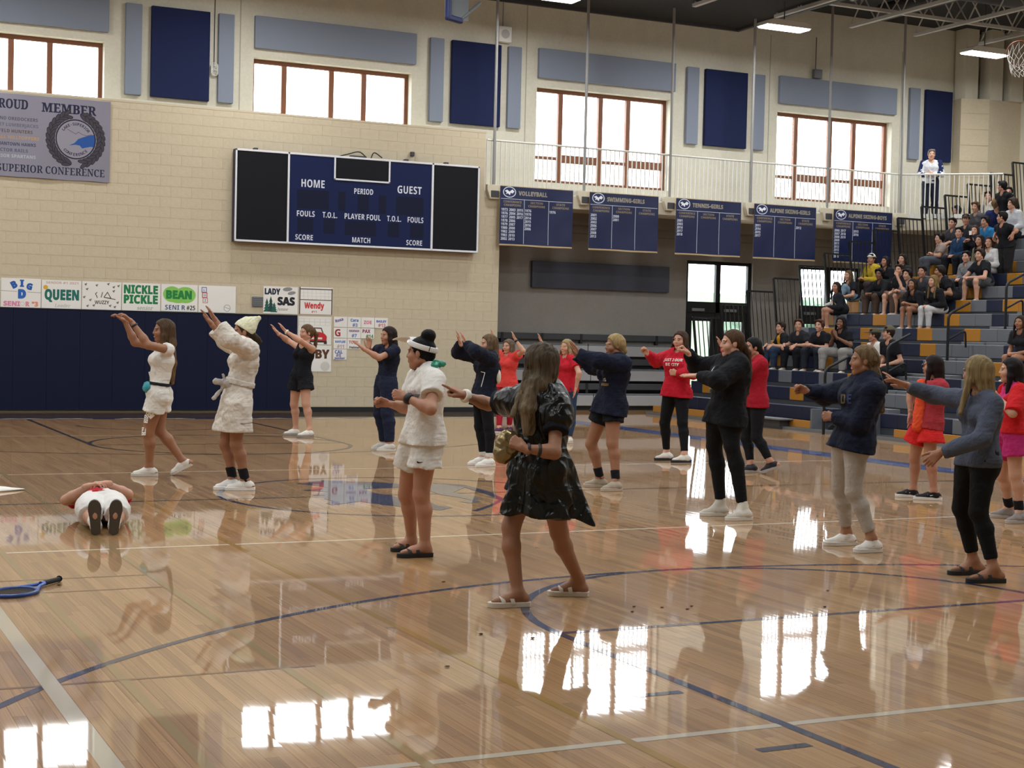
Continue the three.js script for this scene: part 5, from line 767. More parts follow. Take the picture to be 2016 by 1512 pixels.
// joints of the dancers in millimetres round the spot where each stands
const JOINTS = 'hd nk pc sn sf en ef wn wf tn tf hn hf kn kf an af qn qf ln lf'.split(' ');
const DANCERS = {
  A: { pos: [3.713, 0, -2.370], ry: -0.2164, h: 1.721, face: -78, tilt: 4, j: [[114, 1606, 0], [136, 1448, 0], [72, 938, 0], [171, 1405, 164], [93, 1417, -164], [-41, 1450, 366], [-186, 1472, -166], [-222, 1702, 317], [-299, 1709, -117], [-309, 1788, 317], [-379, 1772, -98], [61, 869, 85], [98, 869, -85], [-27, 490, 16], [91, 506, -122], [-10, 115, -50], [347, 167, -160], [-198, 0, -50], [237, 0, -160], [71, 0, -50], [452, 110, -160]] },
  B: { pos: [4.238, 0, -0.802], ry: -0.2699, h: 1.727, face: -82, tilt: 16, j: [[50, 1612, 0], [115, 1478, 0], [-4, 941, 0], [119, 1435, 165], [38, 1437, -165], [-81, 1540, 358], [-117, 1517, -405], [-221, 1726, 308], [-279, 1700, -356], [-335, 1939, 308], [-405, 1911, -356], [12, 872, 85], [-25, 872, -85], [2, 474, 52], [-108, 462, -95], [98, 115, 20], [-28, 115, -106], [-97, 0, 20], [-210, 0, 2], [186, 0, 20], [30, 0, -106]] },
  C: { pos: [7.356, 0, -8.484], ry: -0.3096, h: 1.727, face: -62, tilt: 4, j: [[94, 1612, 0], [84, 1439, 0], [25, 941, 0], [188, 1367, 131], [-26, 1385, -131], [-12, 1496, 309], [-190, 1482, -358], [-221, 1628, 265], [-352, 1601, -232], [-322, 1764, 265], [-423, 1704, -232], [86, 872, 61], [-40, 872, -61], [107, 504, 118], [-76, 490, -118], [172, 114, 160], [-44, 107, -160], [-16, 0, 267], [-234, 0, -51], [224, 0, 160], [5, 0, -160]] },
  D: { pos: [7.689, 0, -5.612], ry: -0.3649, h: 1.715, face: -62, tilt: -4, j: [[24, 1600, 0], [63, 1458, 0], [8, 935, 0], [125, 1400, 139], [-64, 1409, -139], [-94, 1296, 307], [-195, 1390, -403], [-320, 1420, 263], [-244, 1412, -204], [-442, 1529, 263], [-235, 1533, -204], [42, 866, 76], [-42, 866, -76], [34, 521, 118], [-68, 506, -118], [76, 111, 160], [1, 102, -160], [-89, 0, 271], [-167, 0, -40], [147, 0, 160], [30, 0, -160]] },
  E: { pos: [4.240, 0, 4.081], ry: -0.3859, h: 1.615, face: -108, tilt: 0, j: [[15, 1500, 0], [62, 1390, 0], [56, 880, 0], [113, 1307, 148], [-1, 1306, -148], [96, 1107, 340], [-66, 1076, -289], [-86, 1185, 234], [-221, 1120, -148], [-187, 1211, 234], [-310, 1131, -148], [72, 816, 70], [-13, 816, -70], [42, 466, 35], [-67, 438, -211], [80, 85, -11], [-21, 85, -341], [-118, 0, 42], [-165, 0, -249], [126, 0, -33], [2, 0, -369]] },
  F: { pos: [4.156, 0, 6.166], ry: -0.4619, h: 1.583, face: -140, tilt: 0, j: [[32, 1468, 0], [60, 1340, 0], [51, 863, 0], [140, 1230, 96], [-104, 1246, -96], [129, 957, 240], [-284, 1210, -297], [-54, 983, 290], [-433, 1268, -160], [-144, 1041, 270], [-583, 1356, -160], [99, 800, 53], [-20, 800, -53], [177, 435, -163], [-120, 480, 1], [310, 115, -380], [-69, 85, 57], [123, 0, -380], [-241, 0, 105], [367, 0, -380], [-6, 0, 36]] },
  G: { pos: [8.054, 0, -3.069], ry: -0.4295, h: 1.645, face: -70, tilt: 4, j: [[34, 1530, 0], [59, 1401, 0], [-5, 897, 0], [64, 1342, 151], [-50, 1351, -151], [-120, 1434, 345], [-348, 1416, -160], [-240, 1532, 194], [-315, 1537, 7], [-288, 1648, 194], [-348, 1662, 7], [24, 831, 75], [-47, 831, -75], [65, 498, 112], [-54, 484, -76], [76, 115, 144], [0, 115, -72], [-83, 0, 258], [-181, 0, 48], [140, 0, 144], [30, 0, -72]] },
  H: { pos: [11.072, 0, -8.950], ry: -0.4409, h: 1.573, face: -40, tilt: 0, j: [[89, 1458, 0], [92, 1325, 0], [84, 857, 0], [220, 1289, 86], [-36, 1290, -86], [339, 1393, 306], [-140, 1411, -305], [208, 1574, 274], [-169, 1595, -193], [165, 1685, 274], [-187, 1697, -193], [141, 794, 51], [18, 794, -51], [134, 433, -35], [-41, 432, 32], [142, 99, -125], [-33, 88, 118], [52, 0, -5], [-153, 0, 238], [185, 0, -125], [31, 0, 118]] },
  I: { pos: [11.094, 0, -6.564], ry: -0.4845, h: 1.600, face: -40, tilt: 0, j: [[-55, 1485, 0], [-43, 1345, 0], [-28, 872, 0], [68, 1292, 102], [-171, 1293, -102], [151, 1089, 268], [-354, 1355, -298], [110, 862, 236], [-438, 1542, -202], [94, 768, 236], [-474, 1645, -202], [32, 808, 56], [-85, 808, -56], [37, 410, 78], [-76, 398, -107], [16, 101, 102], [-59, 92, -160], [-103, 0, 222], [-180, 0, -40], [66, 0, 102], [-10, 0, -160]] },
  J: { pos: [8.139, 0, -0.073], ry: -0.5089, h: 1.674, face: -68, tilt: 0, j: [[76, 1559, 0], [108, 1428, 0], [43, 912, 0], [166, 1365, 149], [26, 1378, -149], [-94, 1399, 269], [-153, 1320, -366], [-298, 1465, 171], [-348, 1448, -320], [-367, 1588, 171], [-395, 1580, -320], [78, 845, 64], [-34, 845, -64], [79, 506, 119], [-152, 477, -119], [127, 115, 160], [-47, 115, -160], [-23, 0, 280], [-224, 0, -160], [185, 0, 160], [29, 0, -160]] },
  K: { pos: [10.937, 0, -3.190], ry: -0.5533, h: 1.748, face: -30, tilt: 0, j: [[51, 1633, 0], [49, 1481, 0], [14, 953, 0], [191, 1399, 87], [-106, 1401, -87], [219, 1207, 317], [-271, 1344, -332], [25, 1190, 180], [-387, 1445, -166], [-127, 1216, 180], [-460, 1516, -166], [90, 883, 41], [-67, 883, -41], [113, 525, 101], [-128, 507, -101], [148, 115, 160], [-94, 115, -160], [-22, 0, 239], [-247, 0, -40], [232, 0, 160], [-14, 0, -160]] },
  L: { pos: [7.965, 0, 2.567], ry: -0.5879, h: 1.733, face: -72, tilt: 0, j: [[16, 1618, 0], [43, 1492, 0], [-22, 945, 0], [93, 1417, 148], [-76, 1428, -148], [-99, 1279, 330], [-302, 1389, -338], [-275, 1316, 183], [-387, 1513, -172], [-441, 1320, 183], [-450, 1578, -172], [18, 875, 66], [-98, 875, -66], [40, 679, 99], [-124, 659, -121], [154, 115, 117], [-48, 115, -162], [7, 0, 237], [-231, 0, -78], [232, 0, 117], [19, 0, -162]] },
  M: { pos: [11.112, 0, -1.471], ry: -0.6074, h: 1.682, face: -62, tilt: 0, j: [[-100, 1567, 0], [-49, 1436, 0], [-51, 917, 0], [19, 1368, 142], [-150, 1379, -142], [-207, 1204, 150], [-359, 1426, -337], [-178, 1381, 11], [-476, 1549, -191], [-216, 1468, 11], [-546, 1708, -191], [-10, 849, 68], [-113, 849, -68], [-21, 451, 118], [-149, 420, -28], [152, 160, 160], [-87, 115, 18], [50, 0, 160], [-219, 0, 138], [267, 85, 160], [-9, 0, 18]] },
  N: { pos: [7.707, 0, 4.774], ry: -0.6693, h: 1.627, face: -78, tilt: 0, j: [[33, 1512, 0], [63, 1376, 0], [-20, 886, 0], [113, 1282, 141], [-36, 1295, -141], [8, 1030, 166], [-255, 1221, -299], [-173, 1058, 42], [-405, 1258, -151], [-280, 1072, 42], [-520, 1275, -151], [-3, 821, 67], [-98, 821, -67], [-8, 478, 40], [-118, 476, -214], [139, 115, -4], [-56, 115, -344], [11, 0, 80], [-230, 0, -260], [211, 0, -40], [14, 0, -380]] },
  O: { pos: [11.022, 0, 1.659], ry: -0.7087, h: 1.538, face: -105, tilt: 0, j: [[98, 1423, 0], [143, 1264, 0], [71, 838, 0], [197, 1198, 123], [22, 1201, -123], [-88, 1189, 164], [-122, 1097, -319], [-289, 1262, 116], [-116, 900, -229], [-415, 1374, 97], [-121, 792, -229], [104, 777, 59], [1, 777, -59], [99, 450, 64], [-57, 430, -121], [153, 102, 45], [-60, 100, -160], [-48, 0, 45], [-241, 0, -160], [228, 0, 45], [-15, 0, -160]] },
  P: { pos: [7.653, 0, 6.232], ry: -0.7458, h: 1.573, face: -118, tilt: 0, j: [[-52, 1458, 0], [-14, 1324, 0], [-14, 858, 0], [62, 1243, 126], [-116, 1268, -126], [-3, 1013, 251], [-342, 1284, -274], [-279, 898, 207], [-539, 1354, -191], [-372, 809, 207], [-684, 1405, -191], [18, 795, 59], [-89, 795, -59], [-10, 490, 79], [-126, 483, -161], [104, 102, 84], [-34, 108, -247], [-69, 0, 168], [-200, 0, -163], [175, 0, 48], [47, 0, -283]] },
  Q: { pos: [10.481, 0, 3.547], ry: -0.7627, h: 1.542, face: -82, tilt: 0, j: [[-23, 1427, 0], [11, 1286, 0], [-4, 840, 0], [63, 1228, 143], [-38, 1232, -143], [12, 1039, 321], [-81, 1070, -348], [-104, 1159, 197], [-145, 1182, -197], [-160, 1251, 197], [-193, 1277, -197], [34, 779, 67], [-45, 779, -67], [53, 452, 58], [-68, 426, -200], [101, 115, 31], [10, 115, -315], [-12, 0, 151], [-174, 0, -315], [162, 0, 31], [63, 0, -315]] }
};
// seated watchers: row, place along the row, head height above the seat
const SEATS = {
  raglan: [4, -13.01, 0.59],
  b2: [4, -12.42, 0.65],
  b3: [4, -11.70, 0.64],
  dread: [4, -10.99, 0.70],
  whitecap: [3, -9.02, 0.76],
  blackcap: [3, -8.53, 0.81],
  legsgirl: [7, -13.84, 0.62],
  jeansgirl: [8, -14.36, 0.61],
  yellow: [9, -14.42, 0.71],
  curly: [8, -13.23, 0.61],
  g11: [9, -13.91, 0.64],
  g12: [9, -13.32, 0.67],
  chin: [8, -12.56, 0.69],
  greybrown: [8, -12.28, 0.58],
  dk15: [8, -11.80, 0.63],
  phone: [7, -11.18, 0.63],
  blonde: [7, -10.59, 0.68],
  lean: [8, -11.03, 0.61],
  recline: [11, -13.79, 0.62],
  grey20: [12, -14.06, 0.71],
  teal: [11, -13.04, 0.71],
  drink: [11, -12.52, 0.73],
  g23: [10, -11.59, 0.74],
  hoodgrey: [9, -11.21, 0.65],
  tee25: [9, -10.80, 0.68],
  whitejkt: [10, -11.30, 0.69],
  g27: [11, -11.76, 0.63],
  pointer: [13, -14.73, 0.76],
  cap29: [12, -13.61, 0.77],
  b30: [13, -14.06, 0.82],
  jersey: [13, -13.57, 0.85],
  blue32: [12, -12.95, 0.68],
  stand33: [10, -10.93, 1.21],
  b34: [14, -14.40, 0.83],
  b35: [13, -13.20, 1.25],
  b36: [14, -13.72, 0.88],
  white37: [13, -12.85, 0.82]
};
// ---------- the dancers ----------
const LEFT = V(-1, 0, 0), NEAR = V(0, 0, 1), AWAY = V(0, 0, -1), UPV = V(0, 1, 0), DOWN = V(0, -1, 0);
const HF = { push: [['open', V(-0.9, -0.3, 0), AWAY], ['open', V(-0.9, -0.3, 0), NEAR]], fists: [['fist', V(0, -0.3, -1), UPV], ['fist', V(0, -0.3, 1), UPV]], relax: [['relaxed', V(-0.3, -0.9, 0), AWAY], ['relaxed', V(-0.3, -0.9, 0), NEAR]] };
function dancer(key, label, o, wear) {
  const D = DANCERS[key], J = {}; JOINTS.forEach((n, i) => { J[n] = V(...D.j[i].map((v) => v / 1000)); });
  const a = D.face * RAD, look = V(Math.sin(a), Math.sin(D.tilt * RAD), Math.cos(a)).normalize(), bf = (o.body ?? D.face) * RAD;
  return person({ label, pos: D.pos, ry: D.ry, J, wear, o: { s: D.h / 1.68, look, tilt: 0, front: V(Math.sin(bf), 0, Math.cos(bf)), hands: HF.push, group: 'dancers on the gym floor', ...o } });
}
const card = (c, p, n, rot, draw) => { const g = new THREE.BoxGeometry(0.063, 0.088, 0.0015), q = new THREE.Quaternion().setFromRotationMatrix(new THREE.Matrix4().lookAt(n, V(0, 0, 0), UPV)); g.rotateZ(rot); g.applyQuaternion(q); g.translate(p.x + n.x * 0.003, p.y + n.y * 0.003, p.z + n.z * 0.003); const tx = ctex(64, 90, draw, '#ece9e2'); mesh('playing_card', g, faceMats(tx, M.white, 0.5), c.t); };
const pips = (n) => (g) => { g.fillStyle = '#26242a'; const P = [[16, 18], [48, 18], [16, 45], [48, 45], [16, 72], [48, 72], [32, 32], [32, 58]]; for (let i = 0; i < n; i++) { g.beginPath(); g.arc(...P[i], 6, 0, 7); g.fill(); } };
dancer('A', 'dancer in white top and shorts with playing cards taped on her leg', { skin: 'tan', hair: '#3c2a1e', hair2: '#8a6a48', style: 'long', hairOpt: { len: 0.42, ombre: 0.18, side: 0.3, fwd: 0.05 }, hands: HF.relax, smile: 1 }, [
  ['shorts', '#dcd9d3', 0.4, 0.02], ['top', '#dedad4', 0.1, -0.06, 0.01, 'crop_top', { fold: 0.003 }], ['shoes', 'sneaker', '#d9d5cf', '#c9c4bd'], ['wristband', 0, '#1c1a20', 0.014, 0.032, 'bracelet', 0.82],
  ['custom', (c) => {
    const w = c.sk.at2(0.17); WEAR.band(c, '#121216', 0.17, 0.034, 0.022, 'belt');
    const p = w.clone().addScaledVector(c.sk.top.f, 0.135).add(V(0, -0.05, 0.05)); mesh('belt_pouch', netMesh([ell(p, 0.045, 0.06, 0.07, [c.sk.top.f, UPV, NEAR])], 0.007, 0.01, (x, y, z, v) => v + c.fold(0.006, 25)(x, y, z)), clothMat('#3f97a4', 0.5), c.t);
    const th = (t, n) => lerp(c.H[0], c.K[0], t).addScaledVector(n, (0.094 - 0.034 * t) * c.s), n1 = V(-0.35, 0, 0.94).normalize(), n2 = V(-0.75, 0.1, 0.66).normalize(); card(c, th(0.46, n1), n1, 0.7, pips(4)); card(c, th(0.62, n2), n2, -0.06, pips(8)); card(c, th(0.98, n2), n2, 0.05, pips(6));
    card(c, c.sk.at2(0.36).add(V(-0.09, 0, 0.115)), V(-0.4, 0, 0.9), 0.3, () => 0); card(c, c.sk.at2(0.33).add(V(0.04, 0, 0.12)), V(0.2, 0, 1), 0.1, pips(5));
  }]]);
dancer('B', 'dancer in a white bathrobe and pale knitted beanie with raised arms', { skin: 'tan', hair: '#4a3a2c', style: 'pony', hairOpt: { vol: 0.004, pts: [[0, -0.03, -0.1], [0, -0.06, -0.14], [0, -0.09, -0.17]] }, smile: 1 }, [
  ['top', '#d6cfc6', 0.86, 0.1, 0.026, 'bathrobe', { sl: 0.02, cuff: 0.055, fold: 0.012, skirt: [0.6, 0.155], vneck: 0.1, bump: 0.0025 }], ['socks', '#16171d', 0.12], ['shoes', 'sneaker', '#dfdcd8', '#e5e2de', { laces: 0 }],
  ['custom', (c) => {
    const w = c.sk.at2(0.3); WEAR.band(c, '#cbc4bc', 0.3, 0.055, 0.046, 'sash');
    const k = w.clone().add(V(-0.14, -0.01, 0.08)); mesh('sash_knot', netMesh([ell(k, 0.05, 0.04, 0.045, AXES), cone(k, k.clone().add(V(-0.1, 0.02, 0.02)), 0.03, 0.035), cone(k, k.clone().add(V(0.09, -0.05, 0.03)), 0.03, 0.04), cone(k, k.clone().add(V(-0.12, -0.15, 0)), 0.02, 0.022), cone(k, k.clone().add(V(-0.03, 0.09, 0.01)), 0.02, 0.012)], 0.009, 0.02, (x, y, z, v) => v + c.fold(0.006, 20)(x, y, z)), clothMat('#b9b3b1'), c.t);
    const hd = c.J.hd, A = (x, y, z) => at(hd, c.hf, x, y, z), F = [c.hf.r, c.hf.u, c.hf.f], cut = V(0, -0.83, 0).add(c.hf.f.clone().multiplyScalar(0.5)).normalize(), cp = A(0, 0.045, 0.02);
    mesh('beanie', netMesh([ell(A(0, 0.045, -0.02), 0.098, 0.1, 0.115, F), cone(A(0, 0.1, -0.07), A(0, 0.15, -0.16), 0.07, 0.025)], 0.007, 0.05, (x, y, z, v) => Math.max(v + c.fold(0.003, 22)(x, y, z), (x - cp.x) * cut.x + (y - cp.y) * cut.y + (z - cp.z) * cut.z)), clothMat('#e0ddc0', 0.95, 0.004), c.t);
    const pk = lerp(c.H[0], c.K[0], 0.42).add(V(0.06, 0.0, 0.115)); mesh('pocket_edge', new THREE.TubeGeometry(new THREE.CatmullRomCurve3([pk.clone().add(V(-0.09, 0, 0.02)), pk.clone().add(V(0, -0.008, 0.04)), pk.clone().add(V(0.09, 0, 0.02))]), 10, 0.006, 6), clothMat('#a9a29b'), c.t);
  }]]);
dancer('C', 'dancer in a sleeveless black romper before the red car poster', { skin: 'fair', hair: '#6b4f36', hair2: '#8a6c4c', style: 'pony' }, [
  ['shorts', '#0e1018', 0.4, 0.03], ['top', '#0e1018', 0, 0.02, 0.012, 'romper_top', { fold: 0.005, neck: 0.09 }], ['shoes', 'sneaker', '#d6d2cc', '#8f8b86'], ['wristband', 0, '#d9d2c8', 0.02, 0.03, 'watch', 0.93]]);
dancer('D', 'dancer in navy tee and navy trousers with long straight brown hair', { skin: 'mid', hair: '#2a1a14', style: 'long', hairOpt: { len: 0.2, side: 0.22, fwd: 0.02, strand: 0.002 }, hands: [['open', V(-0.9, -0.2, -0.2), AWAY], ['open', V(-0.5, 0, 0.8), V(-1, 0, 0)]] }, [
  ['pants', '#1a2138', 0.98, 0.018, { loose: 0.008, fold: 0.006 }], ['top', '#141a2e', 0.3, 0.06, 0.014, 'shirt', { sl: 0.008 }], ['shoes', 'sneaker', '#c6c1bb', '#d8d3cb']]);
{ const c = dancer('E', 'dancer in white tee and white shorts wearing a white sun visor', { skin: 'mid', hair: '#141318', style: 'bun', hairOpt: { vol: 0.008, strand: 0.003 }, hands: HF.fists, b: 1.04 }, [
  ['shorts', '#d8d4cf', 0.42, 0.03], ['top', '#ddd9d4', 0.3, 0.05, 0.02, 'shirt', { sl: 0.014, loose: 0.015, fold: 0.008 }], ['shoes', 'sandal', '#15151a', '#121216'], ['wristband', 0, '#15151a', 0.03, 0.031, 'watch', 0.88],
  ['custom', (c) => {
    const hd = c.J.hd, A = (x, y, z) => at(hd, c.hf, x, y, z), F = [c.hf.r, c.hf.u, c.hf.f], tilt = c.hf.u.clone().addScaledVector(c.hf.f, -0.28).normalize(), b0 = A(0, 0.055, 0), N = [c.hf.r, tilt, tilt.clone().cross(c.hf.r).negate()];
    mesh('visor_band', netMesh([ell(A(0, 0.034, -0.016), 0.095, 0.108, 0.117, F)], 0.0055, 0.01, (x, y, z, v) => { const h = (x - b0.x) * tilt.x + (y - b0.y) * tilt.y + (z - b0.z) * tilt.z; return Math.max(v, Math.abs(h) - 0.019); }), std('#dcd9d8', 0.55), c.t);
    const sh = new THREE.Shape(); for (let i = 0; i <= 24; i++) { const a = Math.PI * i / 24; sh[i ? 'lineTo' : 'moveTo'](Math.cos(a) * 0.09, Math.sin(a) * 0.16); } for (let i = 24; i >= 0; i--) { const a = Math.PI * i / 24; sh.lineTo(Math.cos(a) * 0.08, Math.sin(a) * 0.045); }
    const fw = c.hf.f.clone().addScaledVector(c.hf.u, 0.02).normalize(), vg = new THREE.ExtrudeGeometry(sh, { depth: 0.005, bevelEnabled: false, curveSegments: 24 }); { const p = vg.attributes.position; for (let i = 0; i < p.count; i++) p.setZ(i, p.getZ(i) - 5.5 * p.getX(i) ** 2 - 0.12 * p.getY(i)); vg.computeVertexNormals(); } vg.applyMatrix4(new THREE.Matrix4().makeBasis(c.hf.r, fw, c.hf.r.clone().cross(fw))); const vp = A(0, 0.072, 0.055); mesh('visor_peak', vg.translate(vp.x, vp.y, vp.z), std('#e3e0df', 0.5), c.t);
    for (const k of [0.018, -0.012]) { const p = A(0.075 + (k > 0 ? -0.006 : 0.012), 0.038 + k * 0.4, -0.085 + k); mesh('visor_strap_loop', new THREE.BoxGeometry(0.006, 0.036, 0.006).applyQuaternion(new THREE.Quaternion().setFromUnitVectors(UPV, tilt)).translate(p.x, p.y, p.z), M.black, c.t); }
    const bw = A(0, -0.085, -0.085), gm = new THREE.MeshPhysicalMaterial({ color: '#1f8a6e', roughness: 0.4 }); mesh('hair_bow', netMesh([ell(bw.clone().add(V(0.05, 0.012, 0.02)), 0.055, 0.028, 0.03, AXES), ell(bw.clone().add(V(-0.01, 0, 0.0)), 0.02, 0.02, 0.02, AXES), ell(bw.clone().add(V(0.02, 0.0, 0.06)), 0.03, 0.025, 0.045, AXES)], 0.006, 0.012, (x, y, z, v) => v + c.fold(0.006, 40)(x, y, z)), gm, c.t);
    const p = lerp(c.H[0], c.K[0], 0.3).add(V(-0.055, 0, 0.12)), q = new THREE.Shape(); q.moveTo(0, 0); q.quadraticCurveTo(0.01, -0.012, 0.048, 0.012); q.quadraticCurveTo(0.012, 0.0, 0.004, 0.012); q.quadraticCurveTo(-0.006, 0.008, 0, 0); mesh('shorts_mark', new THREE.ExtrudeGeometry(q, { depth: 0.002, bevelEnabled: false }).rotateY(-0.35).translate(p.x, p.y, p.z), M.black, c.t);
  }]]);
  printOn(c, c.top, c.sk.at2(0.62).addScaledVector(c.sk.top.f, 0.1).add(V(0, 0, 0.08)), c.sk.top.f.clone().add(V(0, 0, 0.8)).normalize(), 0.2, 0.13, (g, w, h) => { txt(g, 'duluth', w / 2, h * 0.3, 44, '#c08f96', { font: 'serif', style: 'italic' }); g.strokeStyle = '#4a4c60'; g.lineWidth = 5; for (let i = 0; i < 7; i++) { g.beginPath(); g.moveTo(20 + i * 6, h * 0.5 + i * 9); g.lineTo(w - 20 - i * 8, h * 0.45 + i * 10); g.stroke(); } });
}
dancer('F', 'dancer wearing a glossy black bin bag over a dark tee, pointing left', { skin: 'tan', hair: '#2b201a', hair2: '#a08c70', style: 'wavy', hairOpt: { len: 0.3, ombre: 0.2, side: 0.26, fwd: -0.06, vol: 0.03, strand: 0.009, bk: 2.3 }, hands: [['fist', V(-0.3, -0.2, -0.9), UPV], ['point', V(0.1, -0.9, -0.2), NEAR]], body: -135 }, [
  ['shorts', '#101218', 0.4, 0.02], ['top', '#11141f', 0.36, 0.05, 0.015, 'shirt', { sl: 0.016 }], ['shoes', 'sandal', '#cfc6ba', '#c9bfb1'], ['wristband', 1, '#e3dcd0', 0.026, 0.033, 'shell_bracelet', 0.93], ['wristband', 0, '#2c2326', 0.012, 0.031, 'bracelet', 0.85], ['wristband', 0, '#1b1a20', 0.014, 0.036, 'bracelet', 0.5],
  ['custom', (c) => {
    const bag = new THREE.MeshPhysicalMaterial({ color: '#050507', roughness: 0.32, specularIntensity: 0.7, bumpMap: crumpleTex, bumpScale: 0.012 });
    const { sk, J, s } = c, hy = 0.57, P = sk.torso(0.03), X = V(1, 0, 0); P.push(cone(sk.at2(0.8), sk.at2(0.25), 0.16, 0.13), cone(J.sn, lerp(J.sn, J.en, 0.28), 0.085, 0.095), cone(J.sf, lerp(J.sf, J.ef, 0.3), 0.085, 0.09));
    for (const [dx, dz, r] of [[-0.14, 0.02, 0.13], [0.14, 0.02, 0.13], [0.0, 0.1, 0.14], [0.02, -0.1, 0.14], [0.24, -0.02, 0.1]]) P.push(cone(sk.at2(0.36), J.pc.clone().add(V(dx, -0.42, dz)), 0.1, r));
    const nk = J.nk.clone().addScaledVector(sk.up, 0.02);
    mesh('bin_bag', netMesh(P, 0.0105, 0.045, (x, y, z, v) => {
      const a = Math.atan2(x - J.pc.x, z - J.pc.z), low = Math.max(0, Math.min(1, (0.95 - y) / 0.3));
      v += 0.02 * low * Math.sin(a * 7 + 3 * noise.noise(x * 3, y * 3, z * 3)) + 0.014 * noise.noise(x * 8 + y * 5, y * 4, z * 8) - 0.026 * (0.35 - Math.abs(noise.noise(x * 9 + y * 6, y * 6 + x * 8, z * 9 - y * 4))) + 0.012 * Math.abs(noise.noise(x * 24 + y * 8, y * 12 + x * 9, z * 24));
      return Math.max(v, hy + 0.04 * noise.noise(x * 6, 0, z * 6) - 0.25 * Math.max(0, x - 0.1) - y, 0.075 - Math.hypot(x - nk.x, (y - nk.y) * 0.8, z - nk.z));
    }), bag, c.t);
    const g = J.pc.clone().add(V(-0.2, 0.13, 0.12)); mesh('gold_pouch', netMesh([ell(g, 0.075, 0.09, 0.05, AXES), ell(g.clone().add(V(-0.03, -0.06, 0.01)), 0.06, 0.06, 0.045, AXES)], 0.007, 0.02, (x, y, z, v) => v + 0.008 * noise.noise(x * 40, y * 40, z * 40)), std('#8d7c5a', 0.3, { metalness: 0.8 }), c.t);
    const fl = J.nk.clone().add(V(-0.07, 0.02, 0.07)); mesh('collar_flower', netMesh([ell(fl, 0.03, 0.02, 0.02, AXES), ell(fl.clone().add(V(0.03, -0.012, 0)), 0.02, 0.02, 0.02, AXES)], 0.006, 0.01), std('#7f9a78', 0.7), c.t);
  }]]);
dancer('G', 'dancer in a long navy zip jacket and black leggings, hands overhead', { skin: 'fair', hair: '#5d4836', hair2: '#b09066', style: 'shoulder', hairOpt: { len: 0.1, side: 0.1 }, smile: 1 }, [
  ['pants', '#0f1117', 0.93, 0.007], ['top', '#131829', 0.97, 0.16, 0.024, 'jacket', { sl: 0.018, loose: 0.025, fold: 0.01 }], ['socks', '#d6d2cc', 0.05], ['shoes', 'sneaker', '#e2dfda', '#e6e2dc', { laces: 0 }],
  ['custom', (c) => { const a = c.sk.at2(0.55).add(V(-0.03, 0, 0.185)), b = c.sk.at2(0.2).add(V(-0.05, 0, 0.185)); mesh('piping', bar(a, b, 0.005, 6), M.white, c.t); mesh('piping', bar(a, a.clone().add(V(-0.05, 0.01, -0.02)), 0.005, 6), M.white, c.t); const p = c.sk.at2(0.45).add(V(0.15, 0, 0.1)); mesh('side_panel', netMesh([ell(p, 0.03, 0.09, 0.05, AXES)], 0.008, 0.01), clothMat('#d4cdbf'), c.t); }]]);
dancer('H', 'child in coral tee and red leggings with one arm raised', { skin: 'fair', hair: '#6f5d4c', hair2: '#a48f76', style: 'long', hairOpt: { len: 0.14, side: 0.16 }, s: 0.94, head: 1.04 }, [
  ['pants', '#a31e30', 0.95, 0.007], ['top', '#d0403c', 0.25, 0.1, 0.018, 'shirt', { loose: 0.015, sl: 0.012 }], ['shoes', 'sneaker', '#4a2448', '#cfc9c2'], ['wristband', 0, '#1f1c20', 0.02, 0.03, 'watch', 0.9]]);
dancer('I', 'fair-haired child in red tee and jeans behind the bin bag dancer', { skin: 'fair', hair: '#b39a70', hair2: '#d2bd92', style: 'long', hairOpt: { len: 0.1, side: 0.14 }, s: 0.96, smile: 1 }, [
  ['pants', '#2c3c58', 0.98, 0.014, { loose: 0.006 }], ['top', '#b81c2c', 0.3, 0.08, 0.016, 'shirt', { loose: 0.01, sl: 0.01 }], ['shoes', 'sneaker', '#d8d4cc', '#c8c2ba']]);
{ const c = dancer('J', 'blonde dancer in oversized navy hoodie and black shorts', { skin: 'tan', hair: '#b3935f', hair2: '#dcc596', style: 'lowbun', hairOpt: { vol: 0.014 }, b: 1.03, smile: 1 }, [
  ['shorts', '#0d0f16', 0.34, 0.015], ['hoodie', '#10162b', 0.1, { loose: 0.04, sl: 0.026, cuff: 0.04 }], ['socks', '#14161d', 0.11], ['shoes', 'sneaker', '#a89b8b', '#b7aa9a']]);
  printOn(c, c.top, c.sk.at2(0.5).add(V(-0.1, 0, 0.12)), V(-0.5, 0, 0.85).normalize(), 0.16, 0.12, (g, w, h) => { txt(g, 'C G', w / 2, h * 0.3, 80, '#c3bda6'); txt(g, 'HOCKEY', w / 2, h * 0.75, 60, '#a3884c', { w: 210 }); }); }
{ const c = dancer('K', 'dancer in a red sweatshirt and black leggings by the glass doors', { skin: 'fair', hair: '#4c3528', style: 'shoulder', hairOpt: { len: 0.1, side: 0.14 }, hands: [['fist', V(0, 0, -1), UPV], ['fist', V(0, -0.5, 1), UPV]] }, [
  ['pants', '#0d0e13', 0.96, 0.007], ['hoodie', '#b3152a', 0.08, { name: 'sweatshirt', noHood: 1, loose: 0.03, sl: 0.02 }], ['shoes', 'sneaker', '#cfc9c0', '#191b24', { heel: '#24407c' }], ['wristband', 0, '#2a2320', 0.024, 0.034, 'watch', 0.9]]);
  printOn(c, c.top, c.sk.at2(0.72).addScaledVector(c.sk.top.f, 0.12), c.sk.top.f, 0.3, 0.14, (g, w, h) => { txt(g, 'JUST 2 OUR', w / 2, h * 0.28, 44, '#e6d8d4', { w: 230 }); txt(g, 'BE CITY', w / 2, h * 0.72, 44, '#e6d8d4', { w: 180 }); }); }
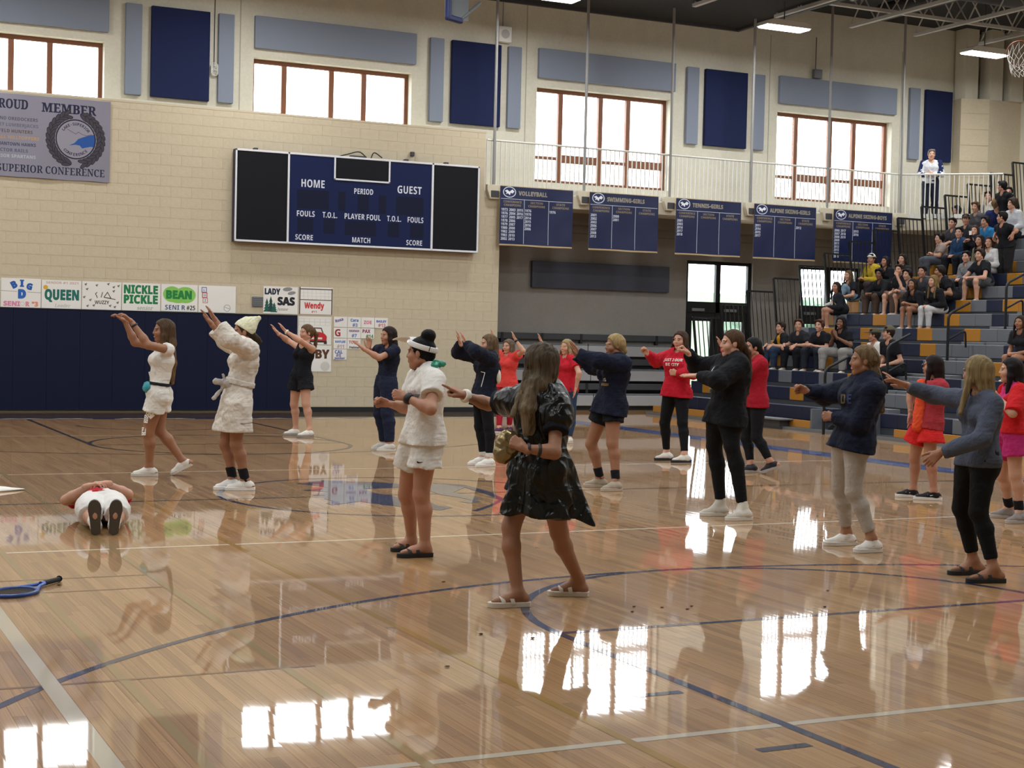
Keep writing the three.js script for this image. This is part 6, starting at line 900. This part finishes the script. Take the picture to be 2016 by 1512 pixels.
{ const c = dancer('L', 'dancer in a black sweatshirt with white lanyard and long ponytail', { skin: 'pink', hair: '#4f3826', hair2: '#765434', style: 'pony', hairOpt: { pts: [[0, -0.02, -0.11], [0, -0.08, -0.15], [0, -0.25, -0.17], [0, -0.44, -0.15], [0, -0.52, -0.11]], vol: 0.008 }, hands: [['flat', V(0.1, -0.9, -0.2), AWAY], ['fist', V(-0.3, -0.9, 0.2), NEAR]], b: 1.08 }, [
  ['pants', '#0c0d12', 0.96, 0.007], ['hoodie', '#0e0f15', 0.08, { name: 'sweatshirt', noHood: 1, loose: 0.03, sl: 0.02 }], ['shoes', 'hightop', '#c9c3b8', '#d8d3ca'], ['wristband', 0, '#ddd6ca', 0.03, 0.034, 'watch', 0.9],
  ['custom', (c) => { const n = c.J.nk, f = c.sk.top.f, r = c.sk.top.r, mid = c.sk.at2(0.42).addScaledVector(f, 0.2), L = (k) => new THREE.TubeGeometry(new THREE.CatmullRomCurve3([n.clone().addScaledVector(r, k * 0.075).addScaledVector(f, -0.03).add(V(0, 0.02, 0)), n.clone().addScaledVector(r, k * 0.09).addScaledVector(f, 0.085).add(V(0, -0.05, 0)), c.sk.at2(0.7).addScaledVector(r, k * 0.06).addScaledVector(f, 0.185), mid]), 24, 0.007, 6); mesh('lanyard', L(1), std('#b9b9c0', 0.6), c.t); mesh('lanyard', L(-1), std('#b9b9c0', 0.6), c.t); mesh('whistle', ell2(mid.clone().add(V(0, -0.02, 0)), 0.015, 0.02, 0.012, AXES), M.alu, c.t); }]]);
  printOn(c, c.top, c.sk.at2(0.66).addScaledVector(c.sk.top.f, 0.12).add(V(0, 0, 0.07)), c.sk.top.f.clone().add(V(0, 0, 0.9)).normalize(), 0.26, 0.1, (g, w, h) => { txt(g, 'Sundance', w / 2, h * 0.5, 70, '#d3d3d6', { font: 'serif', style: 'italic bold', w: 220 }); }); }
dancer('M', 'dark-haired dancer in red long-sleeved shirt and black leggings mid step', { skin: 'mid', hair: '#171419', style: 'pony', hairOpt: { pts: [[0, -0.03, -0.11], [0, -0.07, -0.14], [0, -0.14, -0.14]] }, smile: 1 }, [
  ['pants', '#0e0f15', 0.94, 0.007], ['top', '#9c1528', 0.98, 0.1, 0.016, 'shirt', { loose: 0.012, sl: 0.008 }], ['shoes', 'sneaker', '#26242a', '#9c9896', { lace: '#3a383c' }]]);
{ const c = dancer('N', 'dancer in navy hoodie and pale grey leggings with braided fair hair', { skin: 'tan', hair: '#6a523a', hair2: '#b89a70', style: 'braid', hairOpt: { vol: 0.012, strand: 0.006 }, hands: HF.fists, smile: 1 }, [
  ['pants', '#aaa39c', 0.93, 0.008], ['hoodie', '#10162a', 0.09, { loose: 0.04, sl: 0.024, cuff: 0.032 }], ['shoes', 'sneaker', '#d9d5cf', '#cfcac3', { mark: '#b7b2ab' }]]);
  printOn(c, c.top, c.sk.at2(0.62).addScaledVector(c.sk.top.f, 0.14).add(V(0, 0, 0.05)), c.sk.top.f.clone().add(V(0, 0, 0.6)).normalize(), 0.22, 0.2, (g, w, h) => { txt(g, 'D', w * 0.3, h * 0.5, 120, '#5f5230'); txt(g, 'E', w * 0.7, h * 0.5, 120, '#25346c'); }); }
dancer('O', 'dancer in coral tee, red shorts and black sneakers with dark long hair', { skin: 'mid', hair: '#251717', style: 'long', hairOpt: { len: 0.16, side: 0.2, strand: 0.003 }, s: 0.93 }, [
  ['shorts', '#c8201f', 0.5, 0.05], ['top', '#9c3038', 0.3, 0.08, 0.018, 'shirt', { sl: 0.014, loose: 0.02 }], ['shoes', 'sneaker', '#17161a', '#d8d4cf', { mark: '#e6e4e0', lace: '#2a2a2c' }],
  ['custom', (c) => { const p = c.sk.at2(0.45).addScaledVector(c.sk.top.f, 0.1).add(V(-0.03, 0, 0.02)); mesh('orange_bib', netMesh([cone(p.clone().add(V(0, 0.2, 0)), p.clone().add(V(-0.02, -0.26, 0)), 0.05, 0.065)], 0.01, 0.02, (x, y, z, v) => v + c.fold(0.008, 14)(x, y, z)), clothMat('#e0532f', 0.8), c.t); const A = (x, y, z) => at(c.J.hd, c.hf, x, y, z); for (const k of [-1, 1]) mesh('sunglasses', ell2(A(k * 0.032, 0.006, 0.094), 0.028, 0.02, 0.006, [c.hf.r, c.hf.u, c.hf.f]), std('#141416', 0.15), c.t); }]]);
dancer('P', 'dancer in slate grey pullover and black leggings with long blonde hair', { skin: 'tan', hair: '#87704c', hair2: '#d8bf8e', style: 'long', hairOpt: { len: 0.2, side: 0.24, fwd: 0.06, vol: 0.016, strand: 0.005 }, hands: [['relaxed', V(-0.3, -0.5, -0.8), UPV], ['open', V(0, -0.9, 0.3), AWAY]] }, [
  ['pants', '#0c0d11', 0.92, 0.008], ['top', '#4a5060', 0.96, 0.06, 0.016, 'pullover', { sl: 0.008, high: 0.04, neck: 0.058, fold: 0.007 }], ['shoes', 'sandal', '#1c1a1c', '#17171a']]);
dancer('Q', 'dancer in red cardigan and bright pink shorts at the right frame edge', { skin: 'fair', hair: '#21161a', style: 'long', hairOpt: { len: 0.2, side: 0.24, strand: 0.003 }, s: 0.93, hands: HF.relax }, [
  ['shorts', '#b02468', 0.46, 0.03], ['top', '#c02a6a', 0.05, 0.0, 0.012, 'pink_top'], ['top', '#c01a20', 0.55, 0.0, 0.024, 'cardigan', { sl: 0.014, vneck: 0.3 }], ['socks', '#17161c', 0.1], ['shoes', 'sneaker', '#8b8280', '#b0a8a2']]);

// ---------- lying person ----------
{
  const J = { ln: V(0.075, 0.02, 0.02), lf: V(-0.06, 0.02, 0.02), qn: V(0.095, 0.275, 0.05), qf: V(-0.075, 0.275, 0.05), an: V(0.075, 0.07, -0.07), af: V(-0.06, 0.07, -0.07), kn: V(0.11, 0.14, -0.46), kf: V(-0.12, 0.14, -0.46), hn: V(0.07, 0.12, -0.86), hf: V(-0.1, 0.12, -0.86), pc: V(-0.02, 0.13, -0.92), nk: V(-0.03, 0.14, -1.42), hd: V(-0.03, 0.14, -1.58), sn: V(0.14, 0.13, -1.36), sf: V(-0.2, 0.13, -1.36), en: V(0.2, 0.2, -1.14), ef: V(-0.31, 0.16, -1.08), wn: V(0.02, 0.31, -1.0), wf: V(-0.13, 0.29, -0.98), tn: V(-0.12, 0.32, -0.96), tf: V(0.0, 0.33, -0.95) };
  const c = person({ label: 'person in white shorts and red shirt lying on the floor', pos: [2.33, 0, 2.3], ry: -0.185, J, o: { s: 1, look: V(0, 0.85, -0.3).normalize(), tilt: 0, front: V(0, 1, 0), hair: '#3a2a20', style: 'short', skin: 'fair', fem: 0, footUp: V(0, 0, -1), hands: [['relaxed', DOWN, V(0, 0, -1)], ['relaxed', DOWN, V(0, 0, -1)]], b: 1.02 }, wear: [['pants', '#d9d5d2', 0.62, 0.02, { loose: 0.02, name: 'long_shorts', fold: 0.006 }], ['top', '#b01426', 0.24, 0.05, 0.015, 'shirt'], ['socks', '#dcd8d3', 0.14], ['shoes', 'sneaker', '#dcd8d2', '#4a433c', { laces: 0, up: V(0, 0, -1) }]] });
}
// ---------- watchers on the bleachers ----------
const ARMS = {
  lap: () => [[0.24, 0.62, 0.1, 0.07, 0.56, 0.34, 0, 0.56, 0.4], null, 'relaxed'], clap: () => [[0.25, 0.66, 0.14, 0.05, 0.82, 0.34, 0.03, 0.95, 0.4], null, 'flat'], knees: () => [[0.27, 0.66, 0.16, 0.17, 0.62, 0.42, 0.14, 0.56, 0.5], null, 'relaxed'],
  cross: () => [[0.26, 0.66, 0.1, -0.03, 0.74, 0.26, -0.12, 0.76, 0.24], [0.26, 0.65, 0.1, -0.03, 0.68, 0.28, -0.12, 0.68, 0.26], 'relaxed'], chin: () => [[0.24, 0.62, 0.22, 0.06, 0.98, 0.26, 0.03, 1.07, 0.25], [0.24, 0.62, 0.1, 0.07, 0.58, 0.34, 0, 0.57, 0.4], 'fist'],
  drink: () => [[0.25, 0.76, 0.2, 0.07, 1.02, 0.24, 0.03, 1.09, 0.2], [0.25, 0.7, 0.2, 0.1, 0.86, 0.36, 0.02, 0.92, 0.36], 'grip'], phone: () => [[0.22, 0.62, 0.18, 0.06, 0.62, 0.4, 0.02, 0.65, 0.47], null, 'grip'], hug: () => [[0.27, 0.62, 0.22, 0.1, 0.5, 0.48, 0.0, 0.46, 0.5], null, 'relaxed'],
  point: () => [[0.24, 0.62, 0.12, 0.08, 0.56, 0.34, 0, 0.56, 0.4], [0.42, 0.98, 0.12, 0.66, 1.08, 0.16, 0.82, 1.12, 0.18], 'point'], lean: () => [[0.3, 0.6, 0.3, 0.1, 0.58, 0.44, 0.0, 0.58, 0.5], null, 'relaxed'], down: () => [[0.27, 0.95, 0.0, 0.27, 0.72, 0.1, 0.27, 0.6, 0.12], null, 'relaxed']
};
function watcher(key, label, q) {
  const [row, z, hh] = SEATS[key], stand = hh > 1.1, deck = BY + (row - 1) * BR - 0.38, seatH = 0.38, s = q.s ?? (q.fem ? 0.97 : 1.02), lean = q.lean ?? 0.08;
  const up = stand ? 0.5 : 0, sy = seatH + up, hy = seatH + hh, hz = lean + 0.08, J = {}, [a, b0, pose] = ARMS[q.arms ?? 'lap'](), b = b0 ?? a, dy = hy - 0.74 - seatH + (stand ? 0 : 0);
  J.hd = V(q.hx ?? 0, hy, hz); J.nk = V((q.hx ?? 0) * 0.7, hy - 0.165 * s, hz - 0.035); J.pc = V(0, sy + 0.12, -0.02); J.sn = V(0.165 * s, hy - 0.22 * s, hz - 0.05); J.sf = V(-0.165 * s, hy - 0.22 * s, hz - 0.05); J.hn = V(0.088, sy + 0.09, 0); J.hf = V(-0.088, sy + 0.09, 0);
  const kw = q.knees ?? (q.fem ? 0.1 : 0.17);
  if (stand) { J.kn = V(0.1, 0.5, 0.04); J.kf = V(-0.1, 0.5, 0.04); J.an = V(0.1, 0.09, 0); J.af = V(-0.1, 0.09, 0); }
  else if (q.up) { J.kn = V(kw, sy + 0.34, 0.32); J.kf = V(-kw, sy + 0.3, 0.34); J.an = V(kw, sy - 0.02, 0.5); J.af = V(-kw, sy - 0.02, 0.52); }
  else { J.kn = V(kw, sy + 0.1, 0.4); J.kf = V(-kw * (q.kf ?? 1), sy + 0.1, 0.4); J.an = V(kw * 0.9, 0.09, 0.36); J.af = V(-kw * 0.95, 0.09, 0.42); }
  for (const k of ['n', 'f']) { const an = J['a' + k]; J['l' + k] = V(an.x, an.y - 0.09, an.z - 0.05); J['q' + k] = V(an.x * 1.15, an.y - 0.09, an.z + 0.19); }
  const put = (k, A, sg) => { const e = stand ? 0.5 : dy, f = q.fwd ?? 0; J['e' + k] = V(A[0] * sg * s, A[1] + e * 0.7 + seatH - 0.38, A[2] + f * 0.5); J['w' + k] = V(A[3] * sg, A[4] + e * (A[4] > 0.7 ? 1 : 0.25), A[5] + f); J['t' + k] = V(A[6] * sg, A[7] + e * (A[4] > 0.7 ? 1 : 0.25), A[8] + f); };
  put('n', q.flip ? b : a, 1); put('f', q.flip ? a : b, -1);
  const ya = (q.look ?? 0) * RAD, nod = q.nod ?? 0, look = V(Math.sin(ya), nod, Math.cos(ya)).normalize(), flatp = pose === 'flat';
  const wear = [];
  if (q.short) wear.push(['pants', q.legs, q.short, 0.016, { loose: 0.012, name: 'shorts', fold: 0.004 }]); else wear.push(['pants', q.legs, 0.97, 0.013, { loose: q.fem ? 0.002 : 0.012, fold: 0.004 }]);
  if (q.hood) wear.push(['hoodie', q.top, 0.04, { loose: 0.02, sl: 0.014 }]); else wear.push(['top', q.top, q.sleeve ?? 0.3, 0.03, 0.016, 'shirt', { sl: 0.01, loose: q.fem ? 0 : 0.012 }]);
  wear.push(['shoes', 'sneaker', q.shoe ?? '#cfcbc5', '#b9b4ae', { laces: 0 }]); if (q.extra) wear.push(['custom', q.extra]);
  return person({ label, pos: [BX + (row - 1) * BD + 0.12, deck, z], ry: -Math.PI / 2 + (q.turn ?? 0) * RAD, J, wear, o: { s, b: q.b ?? (q.fem ? 0.94 : 1.02), fem: q.fem ? 1 : 0, look, front: V(0, 0, 1), hands: [[pose, flatp ? V(-1, 0, 0) : V(-0.5, -0.8, 0), flatp ? UPV : V(-1, 0.3, 0)], [b0 ? (pose === 'point' ? 'point' : 'relaxed') : pose, flatp ? V(1, 0, 0) : V(0.5, -0.8, 0), flatp ? UPV : V(1, 0.3, 0)]], hair: q.hair, hair2: q.hair2, style: q.style ?? (q.fem ? 'long' : 'short'), hairOpt: q.ho, skin: q.skin ?? 'mid', smile: q.smile, cell: 0.018, hcell: 0.0085, ncell: 0.008, haircell: 0.0095, far: 1, group: 'students on the bleachers' } });
}
const capOn = (color, backward) => (c) => { const hd = c.J.hd, A = (x, y, z) => at(hd, c.hf, x, y, z), F = [c.hf.r, c.hf.u, c.hf.f], p = A(0, 0.05, 0); mesh('cap', netMesh([ell(A(0, 0.04, -0.016), 0.099, 0.108, 0.118, F)], 0.009, 0.02, (x, y, z, v) => Math.max(v, -((x - p.x) * c.hf.u.x + (y - p.y) * c.hf.u.y + (z - p.z) * c.hf.u.z))), clothMat(color), c.t); const k = backward ? -1 : 1; mesh('cap_peak', ell2(A(0, 0.052, k * 0.125), 0.075, 0.008, 0.075, F), clothMat(color), c.t); };
const SB = '#15161c', NV = '#1a2138', DK = '#24252b';
watcher('raglan', 'boy in black and gold raglan tee at the left end of the low row', { top: SB, legs: '#2c3a52', hair: '#3a2a20', arms: 'knees', turn: -12, look: 10, sleeve: 0.42, skin: 'fair', extra: (c) => { const p = c.sk.at2(0.5).addScaledVector(c.sk.top.f, 0.075); mesh('gold_panel', netMesh([cone(c.sk.at2(0.86).addScaledVector(c.sk.top.f, 0.055), c.sk.at2(0.08).addScaledVector(c.sk.top.f, 0.085), 0.088, 0.1)], 0.013, 0.02), clothMat('#c08a1c'), c.t); } });
watcher('b2', 'boy in black tee with watch, second on the low row', { top: DK, legs: SB, hair: '#4a3628', style: 'mop', arms: 'knees', look: 30, nod: -0.15, skin: 'fair', turn: 10 });
watcher('b3', 'red-haired smiling boy in black printed tee on the low row', { top: SB, legs: '#20242e', hair: '#5a3326', style: 'mop', arms: 'phone', look: 6, smile: 1, skin: 'fair', turn: 12, extra: (c) => 0 });
watcher('dread', 'boy with long dark locks in black shirt clapping, grey trousers', { top: '#121319', legs: '#8a8785', hair: '#121016', style: 'long', ho: { len: 0.12, side: 0.2, strand: 0.008, vol: 0.016 }, arms: 'clap', look: 14, smile: 1, skin: 'brown', turn: 12, knees: 0.26 });
watcher('whitecap', 'boy in white tee and olive cap sitting low beside the handrail', { top: '#d9d7d4', legs: SB, hair: '#3a2c22', arms: 'lap', look: -40, nod: -0.3, sleeve: 0.3, extra: capOn('#4a4a3c') });
watcher('blackcap', 'boy in black tee and tan cap leaning on his arms', { top: SB, legs: SB, hair: '#3a2c22', arms: 'lap', look: -30, nod: -0.4, skin: 'fair', lean: 0.14, extra: capOn('#5a5342') });
watcher('legsgirl', 'girl in dark hoodie with long brown hair and bare legs', { fem: 1, top: '#181a22', legs: '#14161c', short: 0.3, hair: '#2a1c18', arms: 'lap', look: 40, sleeve: 1, turn: -25, extra: (c) => { const p = c.sk.at2(0.45).addScaledVector(c.sk.top.f, 0.12); mesh('shirt_print', ell2(p, 0.05, 0.07, 0.012, [c.sk.top.r, c.sk.up, c.sk.top.f]), std('#b3a36a', 0.8), c.t); } });
watcher('jeansgirl', 'girl in black tee and pale jeans hugging her knees', { fem: 1, top: SB, legs: '#6f8598', hair: '#5a4430', hair2: '#8a6c48', arms: 'hug', up: 1, look: 10, skin: 'fair' });
watcher('yellow', 'student in yellow hoodie and backward white cap', { top: '#b59a30', legs: '#3a3030', hair: '#4a3a2a', hood: 1, arms: 'phone', look: 25, nod: -0.1, extra: capOn('#d9d6d3', 1) });
watcher('curly', 'boy with curly black hair in black jacket, brown trousers', { top: '#131419', sleeve: 1, legs: '#4c3b32', hair: '#15131a', style: 'mop', ho: { vol: 0.024, strand: 0.012 }, arms: 'lean', look: 18, skin: 'brown' });
watcher('g11', 'dark-haired girl in dark top beside the yellow hoodie', { fem: 1, top: '#1d1e26', sleeve: 1, legs: SB, hair: '#211818', look: 10, smile: 1 });
watcher('g12', 'smiling dark-haired girl near the guard rail, upper left group', { fem: 1, top: DK, sleeve: 1, legs: SB, hair: '#241a18', look: 25, smile: 1, skin: 'fair' });
watcher('chin', 'boy in black tee resting his hand on his mouth', { top: SB, legs: '#7d5a48', short: 0.5, hair: '#3d2a22', arms: 'chin', look: 18, skin: 'fair', extra: (c) => 0 });
watcher('greybrown', 'boy with dark fringe in grey patterned shirt holding something dark', { top: '#6b6467', sleeve: 1, legs: '#4a3c34', hair: '#2c201c', style: 'mop', arms: 'phone', look: 4, skin: 'fair' });
watcher('dk15', 'boy in charcoal tee looking down behind the blonde girl', { top: '#33343c', legs: SB, hair: '#241c1a', arms: 'lap', look: 20, nod: -0.3 });
watcher('phone', 'girl in black top and bare legs with hands clasped forward', { fem: 1, top: '#17181f', sleeve: 0.55, legs: '#1a1a20', short: 0.25, hair: '#2e211b', arms: 'phone', look: 15, smile: 1, skin: 'tan', lean: 0.16, shoe: '#d9d6d0' });
watcher('blonde', 'girl with long wavy blonde hair in black top and white trousers', { fem: 1, top: '#15161c', sleeve: 1, legs: '#b9b8ba', hair: '#7a6038', hair2: '#c8a86e', style: 'wavy', ho: { len: 0.26, side: 0.28, vol: 0.018, strand: 0.008 }, look: 4, skin: 'fair', lean: 0.12, shoe: '#8a6a50' });
watcher('lean', 'boy in black tee and shorts bending forward in profile', { top: '#121319', legs: '#17181e', short: 0.48, hair: '#2e2620', style: 'mop', arms: 'lean', look: -35, nod: -0.3, lean: 0.26, skin: 'tan' });
watcher('recline', 'boy leaning back with folded arms and grey jeans', { top: '#8f7f78', legs: '#4c505a', hair: '#221c1a', style: 'mop', arms: 'cross', look: 10, turn: -30, skin: 'fair', lean: -0.02 });
watcher('grey20', 'boy in dark grey tee and shorts with white sneakers', { top: '#3b3a40', legs: '#2a2a30', short: 0.46, hair: '#241a16', arms: 'knees', look: 15, skin: 'fair', sleeve: 0.5 });
watcher('teal', 'boy in teal blue hoodie high on the bleachers', { top: '#1d3a5c', hood: 1, legs: '#14161c', hair: '#201a1a', arms: 'lap', look: 30, skin: 'fair' });
watcher('drink', 'girl in dark top raising a cup to her mouth', { fem: 1, top: '#1c1d28', sleeve: 1, legs: SB, hair: '#4a3022', arms: 'drink', look: 25, skin: 'fair', extra: (c) => mesh('paper_cup', new THREE.CylinderGeometry(0.035, 0.028, 0.09, 14).translate(c.J.hd.x, c.J.hd.y - 0.06, c.J.hd.z + 0.13), M.white, c.t) });
watcher('g23', 'girl with dark centre-parted hair in olive top', { fem: 1, top: '#6a6450', sleeve: 1, legs: SB, hair: '#231a1a', look: 10 });
watcher('hoodgrey', 'boy with black hair in light grey hoodie', { top: '#77767a', hood: 1, legs: '#3a3a40', hair: '#16141a', arms: 'lap', look: 15, skin: 'fair' });
watcher('tee25', 'boy with brown fringe in black tee with white chest print', { top: '#15171e', legs: '#4a4a4c', short: 0.5, hair: '#3c2a20', style: 'mop', arms: 'lean', look: 0, skin: 'fair', extra: (c) => 0 });
watcher('whitejkt', 'red-haired girl in white jacket laughing', { fem: 1, top: '#c9c7c8', sleeve: 1, legs: '#bdbabb', hair: '#4a2420', look: 30, smile: 1, skin: 'fair' });
watcher('g27', 'girl with long dark hair in dark jacket behind the white jacket', { fem: 1, top: '#2c2a28', sleeve: 1, legs: SB, hair: '#2a1a18', look: 25, skin: 'fair' });
watcher('pointer', 'hooded student in grey sleeves pointing left with outstretched arm', { top: '#8f8c8a', hood: 1, legs: SB, hair: '#17151a', style: 'mop', ho: { vol: 0.028 }, arms: 'point', look: 10 });
watcher('cap29', 'boy in dark tee and brown cap in the upper group', { top: '#2a2b30', legs: SB, hair: '#2e2620', look: 40, extra: capOn('#4b423c') });
watcher('b30', 'boy with light brown mop hair in grey top near the top', { top: '#4c4b50', sleeve: 1, legs: SB, hair: '#6a5440', style: 'mop', look: 10, skin: 'fair' });
watcher('jersey', 'blond curly student in navy and white jersey turned away', { top: '#1a2450', sleeve: 0.4, legs: SB, hair: '#8a6a48', style: 'mop', ho: { vol: 0.028, strand: 0.012 }, look: 110, skin: 'fair', turn: 60, extra: (c) => 0 });
watcher('blue32', 'boy in bright blue tee looking down', { top: '#1f6a9c', legs: '#2a2a32', hair: '#1e1a1c', style: 'mop', look: -10, nod: -0.2 });
watcher('stand33', 'boy in black tee standing with folded arms at right', { top: '#101117', legs: '#191718', hair: '#201816', arms: 'down', look: -50, nod: -0.1, skin: 'mid' });
watcher('b34', 'boy with light hair and cream top in the top rows', { top: '#b9b2a6', sleeve: 1, legs: SB, hair: '#4c3a2c', style: 'mop', look: 30, skin: 'fair' });
watcher('b35', 'boy in black shirt standing near the top guard rails', { top: '#0f1016', legs: SB, hair: '#17141a', arms: 'down', look: -70 });
watcher('b36', 'dark-haired boy in black in the top row at right', { top: '#17171d', legs: SB, hair: '#2a201e', style: 'mop', look: 40, skin: 'fair' });
watcher('white37', 'student in white top with wavy brown hair at the right edge', { top: '#b9bac0', sleeve: 1, legs: SB, hair: '#4a3a2c', style: 'mop', ho: { vol: 0.026, strand: 0.01 }, look: -20, skin: 'fair' });
SEATS.edge = [4, -5.95, 0.72];
watcher('edge', 'person with bare legs and pale sneakers cut by the right edge', { fem: 1, top: '#22232a', legs: '#22242c', short: 0.25, hair: '#3a2a20', look: 10, shoe: '#c9c2b2', skin: 'tan', turn: 8 });
// ---------- man on the walkway ----------
{
  const J = { hd: V(0, 1.62, 0.02), nk: V(0, 1.46, 0), pc: V(0, 0.97, 0), sn: V(0.19, 1.4, 0), sf: V(-0.19, 1.4, 0), en: V(0.26, 1.13, 0.06), ef: V(-0.26, 1.13, 0.06), wn: V(0.02, 1.13, 0.2), wf: V(-0.02, 1.1, 0.22), tn: V(-0.1, 1.15, 0.18), tf: V(0.1, 1.12, 0.2), hn: V(0.09, 0.9, 0), hf: V(-0.09, 0.9, 0), kn: V(0.11, 0.5, 0.03), kf: V(-0.11, 0.5, 0.03), an: V(0.12, 0.09, 0), af: V(-0.12, 0.09, 0), ln: V(0.12, 0, -0.06), lf: V(-0.12, 0, -0.06), qn: V(0.15, 0, 0.2), qf: V(-0.15, 0, 0.2) };
  person({ label: 'man in navy and white pullover standing on the walkway, arms folded', pos: [25.62, 4.72, -15.3], ry: -0.7, J, o: { s: 1.06, fem: 0, look: V(0.1, -0.05, 1).normalize(), front: V(0, 0, 1), hair: '#8a8078', style: 'short', ho: {}, skin: 'fair', hands: [['relaxed', V(0, 0, -1), UPV], ['relaxed', V(0, 0, -1), UPV]], cell: 0.016, hcell: 0.0075, ncell: 0.007, haircell: 0.008 }, wear: [['pants', '#161a2c', 0.98, 0.016, { loose: 0.01 }], ['top', '#c9cad0', 0.98, 0.06, 0.016, 'pullover', { sl: 0.01 }], ['custom', (c) => { for (const i of [0, 1]) mesh('navy_sleeve', netMesh([cone(c.S[i].clone().add(V(0, 0.02, 0)), c.E[i], 0.082, 0.072), cone(c.E[i], lerp(c.E[i], c.Wr[i], 0.6), 0.072, 0.062, { flat: 1 })], 0.014, 0.02), clothMat('#16204a'), c.t); }], ['shoes', 'sneaker', '#24242a', '#1a1a1e', { laces: 0 }]] });
}

scene.traverse((o) => { if (o.isMesh) o.castShadow = o.receiveShadow = true; });
renderer.render(scene, camera);
